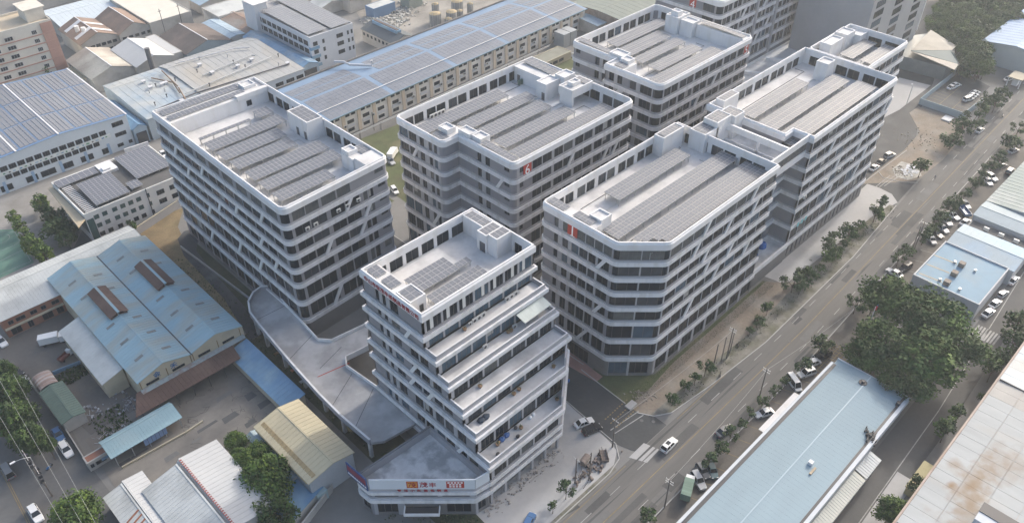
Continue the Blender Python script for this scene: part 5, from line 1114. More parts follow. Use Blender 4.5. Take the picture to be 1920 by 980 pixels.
b = MB(); p = Q(45, 4, 0); b.cyl(p[0], p[1], 0, 7, .14, 8); tag(b.build('chimney_pipe', darkm), 'thin dark chimney pipe standing before the cream warehouse', 'chimney')
# tiled halls at the top left
def tiled(lab, x0, x1, y0, y1, ze, zr, m, wm=oldwall, win=True, ridge=None):
    r = gable('tiled_hall', lab, x0, x1, y0, y1, ze, zr, 'y', wm, m, rib=0, ridge=ridge, ribm=white, over=.5)
    if win:
        k = int((x1 - x0) / 2.4); wrow(r, '-y', x0, y0, 0, 0, spread_(1, x1 - x0 - 1, k, 1.7), 3.8, 5.0, 3, pane=False); wrow(r, '-y', x0, y0, 0, 0, spread_(1, x1 - x0 - 1, k, 1.7), 1.0, 2.4, 3, pane=False)
    return r
r = tiled('orange brown gabled hall with white roof strips beside the apartment block', 94.0, 108.8, 335.0, 357, 6.5, 9.5, tilebrown)
for i, (a, y) in enumerate([(-1, 340), (-1, 350), (1, 338.5), (1, 347)]):
    xa, xb = (94.4, 101.2) if a < 0 else (101.6, 108.4); za, zb = (6.7, 9.55) if a < 0 else (9.55, 6.7)
    b = MB(); k = [(xa, y, za + .2), (xb, y, zb + .2), (xb, y + 2.4, zb + .2), (xa, y + 2.4, za + .2)]; b.hexa(k + [(x, y_, z + .05) for x, y_, z in k]); b.build('white_strip', white, r)
for i in range(2): b = MB(); b.cyl(97.5 + i * 1.3, 345.5 - i * 3.5, 7.5, 10.2, .9, 12); tag(b.build('water_tank', white), ('upper', 'lower')[i] + ' white water tank on the orange brown gabled hall', 'water tank')
tiled('larger brown gabled hall with a white ridge next to the pale flat roof', 108.9, 123.0, 334, 357, 6.5, 9.8, tilebrown)
tiled('half grey, half brown gabled shed behind the solar hall', 85.0, 101.0, 304, 327, 5.6, 8.2, M('mixed_tile_roof', (.33, .29, .25), .85, .25, .12, 2, dirt=(.42, .41, .36), dirtamt=.6, dirtscale=.06), win=False)
tiled('bright white gabled shed beside the low grey factory', 100.9, 115.4, 301, 323, 6.2, 8.6, whitesheet, win=False)
box_building('flat_shed', 'narrow white flat shed against the dark brown gabled hall', 115.5, 119.6, 302, 325, 6.2, oldwall, whitesheet, .1)
tiled('dark brown gabled hall with a long roof vent', 119.8, 139.0, 299, 322, 5.8, 8.8, tiledark, M('teal_grey_wall', (.28, .33, .35), .8, .1), False)
gable('blue_striped_shed', 'light blue shed roof with dark skylight slots', 139.4, 146.4, 301, 323, 5.6, 6.2, 'y', oldwall, M('light_blue_sheet', (.34, .43, .5), .6, .1), rib=2)
gable('rust_shed', 'rust brown shed roof left of the white four storey factory', 146.6, 160.5, 300.5, 323, 5.4, 6.6, 'y', oldwall, M('rust_tile', (.24, .175, .14), .85, .2, .15, 2, dirt=(.28, .27, .25), dirtamt=.6), rib=1.3)
r = box_building('flat_hall', 'large pale cream flat roofed hall at the top of the photo', 121.6, 140, 332.5, 371, 8.0, oldwall, M('cream_flat_roof', (.6, .57, .5), .8, .08), .2)
b = MB(); [b.cyl(123 + q * 9, 331 - q, 0, 12, .12, 6) for q in (0, 1)]
for q in (0, 1): b = MB(); b.cyl(126.5 + q * 8, 331.5, 0, 13, .14, 8); b.box(125.8 + q * 8, 331.4, 12, 127.2 + q * 8, 331.6, 12.15); tag(b.build('utility_pole', frameM), ('left', 'right')[q] + ' utility pole before the cream flat roofed hall', 'utility pole')
gable('blue_white_roof', 'long pale blue roof behind the orange brown halls', 96, 136, 360.5, 384, 5.5, 7, 'x', oldwall, M('pale_blue_white', (.5, .56, .6), .6, .06), rib=2)
box_building('low_shed', 'small cream low shed next to the half grey gabled shed', 82.4, 88, 309, 324, 4.0, oldwall, creamroof, .1)
box_building('garden_shed', 'small dark roofed shed among trees below the apartment block', 73.2, 77.4, 329, 337, 3.6, oldwall, tiledark, .1)
b = MB(); b.cyl(105.5, 298.5, 0, 13, 1.0, 14, 0, .9); tag(b.build('chimney', frameM), 'thick grey factory chimney beside the white gabled shed', 'chimney')
for i, (x, y, w, h, e, m) in enumerate([(128, 395, 26, 16, 6, tiledark), (150, 400, 24, 18, 6, M('rust_tile', (.24, .175, .14))), (170, 380, 20, 16, 6, greysheet), (100, 402, 24, 14, 5, greysheet), (176, 346, 18, 14, 7, whitesheet), (196, 360, 22, 16, 6, tilebrown), (215, 345, 20, 16, 7, greysheet), (180, 410, 28, 18, 6, tiledark), (228, 372, 26, 18, 7, whitesheet), (250, 345, 24, 14, 6, tilebrown)]):
    gable('far_shed', ('dark', 'rust', 'pale', 'low grey', 'white', 'brown', 'grey', 'blackish', 'big white', 'second brown')[i] + ' gabled shed in the far rows behind the apartment and white factory', x, x + w, y, y + h, e, e + 2, 'xy'[i % 2], oldwall, m, rib=0)
R8 = random.Random(3); ms = [tiledark, greysheet, tilebrown, M('rust_tile', (.24, .175, .14)), oldwall, M('light_blue_sheet', (.34, .43, .5))]
for i, (x, y) in enumerate([(168, 318), (186, 306), (198, 300), (186, 326), (205, 328), (226, 318), (243, 322), (262, 318), (240, 300), (262, 296), (278, 300), (150, 345), (130, 378), (280, 270), (292, 245), (275, 250)]):
    w, h, e = R8.uniform(10, 16), R8.uniform(9, 14), R8.uniform(3.5, 6)
    gable('old_shed', ORD[i] + ' of the small old sheds crowded behind the white factory and scrap yard', x, x + w, y, y + h, e, e + R8.uniform(.8, 2.2), 'xy'[i % 2], oldwall, ms[i % 6], rib=0, group='old sheds behind the factories')
r = box_building('old_house', 'white washed old building with a curved tin roof near parked cars', 146.5, 165, 322, 336, 6.5, M('whitewash', (.55, .54, .52), .9, .12, .2, dirt=(.35, .33, .3), dirtamt=.5), greysheet, .3)
wrow(r, '-y', 146.5, 322, 0, 0, spread_(1, 17, 6, 1.2), 3.5, 4.8, 2, pane=False)
# apartment block
am = M('apartment_cream', (.62, .58, .51), .85, .08, .1, 1, dirt=(.36, .33, .28), dirtamt=.3); pk = M('apartment_pink_band', (.42, .25, .2), .85, .08)
r = box_building('apartment_block', 'cream apartment block with pink bands at the top left corner', 50, 84.8, 328.5, 345, 21, am, M('tan_roof', (.5, .42, .31), .85, .12), .8)
for k in range(6):
    z = 1.2 + k * 3.3
    wrow(r, '-y', 50, 328.5, 0, 0, [(2, 4.4), (7, 9.6), (12.5, 15), (17.5, 20.4), (27, 28.8), (31.5, 33)], z, z + 1.5, 3, fm=frameW)
    b = MB(); b.box(50, 328.2, z - .75, 84.8, 328.48, z - .4); b.build('pink_band', pk, r)
b = MB(); b.box(80.6, 328.3, .0, 84.9, 328.47, 21); b.build('corner_panel', pk, r); b = MB(); b.box(78, 332, 21, 84.6, 341, 25.5); b.box(77.4, 331.4, 25.5, 85.2, 341.6, 25.8); b.build('stair_house', am, r)
# shed with blue lantern, tanks, the scrap yard
r = gable('dark_roof_shed', 'dark roofed white shed with a blue roof lantern behind the long warehouse', 183.5, 194.5, 250.5, 272, 5.4, 7.4, 'y', oldwall, M('slate_roof', (.1, .115, .125), .7, .12), rib=1.6)
b = MB(); b.box(187.8, 254, 7.2, 190.2, 270, 8.3); ln_ = b.build('roof_lantern', bluevivid, r); b = MB(); b.box(188.3, 254.5, 8.3, 189.7, 269.5, 8.5); b.build('lantern_top', tiledark, ln_)
wrow(r, '-x', 183.5, 250.5, 0, 272, spread_(1, 20, 8, 1.2), 3.0, 4.3, 2, pane=False)
for i, (x, y, h, rad) in enumerate([(214.9, 261.9, 6.0, 2.5), (221.6, 258.9, 5.8, 2.4), (229.4, 264, 7.0, 2.6), (218.6, 266, 8.0, 1.6), (218, 257, 4.2, 1.6), (226, 258.5, 5, 1.4), (233, 259.5, 6, 1.4)]):
    t_ = thing('storage_tank', ('big left', 'big middle', 'big rear', 'tall slim', 'small front', 'small right', 'far right')[i] + ' cylindrical tank with an ochre domed top behind the long warehouse', 'tank', (x, y, 0), 'storage tanks behind the warehouse')
    b = MB(); b.cyl(x, y, 0, h, rad, 16); b.build('shell', M('tank_steel', (.3, .3, .29), .6, .15), t_); b = MB(); b.tube([(x, y, h), (x, y, h + .5)], [rad * 1.03, rad * .4], 16); b.build('dome', M('tank_ochre', (.36, .29, .18), .8, .15), t_)
    b = MB(); [b.bar((x + rad * cos(a) * 1.05, y + rad * sin(a) * 1.05, 0), (x + rad * cos(a) * 1.05, y + rad * sin(a) * 1.05, h + 1.0), .05) for a in (3.6, 4.4, 5.2)]; kind(b.build('ladder_rail', steel, t_), 'stuff')
flat('scrap_yard', [(195, 252), (262, 247), (290, 300), (215, 330), (196, 290)], .05, M('dusty_yard', (.3, .28, .25), .95, .18, .08, 1, dirt=(.2, .19, .17), dirtamt=.6))
rub = MB()
for i in range(420):
    c = random.choice([(207, 280), (202, 276), (214, 284), (199, 285), (224, 288)]); x, y = c[0] + random.gauss(0, 3.4), c[1] + random.gauss(0, 2.6); s_ = random.uniform(.3, 1.1); rub.box(x, y, 0, x + s_, y + s_ * random.uniform(.5, 1.5), s_ * random.uniform(.3, 1.3))
o = rub.build('scrap_rubble', M('scrap_mix', (.4, .39, .36), .9, .5, .4, 1.5)); kind(o, 'stuff')
box_building('blue_yard_office', 'blue roofed yard office beside the scrap heaps', 201, 213, 287, 293, 4.6, M('deep_blue_wall', (.12, .2, .32), .8, .1), greysheet, .1)
b = MB(); b.box(219, 284.5, 0, 226.5, 291, 4.8); tag(b.build('container_house', M('green_grey_box', (.25, .28, .25), .8, .15)), 'green grey box house standing in the scrap yard', 'shed')
gable('blue_depot', 'pale blue flat depot roof beyond the end of the long warehouse', 256, 272, 206, 224, 4.6, 5.2, 'x', oldwall, M('depot_blue', (.27, .36, .43), .6, .1), rib=2)
gable('green_depot', 'wide grey green roof behind the block numbered five', 262, 300, 196, 226, 7.4, 8.2, 'x', M('rusty_siding', (.26, .2, .16), .9, .25, .5, 2), M('green_grey_roof', (.2, .225, .2), .8, .08), rib=3)
for i in range(2): b = MB(); b.box(237.6 + i * 4.2, 208, 0, 241.4 + i * 4.2, 213.6, 5.6); tag(b.build('water_tank', M('tank_panel_steel', (.33, .35, .36), .6, .12)), ('left', 'right')[i] + ' square steel panel tank beside the end of the long warehouse', 'tank')
r = box_building('pump_house', 'low tan pump house by the grass behind the numbered blocks', 216.5, 232, 199, 206, 3.2, cream, M('moss_roof', (.22, .22, .18), .9, .15), .2)
wrow(r, '-y', 216.5, 199, 0, 0, spread_(1.5, 11, 3, 2.6), 1, 2.2, 3, pane=False)
wall_thing('boundary_wall', 'grey stone wall round the grass behind the numbered blocks', [(213.6, 196.5), (214, 206), (238, 199)], 1.6, .3, concw)
# block four, its podium, the grey tower and the wedge pavilion
P4 = [(235, 137), (298, 137), (298, 164), (235, 164)]
T = Tower('factory_block', 'white banded block at the top of the photo with the red number 4 sign', (235, 137), pane=False)
e4 = {0: dict(win=groups(2.2, 54, 5.6, 1.0, 2, .25), mat=1, slant=[(6, 14, 1), (6, 28, 1), (5, 22, 1), (4, 32, 1), (3, 12, 1), (3, 26, 1), (5, 36, 1)]), 3: dict(win=[(20, 24.5, 3)], mat=0)}
block(T, P4, [1.8, 1, 1, 1], e4, {0: 'glass'}, vis0=2)
o, t, n, L = edge(P4, 3); sign(T, o, t, n, 14.6, 2.6, 33.3, 4.6, '4')
for x in (258, 272): T.wall.box(x, 136.2, 9, x + 1.2, 136.95, 39, 1)
T.close()
r = box_building('podium', 'low white podium roof between the numbered blocks and the link', 222, 300, 116, 136, 9.0, white, concrete, 1.0)
for i, (x, z) in enumerate([(236, 0), (252, 0)]):
    b = MB(); b.obox((x + 16, 134), (.5, -.86), (.86, .5), 0, 9, -.5, .5, 9.1, 10.2); bt = b.build('roof_duct', M('bright_duct', (.72, .73, .74), .4, .04)); tag(bt, ('left', 'right')[i] + ' bright white duct lying on the low podium roof', 'duct')
gw = M('tower_grey_cladding', (.33, .335, .345), .7, .07, .1, .8)
r = thing('grey_tower', 'tall grey clad office tower at the top right behind the white blocks', 'building', (262, 104, 0))
b = MB(); b.box(284, 106.5, 0, 335, 134, 46); b.build('wall', gw, r)
for a in (3, 20, 38.5):
    for k in range(11): z = 5 + k * 3.7; wrow(r, '-y', 284, 106.5, 0, 0, [(a, a + 7.4)], z, z + 2.5, 5, glassB if (k + int(a)) % 4 == 0 else glass, frameM, pane=False)
b = MB()
for k in range(11): b.box(335.01, 107, 6 + k * 3.7, 337.4, 129, 7.5 + k * 3.7)
kind(b.build('balcony_slab', M('tower_pale', (.42, .43, .45), .8, .06), r), 'stuff')
b = MB(); b.box(337.4, 106.8, 8, 338.0, 112, 46); b.build('fin_wall', white, r); b = MB(); b.box(288, 104, 0, 318, 106.4, 9); b.build('annex', gw, r)
r = thing('wedge_pavilion', 'wedge shaped pavilion with a folded pale and green roof beside the grey tower', 'pavilion', (317, 84, 0))
b = MB(); b.prism([(316.5, 102.5), (318.5, 86.0), (325, 84.6), (337, 90.5), (346, 104.5), (330, 112)], 0, 5.2, 0); b.build('wall', M('pavilion_glass_grey', (.17, .19, .195), .5, .12, .4), r)
for nm, pts, m in (('roof_facet', [at(1708, 95, 8), at(1785, 95, 8), at(1793, 87, 7), at(1745, 57, 7)], M('facet_tan', (.36, .34, .3), .8, .15, .2)), ('roof_facet', [at(1708, 96, 7.95), at(1797, 121, 6), at(1785, 95.5, 7.95)], M('facet_green', (.13, .17, .165), .6, .1)),
    ('roof_facet', [at(1708, 97, 7.8), at(1790, 132, 5.4), at(1797, 121.5, 5.95)], M('facet_strip', (.5, .45, .38), .7, .1)), ('roof_blade', [at(1784, 96, 8.1), at(1799, 121, 6.1), at(1788, 140, 2.5), at(1794, 122, 4.5)], white)):
    b = MB(); b.face([(x, y, z + .2) for x, y, z in pts]); b.face(pts[::-1])
    for p, q in zip(pts, pts[1:] + pts[:1]): b.face([p, q, (q[0], q[1], q[2] + .2), (p[0], p[1], p[2] + .2)])
    b.build(nm, m, r)
for i in range(5): window(r, (318.5, 86), (.978, -.21), (-.21, -.978), .5 + i * 1.25, 1.5 + i * 1.25, 2.4, 3.6, 2)
# ------------------------------------------------------------------ right of the road
bx0, bx1, by0, by1, bh = -120, 146.0, 23.9, 40.3, 6.0
skyb = M('sky_blue_roof', (0.2, 0.3, 0.37), .65, .08, .03, .3, (.35, 1, 1), dirt=(.26, .335, .375), dirtamt=.9, dirtscale=.025, spec=.15)
r = thing('blue_hall', 'long pale blue flat roofed hall at the lower right beside the parking strip', 'building', (bx1, by0, 0))
b = MB(); b.box(bx0, by0, 0, bx1, by1, bh - .2); b.build('wall', M('pale_wall', (.5, .51, .52), .8, .06), r)
b = MB(); ym = 32.2
for a, c in ((by0 + .1, ym), (by1 - .1, ym)):
    k = [(bx0, a, bh - .18), (bx1 - .1, a, bh - .18), (bx1 - .1, c, bh + .25), (bx0, c, bh + .25)]; b.hexa(k + [(x, y, z + .12) for x, y, z in k])
b.build('roof', skyb, r)
b = MB(); nrib = 96
for i in range(nrib):
    x = 30 + i * (bx1 - 31) / nrib
    for a, c in ((by0 + .1, ym), (by1 - .1, ym)):
        k = [(x, a, bh - .07), (x + .05, a, bh - .07), (x + .05, c, bh + .36), (x, c, bh + .36)]; b.hexa(k + [(q, y, z + .02) for q, y, z in k])
kind(b.build('roof_seam', skyb, r), 'stuff')
b = MB(); b.box(bx0, ym - .12, bh + .37, bx1, ym + .12, bh + .46); b.build('ridge_cap', M('ridge_pale_blue', (.33, .42, .48), .5, .05), r)
b = MB(); b.box(bx0, by1 - .05, 4.8, bx1 - 2, by1 + .55, bh + .3); b.box(bx0, by0 - .7, 4.6, bx1, by0 + .05, bh + .25); b.box(bx1 - .1, by0, 4.6, bx1 + .25, by1, bh + .25); b.build('parapet', M('pale_parapet', (.5, .53, .56), .7, .06), r)
b = MB(); b.box(bx0, by1 - .75, bh - .02, bx1 - 2, by1 - .06, bh + .06); b.box(bx0, by0 + .06, bh - .02, bx1, by0 + .6, bh + .06); b.build('box_gutter', darkm, r)
b = MB(); b.box(118, 40.9, 2.6, 133, 43.1, 2.75); b.build('white_awning', white, r)
for i, (px, py, lab, w) in enumerate([(1520, 868, 'small square vent on the pale blue hall roof', .9), (1618, 717, 'round dark vent on the pale blue hall roof near the big tree', 1.6), (1684, 757, 'small stub vent at the far corner of the pale blue hall', .8)]):
    x, y, z = at(px, py, 6.4); b = MB()
    if i == 1: b.cyl(x, y, 6.2, 6.55, .9, 14); b.cyl(x, y, 6.55, 7.0, .35, 10)
    else: b.box(x - w / 2, y - w / 2, 6.1, x + w / 2, y + w / 2, 7.0)
    tag(b.build('roof_vent', [white, darkm, darkm][i], None), lab, 'roof vent')
x, y, z = at(1524, 882, 6.4); b = MB(); b.box(x - 1.1, y - .22, 6.3, x + 1.1, y + .22, 6.5); tag(b.build('loose_plank', M('plank_wood', (.4, .33, .24), .9, .2)), 'loose brown plank lying on the pale blue hall roof', 'plank')
x, y, z = at(1631, 818, 6.3); b = MB()
for i in range(60):
    a, rr_ = random.uniform(0, 6.28), random.gauss(0, 1.1); b.box(x + rr_ * cos(a), y + rr_ * sin(a), 6.0, x + rr_ * cos(a) + random.uniform(.15, .8), y + rr_ * sin(a) + random.uniform(.1, .3), 6.4 + random.uniform(0, .35))
ht = kind(b.build('burnt_debris', M('charred', (.1, .095, .09), .95, .5, .6, 3)), 'stuff')
for i, (x0, x1) in enumerate([(60, 93), (93.4, 97.8), (98.2, 121), (121.4, 128)]):
    r = thing('side_awning', ('nearest corrugated', 'short glazed', 'long pale corrugated', 'far end')[i] + ' awning along the lane side of the pale blue hall', 'awning', (x0, 20.4, 0))
    k = [(x0, 20.5, 3.6), (x1, 20.5, 3.6), (x1, 23.15, 4.3), (x0, 23.15, 4.3)]; b = MB(); b.hexa(k + [(x, y, z + .1) for x, y, z in k]); b.build('roof_sheet', [whitesheet, glassG, M('cream_corrugated', (.5, .5, .44), .7, .1), greysheet][i], r)
    b = MB(); n_ = int((x1 - x0) / .7)
    for q in range(n_): x = x0 + q * .7; b.hexa([(x, 20.5, 3.69), (x + .08, 20.5, 3.69), (x + .08, 23.1, 4.39), (x, 23.1, 4.39), (x, 20.5, 3.75), (x + .08, 20.5, 3.75), (x + .08, 23.1, 4.45), (x, 23.1, 4.45)])
    kind(b.build('roof_seam', greysheet, r), 'stuff')
    b = MB(); b.box(x0 + .1, 20.9, 0, x1 - .1, 21.0, 3.6); b.build('side_wall', M('pale_wall', (.5, .51, .52)), r)
# rusty hall
rz0 = 8.0
r = thing('rusty_hall', 'big hall at the lower right corner with rust stained pale roof sheets', 'building', (182, 11.8, 0))
b = MB(); b.box(40, -40, 0, 187, 11.6, rz0 - .25); b.build('wall', M('peach_wall', (.45, .33, .26), .85, .1), r)
def rustmat(name, k):
    m = M(name, (.45, .47, .47), .7, .1, .1, .8, (1, .3, 1), dirt=(.38, .27, .16), dirtamt=k, dirtscale=.09); return m
RS = M('rust_spotted_sheet', (.35, .37, .375), .7, .1, .1, .8, (1, .3, 1), dirt=(.4, .33, .24), dirtamt=.1, dirtscale=.09)
def rust_spots(m, spots):
    n = m.node_tree; L = n.links; bs = n.nodes['Principled BSDF']; src = bs.inputs['Base Color'].links[0].from_socket; tc = n.nodes.new('ShaderNodeTexCoord'); nz = n.nodes.new('ShaderNodeTexNoise'); nz.inputs['Scale'].default_value = .5; nz.inputs['Detail'].default_value = 7; L.new(tc.outputs['Object'], nz.inputs['Vector'])
    for (x, y, sx, sy, k) in spots:
        mp = n.nodes.new('ShaderNodeMapping'); mp.vector_type = 'POINT'; mp.inputs['Scale'].default_value = (1 / sx, 1 / sy, 0); mp.inputs['Location'].default_value = (-x / sx, -y / sy, 0); L.new(tc.outputs['Object'], mp.inputs[0])
        ln = n.nodes.new('ShaderNodeVectorMath'); ln.operation = 'LENGTH'; L.new(mp.outputs[0], ln.inputs[0])
        a = n.nodes.new('ShaderNodeMath'); a.operation = 'MULTIPLY_ADD'; L.new(nz.outputs[0], a.inputs[0]); a.inputs[1].default_value = -1.6; L.new(ln.outputs['Value'], a.inputs[2])
        r_ = n.nodes.new('ShaderNodeMapRange'); L.new(a.outputs[0], r_.inputs[0]); r_.inputs[1].default_value = .35; r_.inputs[2].default_value = -.75; r_.inputs[3].default_value = 0; r_.inputs[4].default_value = k
        mx = n.nodes.new('ShaderNodeMix'); mx.data_type = 'RGBA'; L.new(r_.outputs[0], mx.inputs[0]); L.new(src, mx.inputs[6]); mx.inputs[7].default_value = (.23, .16, .095, 1); src = mx.outputs[2]
    L.new(src, bs.inputs['Base Color'])
rust_spots(RS, [(131, 4.5, 9, 3.2, .9), (127.5, 7.5, 1.6, 1.2, 1), (124, 3, 8, 2.2, .7), (119, -2, 3, 10, .5), (140, 2, 6, 5, .6), (133, 9, 2, 2, .6), (112, 2, 2, 6, .5)])
rms = [RS] + [rustmat('rust_sheet_b', .4), M('pale_blue_roof_sheet', (.43, .48, .51), .6, .08, .2, dirt=(.45, .43, .38), dirtamt=.5), M('grey_ribbed_sheet', (.36, .35, .33), .7, .08, .2)]
for i in range(33):
    for j in range(6):
        x0, y1 = 88 + i * 3.0, 11.5 - j * 5.2; x1, y0 = x0 + 2.95, y1 - 5.15
        z = lambda y: rz0 + (11.5 - y) * .03
        m = rms[3] if 154 < x0 < 163 else rms[0]
        if x0 >= 163: m = M('rust_red_sheet', (.28, .14, .1), .8, .25, .2, 2, (.3, 3, 1), dirt=(.42, .42, .42), dirtamt=.5) if j else rms[2]
        e = random.uniform(0, .03); b = MB(); k = [(x0, y0, z(y0) + e - .1), (x1, y0, z(y0) + e - .1), (x1, y1, z(y1) + e - .1), (x0, y1, z(y1) + e - .1)]; b.hexa(k + [(x, y, q + .12) for x, y, q in k]); b.build('roof_sheet', m, r)
b = MB(); b.box(40, -40, rz0 - .24, 88, 11.5, rz0); b.build('roof_sheet', rms[0], r)
b = MB(); b.box(40, 11.55, rz0 - .5, 187, 11.95, rz0 + .15); b.build('eave_trim', M('peach_trim', (.4, .33, .28), .8, .12, .3, 1, dirt=(.3, .22, .16), dirtamt=.4), r)
b = MB(); b.box(112.0, -40, rz0 + .02, 112.25, 11.4, rz0 + .4); b.box(163, -40, rz0 + .02, 163.2, 11.4, rz0 + .4); b.build('roof_joint', darkm, r)
b = MB(); b.box(122, -30, rz0 + .1, 126.5, 1.5, rz0 + 1.6); mo = b.build('roof_monitor', M('pale_parapet', (.5, .53, .56)), r); b = MB(); b.box(124.2, -30, rz0 + 1.6, 126.8, 1.6, rz0 + 1.75); b.build('monitor_vent', darkm, mo)
for i, x in enumerate((104, 126.5)): b = MB(); b.box(x, 12.2, 2.2, x + 9, 14.4, 2.4); b.box(x + .2, 12.2, 0, x + 8.8, 14.2, 2.2); tag(b.build('door_canopy', M('ochre_canopy', (.42, .38, .22), .8, .12)), ('near', 'far')[i] + ' small ochre canopy against the rusty hall wall', 'canopy')
# halls farther up the right side
r = box_building('blue_workshop', 'light blue flat roofed workshop with three square roof vents beyond the big tree', 189, 209.3, 24.7, 41.4, 5.0, M('pale_wall', (.5, .51, .52)), M('lavender_blue_roof', (.23, .33, .41), .7, .07, .05, .4, dirt=(.27, .33, .37), dirtamt=.4, spec=.1), .45)
for i, (px, py) in enumerate([(1803, 497), (1789, 514), (1775, 531)]):
    x, y, z = at(px, py, 5.4); b = MB(); b.box(x - .75, y - .75, 5.0, x + .75, y + .75, 6.3); tag(b.build('roof_vent', M('vent_tan', (.25, .22, .19), .8, .15)), ('far', 'middle', 'near')[i] + ' square tan vent on the light blue workshop roof', 'roof vent')
for i, (px, py) in enumerate([(1790, 492), (1828, 508), (1762, 525), (1799, 543)]):
    x, y, z = at(px, py, 5.2); b = MB(); b.cyl(x, y, 5.0, 5.7, .35, 8); tag(b.build('roof_vent', steel), ('far left', 'right', 'near left', 'near right')[i] + ' small round vent on the light blue workshop roof', 'roof vent')
for i in range(3): b = MB(); p, q = at2(1752 - i * 14, 478 + i * 17, 5.05), at2(1793 - i * 14, 494 + i * 17, 5.05); poly_wall(b, [p, q], 5.045, 5.07, .4); tag(b.build('roof_strip', M('tan_roof_strip', (.42, .36, .25), .8, .15)), ('far', 'middle', 'near')[i] + ' tan sealing strip on the light blue workshop roof', 'roofing strip')
gable('pale_workshop', 'pale roofed workshop next to the light blue workshop', 209.8, 221.6, 23.5, 41.0, 4.8, 5.6, 'y', M('pale_wall', (.5, .51, .52)), M('pale_blue_grey_sheet', (.36, .43, .47), .75, .07, .1, dirt=(.3, .42, .55), dirtamt=.5, dirtscale=.1), rib=1.5)
r = box_building('service_row', 'dark roofed service row with outdoor units between two pale workshops', 222.2, 228, 22, 40.6, 3.4, oldwall, M('dark_roof', (.1, .1, .1)), .2)
for i in range(4): dup(AC0, (225, 24 + i * 4, 3.5), 1.57, ORD[i] + ' outdoor unit on the dark service row roof', scale=1.6)
gable('pale_workshop', 'grey blue roofed workshop beyond the dark service row', 228.6, 237.8, 20, 41.0, 4.8, 5.4, 'y', M('pale_wall', (.5, .51, .52)), M('grey_blue_sheet', (.34, .4, .43), .75, .07), rib=1.5)
gable('pale_workshop', 'white and green roofed workshop at the right edge of the photo', 238.4, 290, 18, 40.9, 4.8, 5.6, 'x', M('pale_wall', (.5, .51, .52)), M('white_green_sheet', (.43, .45, .45), .75, .06, .05, dirt=(.25, .3, .28), dirtamt=.8, dirtscale=.05), rib=2)
r = gable('blue_white_hall', 'blue roofed hall with a pale wall at the top right edge', 346, 392, 60, 84, 8, 9.5, 'x', M('pale_wall_grey', (.42, .45, .45), .8, .06), M('deep_blue_sheet', (.15, .26, .42), .6, .08), rib=3)  # wall colour a little greyer than the other pale walls
gable('white_vault_hall', 'white ribbed hall roof behind the blue hall at the top right edge', 393, 440, 62, 84, 8, 10, 'x', oldwall, whitesheet, rib=3)
box_building('small_blue_shed', 'small teal roofed shed among the trees at the top right', 386, 396, 92, 99, 4, oldwall, M('teal_sheet', (.28, .38, .4), .7, .1), .1)
r = thing('guard_house', 'small gate canopy by the far car park entrance', 'gatehouse', (333, 64, 0)); b = MB(); b.box(331, 62.5, 3.4, 338, 67.5, 3.7); b.build('roof', cream, r); b = MB(); b.box(333, 64, 0, 335.5, 66, 3.4); b.build('cabin', white, r)
b = MB(); [b.box(x, y, 0, x + .3, y + .3, 3.4) for x, y in ((331.2, 62.7), (337.5, 62.7), (331.2, 67), (337.5, 67))]; kind(b.build('post', white, r), 'stuff')
wall_thing('site_fence', 'blue grey sheet fence round the far car park', [(331, 84.4), (293.2, 84.0), (293.2, 68.6), (310, 68)], 2.4, .15, M('fence_blue_grey', (.33, .4, .44), .7, .08))
flat('forest_path', PXP((1868, 10), (1850, 45), (1838, 75), (1846, 76), (1862, 48), (1885, 10)), .05, M('pale_track', (.33, .29, .25), .95, .15))
b = MB()
for i in range(46):
    x, y = at2(1705 + random.gauss(0, 9), 321 + random.gauss(0, 4.5)); s_ = random.uniform(.4, 1.4); b.hexa([(x, y, .09), (x + s_, y, .09), (x + s_, y + .6, .09), (x, y + .6, .09), (x, y, .2), (x + s_, y + .2, .35), (x + s_, y + .7, .3), (x, y + .6, .2)])
kind(b.build('rubble', M('white_rubble', (.55, .56, .58), .8, .3, .5, 2)), 'stuff')
b = MB()
for i in range(260):
    x, y = random.choice([(at2(1725 + random.gauss(0, 22), 262 + random.gauss(0, 12))), (at2(1690 + random.gauss(0, 8), 322 + random.gauss(0, 5))), (at2(1205 + random.gauss(0, 12), 745 + random.gauss(0, 7)))]); s_ = random.uniform(.1, .36); b.box(x, y, 0.05, x + s_, y + s_ * 1.3, .1 + s_ * .4)
kind(b.build('gravel_rubble', M('brown_rubble', (.24, .215, .18), .9, .35, .5, 2)), 'stuff')
x, y = at2(1776, 224); b = MB(); b.box(x - 2, y - 1.5, 0, x + 2, y + 1.5, .5); tag(b.build('trench_frame', concw), 'square concrete pit frame on the earth lot by the far car park', 'pit frame')
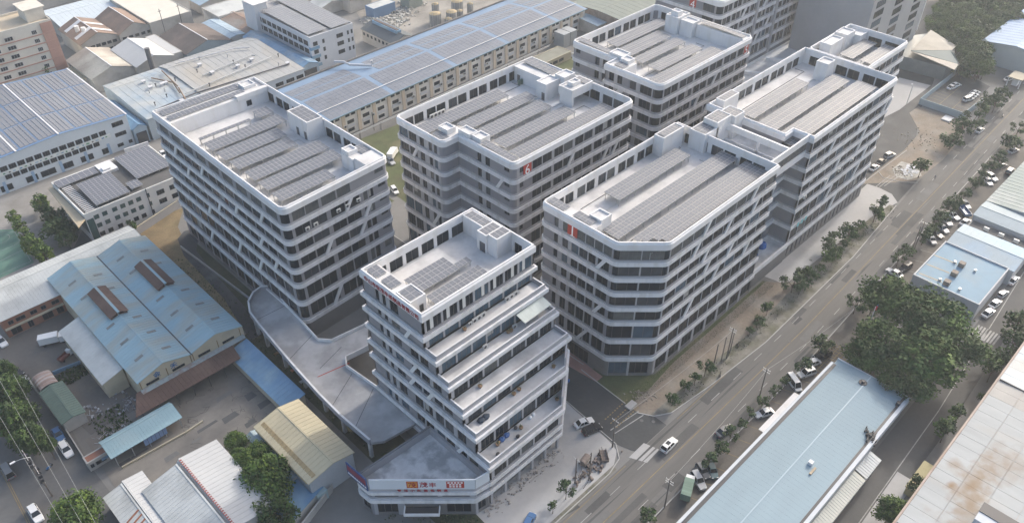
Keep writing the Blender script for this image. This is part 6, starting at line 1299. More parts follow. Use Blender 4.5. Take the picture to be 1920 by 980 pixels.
# ------------------------------------------------------------------ trees
def leafmat(name, col, tr=.25):
    m = M(name, col, .75, .45, .5, 3.5, spec=.15); return m
LM_ = [leafmat('leaf_deep', (.056, .094, .032)), leafmat('leaf_mid', (.084, .132, .038)), leafmat('leaf_fresh', (.115, .17, .035)), leafmat('leaf_dusty', (.07, .1, .046)), leafmat('leaf_grey', (.057, .09, .042))]
bark = M('bark', (.13, .1, .08), .95, .2, 2, 8)
def crown_mesh(name, seed, nclump, per, lsize, flatk=.75, spread=.75, droop=0.0, mats=(0,), rmin=.25):
    R = random.Random(seed); v = []; f = []; mi = []
    for c in range(nclump):
        while True:
            p = Vector((R.uniform(-1, 1), R.uniform(-1, 1), R.uniform(-1, 1)))
            if rmin < p.length < 1: break
        p = Vector((p.x * spread, p.y * spread, p.z * flatk * spread)); cr = R.uniform(.2, .38); mm = R.randrange(len(mats))
        for q in range(per):
            d = Vector((R.gauss(0, 1), R.gauss(0, 1), R.gauss(0, .8))); d.normalize(); s = p + d * cr * R.uniform(.55, 1.05)
            u = Vector((R.gauss(0, 1), R.gauss(0, 1), R.gauss(0, .5) - droop)).normalized(); w = d.cross(u)
            if w.length < .1: w = Vector((0, 0, 1)).cross(u)
            w.normalize(); a = lsize * R.uniform(.6, 1.3); k = len(v)
            v += [tuple(s - u * a * .5), tuple(s + w * a * .38), tuple(s + u * a * .7), tuple(s - w * a * .38)]; f.append((k, k + 1, k + 2, k + 3)); mi.append(mm)
    me = bpy.data.meshes.new(name); me.from_pydata(v, [], f)
    for m in mats: me.materials.append(LM_[m])
    me.polygons.foreach_set('material_index', mi); me.update(); return me
def trunk_mesh(name, seed, h=1.0, r=.06, limbs=5):
    R = random.Random(seed); b = MB(); b.tube([(0, 0, 0), (R.uniform(-.05, .05), R.uniform(-.05, .05), h * .55), (R.uniform(-.1, .1), R.uniform(-.1, .1), h * 1.1)], [r, r * .75, r * .35], 7)
    for i in range(limbs):
        a = 2 * pi * i / limbs + R.uniform(-.4, .4); z = h * R.uniform(.5, .75); b.tube([(0, 0, z), (cos(a) * .28, sin(a) * .28, z + .25), (cos(a) * .6, sin(a) * .6, z + R.uniform(.4, .6))], [r * .5, r * .35, r * .12], 5)
    return b.mesh(name, bark)
CR = [crown_mesh('crown', 11, 15, 46, .17, .8, .78, 0, (0, 1, 3)), crown_mesh('crown', 12, 12, 44, .18, .9, .74, 0, (3, 0)), crown_mesh('crown', 13, 18, 44, .16, .7, .8, 0, (0, 4)), crown_mesh('crown', 14, 11, 40, .2, .95, .8, 0, (4, 3)), crown_mesh('crown', 15, 16, 50, .17, .8, .78, 0, (2, 1))]
CRD = [crown_mesh('crown', 21, 46, 90, .1, .85, .72, 0, (1, 0, 2)), crown_mesh('crown', 22, 60, 100, .085, .55, .8, .25, (0, 1)), crown_mesh('crown', 23, 54, 100, .085, .5, .82, .3, (1, 3, 0))]
CRD.append(crown_mesh('crown', 31, 95, 80, .1, .92, .8, 0, (2, 1, 1), .6))
CRD.append(crown_mesh('crown', 32, 60, 80, .11, .8, .8, .1, (0, 1, 3), .35))
TR = [trunk_mesh('trunk', s_) for s_ in (1, 2, 3)]
def tree(name, label, x, y, rad, zc, crown, group, fl=1.0, seed=0):
    "crown radius rad centred at height zc; trunk to the ground"
    R = random.Random(seed + int(x * 13 + y * 7)); t_ = thing(name, label, 'tree', (x, y, 0), group)
    c = bpy.data.objects.new('crown', crown); COL.objects.link(c); c.parent = t_; c.location = (0, 0, zc); c.scale = (rad * R.uniform(.92, 1.1), rad * R.uniform(.92, 1.1), rad * fl); c.rotation_euler = (0, 0, R.uniform(0, 6.3))
    k = bpy.data.objects.new('trunk', R.choice(TR)); COL.objects.link(k); k.parent = t_; k.scale = (rad * .9, rad * .9, zc * 1.0); k.rotation_euler = (0, 0, R.uniform(0, 6.3)); return t_
RS_ = 1.0
def px_tree(name, label, px, py, rpx, zc, crown, group, fl=1.0):
    rpx *= {'yard_tree': 1.3, 'road_tree': 1.15, 'court_tree': 1.1}.get(name, 1.0)
    x, y, z = at(px, py, zc); d = math.sqrt(x * x + y * y + (140 - zc) ** 2); return tree(name, label, x, y, rpx * d / 1521.4 * RS_, zc, crown, group, fl)
G1, G2 = 'street trees on the kerb by the white blocks', 'street trees along the parking strip'
rowA = [(1037, 948, 13), (1062, 915, 18), (1262, 745, 15), (1285, 720, 14), (1304, 707, 13), (1325, 685, 17), (1407, 617, 10), (1422, 599, 16), (1440, 577, 15), (1489, 529, 25), (1512, 512, 24), (1539, 500, 11), (1556, 472, 24), (1566, 454, 22), (1593, 434, 21), (1613, 419, 14), (1643, 399, 18), (1654, 379, 14)]
nA = ['nearest small tree', 'second small tree', 'third tree', 'fourth tree', 'fifth tree', 'sixth tree', 'seventh and smallest tree', 'eighth tree', 'ninth tree', 'tenth, broad tree', 'eleventh, broad tree', 'twelfth, low bush like tree', 'thirteenth, broad tree', 'fourteenth tree', 'fifteenth tree', 'sixteenth tree', 'seventeenth, round tree', 'last, thin tree']
for i, (x, y, r_) in enumerate(rowA): px_tree('street_tree', nA[i] + ' in the kerb row beside the white blocks', x, y, r_, 2.6 if r_ < 17 else 3.6, CR[(i * 3) % 4], G1, .95)
rowB = [(1212, 963, 20), (1329, 860, 18), (1351, 835, 19), (1371, 812, 17), (1391, 791, 12), (1408, 771, 12), (1431, 751, 15), (1455, 731, 12), (1474, 712, 11), (1506, 682, 18), (1541, 641, 24), (1607, 568, 22), (1630, 547, 20), (1686, 484, 12), (1699, 466, 16), (1735, 440, 17), (1748, 425, 13), (1757, 415, 10), (1765, 402, 16), (1780, 387, 13), (1793, 378, 18), (1810, 363, 13), (1834, 340, 15), (1847, 319, 14), (1862, 308, 13), (1875, 297, 15), (1895, 262, 20), (1911, 240, 14)]
for i, (x, y, r_) in enumerate(rowB): px_tree('street_tree', ORD[i] + ' tree from the near end of the parking strip row', x, y, r_, 2.8 if r_ < 16 else 3.6, CR[(i * 2 + 1) % 4], G2, .95)
for i, (x, y, r_) in enumerate([(1729, 312, 20), (1787, 260, 21), (1806, 236, 21), (1828, 222, 19), (1842, 202, 13), (1860, 184, 17), (1879, 177, 17), (1868, 192, 12)]): px_tree('lot_tree', ('lone tree on the broken tiles', 'tree at the corner of the earth lot', 'second tree on the earth lot', 'third tree on the earth lot', 'small tree by the blue kiosk', 'tree left of the car park gate', 'tree right at the car park gate', 'small tree in front of the car park gate')[i], x, y, r_, 4.2, CR[i % 4], 'trees round the earth lot')
for i, (x, y, r_, z, c) in enumerate([(1676, 560, 62, 11, 1), (1742, 588, 66, 12, 2), (1660, 640, 62, 9, 2), (1735, 660, 70, 10, 1), (1795, 645, 52, 9.5, 2), (1625, 668, 40, 7, 1), (1700, 712, 46, 7.5, 2)]):
    px_tree('big_tree', ('rear left crown', 'rear right crown', 'middle left crown', 'middle front crown', 'right hand crown', 'left lowest crown', 'front lowest crown')[i] + ' of the clump of big spreading trees beyond the pale blue hall', x, y, r_, z, CRD[c], 'big spreading trees', .85)
for i, (x, y, r_) in enumerate([(1776, 803, 25), (1720, 903, 22), (1671, 957, 31), (1798, 773, 18), (1879, 669, 28), (1905, 637, 26), (1864, 690, 20), (1911, 600, 28), (1848, 745, 14)]): px_tree('lane_tree', ('tree by the near ochre canopy', 'tree between the two ochre canopies', 'large round tree at the bottom of the lane', 'small tree at the lane corner', 'tree left of the pair by the rust red roof', 'tree right of the pair by the rust red roof', 'low tree at the bend of the lane', 'tree at the right edge above the crossing', 'shrubby tree beside the lane bend')[i], x, y, r_, 4.5, CRD[0] if i == 2 else CR[i % 3], 'trees along the right lane')
for i, (x, y, r_) in enumerate([(4, 696, 18), (20, 734, 28), (32, 785, 32), (52, 822, 28), (88, 832, 14), (145, 965, 36)]): px_tree('road_tree', ('topmost', 'second', 'third, largest', 'fourth', 'small leaning', 'bottom, bright green')[i] + ' tree along the left road', x, y, r_, 5.0, CRD[3] if i == 5 else CRD[4], 'trees along the left road')
for i, (x, y, r_, c) in enumerate([(444, 828, 17, 4), (461, 866, 20, 4), (485, 850, 19, 4), (503, 897, 38, 9), (515, 960, 31, 0), (448, 852, 12, 4)]): px_tree('yard_tree', ('small bright tree at the yard edge', 'bright tree left of the big round tree', 'bright tree behind the big round tree', 'big round dense tree between the white and the cream halls', 'darker tree over the blue flat roof', 'smallest bright tree at the corner of the white hall')[i], x, y, r_, 4.0, CRD[3] if c == 9 else CRD[4] if c == 0 else CRD[3], 'trees between the halls')
for i, (x, y, r_) in enumerate([(22, 406, 13), (36, 421, 13), (48, 441, 15), (64, 460, 22), (82, 474, 20), (73, 376, 17), (82, 396, 17), (97, 404, 20), (113, 420, 22), (103, 432, 22), (131, 430, 19), (124, 444, 18), (246, 422, 10), (42, 136, 15), (98, 119, 19), (80, 130, 9)]): px_tree('court_tree', ('topmost tree beside the court', 'second tree beside the court', 'third tree beside the court', 'fullest tree beside the court', 'lowest tree beside the court', 'topmost tree before the small office', 'second tree before the small office', 'third tree before the small office', 'fourth tree before the small office', 'left tree of the dark group by the small office', 'right tree of the dark group by the small office', 'lowest tree of the dark group by the small office', 'small tree behind the long pale roof', 'left tree below the apartment block', 'right tree below the apartment block', 'small tree between the two below the apartment block')[i], x, y, r_, 4.0, CR[4] if i < 5 or i in (5, 13, 14) else CR[i % 3], 'trees round the court and office')
px_tree('yard_tree', 'small round tree beside the old white washed house', 451, 8, 9, 4, CR[2], None)
# wood at the top right: one mass of crowns that reads as a forest, nearest trees standing alone
R_ = random.Random(5); n_ = 0
for i in range(400):
    px, py = R_.uniform(1752, 1935), R_.uniform(-30, 135)
    if px < 1756 - (py - 30) * .2 or (py > 60 + (px - 1765) * .9 and px < 1850) or (px > 1848 and py > 35 + (1925 - px) * .55) : continue
    if abs(px - (1878 - (py) * .5)) < 9 and py < 85: continue
    if n_ >= 120: break
    x, y, z = at(px, py, 6); rad = R_.uniform(3.6, 6.0); n_ += 1
    tree('forest_tree', 'dark tree in the wood at the top right of the photo', x, y, rad, R_.uniform(5.5, 8.5), CRD[1 + n_ % 2] if n_ % 3 else CR[n_ % 4], 'trees of the wood at the top right', .9)
for i in range(16):
    px, py = R_.uniform(1795, 1850), R_.uniform(98, 130); tree('forest_tree', 'dark tree in the wood at the top right of the photo', *at2(px, py, 5), R_.uniform(2.6, 4), 4.2, CR[i % 4], 'trees of the wood at the top right')
# ground cover
def tufts(name, n, gen, m, hs=(.15, .5)):
    b = MB()
    for i in range(n):
        x, y = gen(); h = random.uniform(*hs); a = random.uniform(0, 6.3); w = h * .5
        b.face([(x - cos(a) * w, y - sin(a) * w, .05), (x + cos(a) * w, y + sin(a) * w, .05), (x + random.uniform(-w, w), y + random.uniform(-w, w), .05 + h)])
    return kind(b.build(name, m), 'stuff')
tufts('grass_tufts', 3000, lambda: (random.uniform(110, 166), random.uniform(67.2, 70.3)), LM_[1], (.06, .2))
tufts('weeds', 900, lambda: (random.uniform(112, 224), random.uniform(59.8, 62)), LM_[3], (.08, .35))
tufts('weeds', 1500, lambda: (random.uniform(55.5, 61), random.uniform(70, 190)), LM_[0], (.1, .5))
tufts('weeds', 900, lambda: (random.uniform(17, 24), random.choice([random.uniform(139, 150), random.uniform(164, 169)])), LM_[0], (.2, .8))
tufts('weeds', 900, lambda: (random.uniform(45, 61), random.uniform(60, 84)), LM_[3], (.2, .6))
# ------------------------------------------------------------------ vehicles
def car_meshes(L, Wd, H, hood, kindc):
    "body, greenhouse glass, roof, wheel, lamps: low lofted car"
    h = Wd / 2; body = MB(); bt = .72 if kindc != 'suv' else .85; g0 = .22
    xs = [-L / 2, -L / 2 + .12, -L / 2 + .5, -L * .12, L * .16, L / 2 - .75, L / 2 - .15, L / 2]
    tops = [bt - .16, bt - .02, bt + .04, bt + .06, bt + .04, bt - .06, bt - .16, bt - .3]; ws = [h * .82, h * .92, h, h, h, h * .97, h * .88, h * .72]
    rings = []
    for x, t_, w in zip(xs, tops, ws):
        rings.append([(x, -w, g0), (x, -w * 1.0, t_ - .16), (x, -w * .9, t_), (x, w * .9, t_), (x, w, t_ - .16), (x, w, g0)])
    for a, b_ in zip(rings[:-1], rings[1:]):
        for i in range(6):
            j = (i + 1) % 6; body.face([a[i], b_[i], b_[j], a[j]][::-1])
    body.face(rings[0]); body.face(rings[-1][::-1])
    if kindc == 'sedan': c0, c1, r0, r1 = -L * .38, L * .2, -L * .22, L * .06
    elif kindc == 'van': c0, c1, r0, r1 = -L * .48, L * .36, -L * .46, L * .24
    else: c0, c1, r0, r1 = -L * .47, L * .2, -L * .4, L * .07
    zb, zt = bt + .03, H
    gl = MB(); w0, w1 = h * .9, h * .7
    bot = [(c0, -w0, zb), (c1, -w0, zb), (c1, w0, zb), (c0, w0, zb)]; top = [(r0, -w1, zt - .05), (r1, -w1, zt - .05), (r1, w1, zt - .05), (r0, w1, zt - .05)]
    gl.hexa(bot + top)
    rf = MB(); k = [(r0 - .03, -w1 - .02, zt - .06), (r1 + .03, -w1 - .02, zt - .06), (r1 + .03, w1 + .02, zt - .06), (r0 - .03, w1 + .02, zt - .06)]; rf.hexa(k + [(x * .96 if 0 else x, y * .95, zt) for x, y, z in k])
    for s_ in (-1, 1):      # pillars
        for (xb, xt) in ((c0, r0), (c1, r1), ((c0 + c1) / 2, (r0 + r1) / 2)): rf.bar((xb, s_ * w0 * 1.005, zb), (xt, s_ * w1 * 1.01, zt - .05), .045)
    wh = MB(); wh.tube([(0, -.1, 0), (0, .1, 0)], .33, 14); hb = MB(); hb.tube([(0, -.115, 0), (0, .115, 0)], .19, 10)
    hl = MB(); hl.box(-.05, -.2, -.07, .06, .2, .07)
    return dict(body=body, windows=gl, roof=rf, wheel=wh, hub=hb, lamp=hl, L=L, h=h, bt=bt)
paintc = {}
def paint_(n, c): paintc[n] = M('car_paint_' + n, c, .28, 0, spec=.5)
for n, c in (('white', (.72, .72, .71)), ('silver', (.42, .43, .44)), ('grey', (.16, .165, .17)), ('black', (.03, .03, .033)), ('blue', (.05, .13, .28)), ('green', (.14, .3, .2)), ('red', (.25, .05, .05)), ('teal', (.1, .16, .17))): paint_(n, c)
cglass = M('car_glass', (.02, .024, .028), .08, 0, spec=.6); rubber = M('tyre_rubber', (.025, .025, .025), .9, 0); lampm = M('lamp_glass', (.7, .7, .68), .15, 0); taill = M('tail_lamp', (.3, .02, .02), .3, 0)
CM = {}
for n, a in (('sedan', (4.7, 1.82, 1.46, .3, 'sedan')), ('suv', (4.65, 1.88, 1.7, .3, 'suv')), ('van', (4.9, 1.9, 2.0, .2, 'van')), ('hatch', (4.1, 1.74, 1.5, .3, 'suv'))):
    d_ = car_meshes(*a); CM[n] = {k: d_[k].mesh({'body': 'body', 'windows': 'windows', 'roof': 'roof', 'wheel': 'wheel', 'hub': 'hub', 'lamp': 'headlight'}[k], {'windows': cglass, 'wheel': rubber, 'hub': steel, 'lamp': lampm}.get(k, paintc['white']), smooth=False) for k in ('body', 'windows', 'roof', 'wheel', 'hub', 'lamp')}; CM[n].update(L=d_['L'], h=d_['h'], bt=d_['bt'])
tail_me = MB(); tail_me.box(-.05, -.18, -.08, .05, .18, .08); tail_me = tail_me.mesh('tail_light', taill)
SUNR = MB(); SUNR.box(-.5, -.42, .0, .5, .42, .02); SUNR = SUNR.mesh('sunroof', cglass)
def part(name, me, par, loc, m=None):
    o = bpy.data.objects.new(name, me); COL.objects.link(o); o.parent = par; o.location = loc
    if m: o.material_slots[0].link = 'OBJECT'; o.material_slots[0].material = m
    return o
def car(label, p, q, kd, colour, group='parked cars', roofm=None, cat='car'):
    a, b = at(*p, .6), at(*q, .6); x, y = (a[0] + b[0]) / 2, (a[1] + b[1]) / 2; hd = atan2(b[1] - a[1], b[0] - a[0]); c = CM[kd]; m = paintc[colour]
    t_ = thing('car' if kd != 'van' else 'van', label, cat, (x, y, .09), group, hd)
    part('body', c['body'], t_, (0, 0, 0), m); part('windows', c['windows'], t_, (0, 0, 0)); part('roof', c['roof'], t_, (0, 0, 0), m)
    if roofm: rf = part('sunroof', SUNR, t_, (-c['L'] * .12, 0, {'suv': 1.7}.get(kd, 1.46)))
    for sx in (-.31, .31):
        for sy in (-1, 1): w = part('wheel', c['wheel'], t_, (c['L'] * sx, sy * (c['h'] - .1), .33)); part('hub', c['hub'], w, (0, 0, 0))
    for sy in (-1, 1): part('headlight', c['lamp'], t_, (c['L'] / 2 - .12, sy * c['h'] * .6, c['bt'] - .22)); part('tail_light', tail_me, t_, (-c['L'] / 2 + .03, sy * c['h'] * .62, c['bt'] - .2))
    return t_
CARS = [('white saloon parked on the pavement beside the cross lane', (1078, 798), (1112, 785), 'sedan', 'white'), ('black car parked beside the white saloon on the pavement', (1093, 812), (1127, 797), 'suv', 'black'),
 ('white car with a black roof driving on the main road', (1243, 845), (1266, 822), 'suv', 'white', 'cars on the road'), ('blue car at the bottom edge below the podium', (988, 984), (996, 968), 'hatch', 'blue'),
 ('silver car at the near end of the parking strip, right of the green truck', (1301, 886), (1318, 914), 'suv', 'silver'), ('dark green car half under trees beside the near silver car', (1333, 875), (1338, 888), 'hatch', 'teal'), ('grey car under the trees of the parking strip', (1314, 876), (1322, 888), 'hatch', 'grey'),
 ('grey car under two trees at the kerb', (1347, 814), (1371, 799), 'sedan', 'grey'), ('white saloon alone in the parking strip with yellow bay lines', (1448, 769), (1418, 778), 'sedan', 'white'), ('long white van parked at the kerb by the pale blue hall', (1478, 703), (1500, 733), 'van', 'white'),
 ('white car just above the long white van', (1527, 694), (1497, 704), 'suv', 'white'), ('white saloon second above the long white van', (1534, 676), (1510, 684), 'sedan', 'white'), ('dark car at the top of the group near the hatched box', (1552, 662), (1533, 669), 'suv', 'black'),
 ('black car under the small trees by the light blue workshop', (1706, 496), (1688, 507), 'suv', 'black'), ('white car half hidden behind the big trees', (1684, 515), (1670, 507), 'sedan', 'white'),
 ('grey car nearest the light blue workshop corner', (1740, 441), (1753, 458), 'hatch', 'silver'), ('black car second from the workshop corner', (1745, 432), (1764, 443), 'sedan', 'black'), ('silver car third from the workshop corner', (1758, 421), (1775, 434), 'sedan', 'silver'), ('white car fourth from the workshop corner', (1770, 410), (1779, 419), 'suv', 'silver'), ('white saloon fifth from the workshop corner', (1777, 398), (1795, 409), 'sedan', 'white'),
 ('silver car behind the blue truck', (1804, 378), (1814, 387), 'sedan', 'silver'), ('white car beside the pale workshop wall', (1803, 421), (1817, 411), 'sedan', 'white'), ('silver car left of the pair under the right hand trees', (1846, 334), (1857, 345), 'sedan', 'silver'), ('silver car right of the pair under the right hand trees', (1850, 327), (1866, 337), 'suv', 'silver'), ('black car by the wall near the right edge', (1889, 326), (1899, 316), 'suv', 'black'), ('dark car behind trees near the right edge', (1872, 313), (1884, 308), 'sedan', 'grey'), ('silver car at the kerb near the right edge, beside an orange barrier', (1892, 286), (1908, 279), 'sedan', 'silver'),
 ('white car driving on the far stretch of the main road', (1829, 250), (1845, 238), 'sedan', 'white', 'cars on the road'), ('white and green car beside the far block wall', (1632, 319), (1647, 309), 'sedan', 'white'), ('dark car in the middle of the three beside the far block', (1646, 307), (1658, 299), 'sedan', 'black'), ('silver car last of the three beside the far block', (1658, 295), (1678, 287), 'suv', 'silver'),
 ('front white car of the pair in the fenced car park', (1778, 166), (1792, 161), 'sedan', 'white'), ('rear white car of the pair in the fenced car park', (1785, 161), (1799, 158), 'sedan', 'white'), ('dark windowed first car of the white row in the fenced car park', (1808, 188), (1823, 184), 'suv', 'white'), ('second car of the white row in the fenced car park', (1813, 184), (1828, 180), 'sedan', 'white'), ('third car of the white row in the fenced car park', (1817, 180), (1832, 177), 'sedan', 'white'), ('last car of the white row in the fenced car park', (1821, 176), (1836, 172), 'sedan', 'white'), ('white car at the far end of the car park near trees', (1816, 140), (1835, 139), 'suv', 'white'), ('teal car near the pavilion tip', (1800, 129), (1818, 129), 'sedan', 'teal'),
 ('first white car below the pale workshop corner in the right lane', (1893, 531), (1907, 518), 'sedan', 'white'), ('second white car down the right lane', (1873, 556), (1887, 545), 'hatch', 'silver'), ('third white car down the right lane', (1858, 575), (1874, 562), 'sedan', 'white'), ('fourth white car down the right lane, nearest the big trees', (1845, 592), (1861, 580), 'sedan', 'white'),
 ('grey van at the left edge of the photo', (21, 893), (8, 872), 'van', 'grey', 'cars on the road'), ('white car driving at the bottom of the left road', (59, 950), (75, 976), 'suv', 'white', 'cars on the road'), ('white car parked by the gate house', (117, 832), (131, 853), 'suv', 'white'), ('blue car parked behind the white car by the gate house', (103, 803), (115, 823), 'sedan', 'blue'), ('silver car beside the small arched shelter', (45, 708), (57, 727), 'hatch', 'silver'), ('black car under the left road trees', (15, 689), (42, 702), 'sedan', 'black'), ('white car at the left edge above the trees', (-6, 632), (10, 648), 'suv', 'white'),
 ('white car behind the small solar roofed office', (300, 282), (312, 296), 'sedan', 'white'), ('white car behind the left block on the cross lane', (728, 298), (736, 305), 'sedan', 'silver'), ('white car beside the dry verge between two blocks', (736, 352), (744, 362), 'hatch', 'white'), ('white car on the grass behind the block numbered six', (1050, 143), (1070, 135), 'suv', 'white'),
 ('first white car by the old white washed house', (432, 19), (443, 19), 'van', 'white'), ('second white car by the old white washed house', (446, 18), (452, 19), 'sedan', 'white'), ('third white car by the old white washed house', (456, 16), (463, 16), 'van', 'white'), ('white car near the far gate canopy', (1886, 150), (1897, 146), 'sedan', 'white'), ('white car right beside the far gate canopy', (1900, 143), (1911, 139), 'sedan', 'white')]
for c in CARS: car(c[0], c[1], c[2], c[3], c[4], c[5] if len(c) > 5 else 'parked cars', paintc['black'] if 'black roof' in c[0] else None)
def truck(label, p, q, colour, boxm, open_=False, name='truck'):
    a, b = at(*p, .8), at(*q, .8); x, y = (a[0] + b[0]) / 2, (a[1] + b[1]) / 2; hd = atan2(b[1] - a[1], b[0] - a[0]); t_ = thing(name, label, 'truck', (x, y, .06), None, hd)
    def P(nm, bl, m): o = bpy.data.objects.new(nm, bl.mesh(nm, m)); COL.objects.link(o); o.parent = t_; return o
    b1 = MB(); b1.hexa([(1.5, -.95, .5), (3.1, -.95, .5), (3.1, .95, .5), (1.5, .95, .5), (1.5, -.9, 2.2), (2.6, -.85, 2.2), (2.6, .85, 2.2), (1.5, .9, 2.2)]); P('cab', b1, paintc[colour])
    b1 = MB(); b1.hexa([(2.72, -.8, 1.35), (2.92, -.8, 1.35), (2.92, .8, 1.35), (2.72, .8, 1.35), (2.52, -.75, 2.05), (2.68, -.75, 2.05), (2.68, .75, 2.05), (2.52, .75, 2.05)]); P('windscreen', b1, cglass)
    b1 = MB(); b1.box(-3, -1, .8, 1.4, 1, 1.0 if open_ else 2.7)
    if open_: [b1.box(*k) for k in ((-3, -1, 1, 1.4, -.93, 1.6), (-3, .93, 1, 1.4, 1, 1.6), (-3, -.93, 1, -2.93, .93, 1.6))]
    P('cargo_box', b1, boxm); b1 = MB(); b1.box(-2.9, -.4, .45, 2.9, .4, .8); P('chassis', b1, darkm)
    for sx in (-2.0, 2.2):
        for sy in (-1, 1): o = bpy.data.objects.new('wheel', CM['sedan']['wheel']); COL.objects.link(o); o.parent = t_; o.location = (sx, sy * .8, .42); o.scale = (1.25, 1.25, 1.25)
    return t_
truck('white box truck loading in the dark yard beside the lean-to roof', (78, 643), (122, 633), 'white', paintc['white']); truck('small white truck with a red load in the dark yard', (117, 672), (128, 662), 'white', M('dull_red', (.2, .07, .06), .8, .1), True).scale = (.6, .7, .8)
truck('green canopied truck at the near end of the parking strip', (1286, 928), (1292, 905), 'white', M('striped_green', (.13, .2, .16), .6, .3, .2, 2.5, (6, .2, .2))); truck('blue truck parked under trees in the parking strip', (1812, 402), (1801, 388), 'blue', paintc['blue'], True)
truck('white box truck at the right side of the left block', (732, 297), (741, 283), 'white', paintc['white'])
# motorcycles, people
def person(label, x, y, cloth, pants, pose='walk', rz=0, z=.05):
    v = [(0, 0, .95), (0, 0, 1.2), (0, 0, 1.45), (0, 0, 1.55), (.02, 0, 1.68), (0, .1, .92), (.1, .11, .5), (.02, .11, .06), (.16, .11, .03), (0, -.1, .92), (-.06, -.11, .5), (-.22, -.11, .09), (-.1, -.11, .03), (0, .19, 1.42), (-.1, .24, 1.14), (-.02, .25, .9), (0, -.19, 1.42), (.08, -.24, 1.14), (.2, -.25, .95)]
    e = [(0, 1), (1, 2), (2, 3), (3, 4), (0, 5), (5, 6), (6, 7), (7, 8), (0, 9), (9, 10), (10, 11), (11, 12), (2, 13), (13, 14), (14, 15), (2, 16), (16, 17), (17, 18)]
    rad = [.14, .13, .15, .06, .11, .09, .065, .05, .04, .09, .065, .05, .04, .06, .045, .035, .06, .045, .035]
    me = bpy.data.meshes.new('body'); me.from_pydata(v, e, []); o = bpy.data.objects.new('body', me); COL.objects.link(o)
    md = o.modifiers.new('skin', 'SKIN'); o.modifiers.new('sub', 'SUBSURF').levels = 1
    if not me.skin_vertices: bpy.context.view_layer.objects.active = o
    for sv, q in zip(me.skin_vertices[0].data, rad): sv.radius = (q, q)
    me.skin_vertices[0].data[0].use_root = True
    dg = bpy.context.evaluated_depsgraph_get(); m2 = bpy.data.meshes.new_from_object(o.evaluated_get(dg), depsgraph=dg); bpy.data.objects.remove(o)
    for m in (cloth, pants, M('skin', (.35, .2, .14), .6, 0), M('hair', (.02, .018, .016), .7, 0)): m2.materials.append(m)
    for p in m2.polygons: c = p.center; p.material_index = 3 if c.z > 1.7 else 2 if c.z > 1.52 or (abs(c.y) > .2 and c.z < 1.0) else 0 if c.z > .98 else 1
    t_ = thing('person', label, 'person', (x, y, z), None, rz); b = bpy.data.objects.new('body', m2); COL.objects.link(b); b.parent = t_; return t_
person('person in dark clothes walking up the right lane', *at2(1786, 716), M('dark_cloth', (.03, .035, .05), .9, 0), M('dark_cloth', (.03, .035, .05)), rz=.6)
person('person in a light shirt walking on the far road', *at2(1752, 336), M('light_cloth', (.3, .3, .32), .9, 0), M('dark_cloth', (.03, .035, .05)), rz=.8)
def scooter(label, px, py, rz, rider=True, col='black'):
    x, y = at2(px, py); t_ = thing('motor_scooter', label, 'scooter', (x, y, .05), 'scooters', rz)
    def P(nm, bl, m): o = bpy.data.objects.new(nm, bl.mesh(nm, m)); COL.objects.link(o); o.parent = t_
    for sx in (-.6, .62): b = MB(); b.tube([(sx, -.05, .27), (sx, .05, .27)], .27, 12); P('wheel', b, rubber)
    b = MB(); b.hexa([(-.75, -.14, .35), (.35, -.14, .3), (.35, .14, .3), (-.75, .14, .35), (-.85, -.12, .72), (-.05, -.12, .74), (-.05, .12, .74), (-.85, .12, .72)]); b.bar((.62, 0, .27), (.42, 0, 1.02), .05); P('body', b, paintc[col]); b = MB(); b.bar((.42, -.33, 1.02), (.42, .33, 1.02), .025); P('handlebar', b, darkm)
for i, (x, y) in enumerate([(1879, 219), (1350, 704), (1384, 648), (94, 877)]): scooter(('scooter on the far road near the right edge', 'scooter by the wooden poles on the dusty verge', 'second scooter by the wooden poles on the verge', 'blue scooter under the left road wires')[i], x, y, .5, col='blue' if i == 3 else 'black')
# ------------------------------------------------------------------ poles, wires, loose things
wood = M('weathered_pole', (.16, .14, .125), .9, .15)
def pole(label, x, y, h, arms=1, name='utility_pole', rz=0, lean=0):
    t_ = thing(name, label, 'utility pole', (x, y, 0), 'utility poles'); b = MB(); b.tube([(x, y, 0), (x + lean, y, h)], [.17, .11], 8); b.build('shaft', wood, t_)
    for i in range(arms):
        b = MB(); z = h - .4 - i * .7; b.box(x - .05 + lean, y - .9, z, x + .05 + lean, y + .9, z + .1); b.build('cross_arm', steel, t_)
        for k in (-.8, -.3, .3, .8): b = MB(); b.cyl(x + lean, y + k, z + .1, z + .3, .05, 6); b.build('insulator', white, t_)
    return t_
for i, (x, y, h, a) in enumerate([(1337, 690, 8, 0), (1352, 677, 8, 0), (1362, 672, 10, 2), (1368, 662, 7, 0), (1148, 838, 9, 1), (1104, 900, 9, 0), (1078, 905, 8, 1), (1246, 950, 9, 2), (1424, 742, 9, 2), (1706, 478, 10, 0), (1713, 470, 10, 1), (1630, 590, 9, 1)]):
    g = at2(x, y); pole(('first wooden pole on the dusty verge by the chamfered block', 'second wooden pole on the dusty verge by the chamfered block', 'tallest pole on the dusty verge, with two cross arms', 'last, short pole on the dusty verge', 'pole at the rounded pavement corner', 'pole among the scrap at the pavement edge', 'pole left of the scrap at the pavement edge', 'pole at the bottom of the parking strip', 'pole beside the small trees of the parking strip', 'left pole by the light blue workshop', 'right pole by the light blue workshop', 'pole at the left edge of the big trees')[i], *g, h, a)
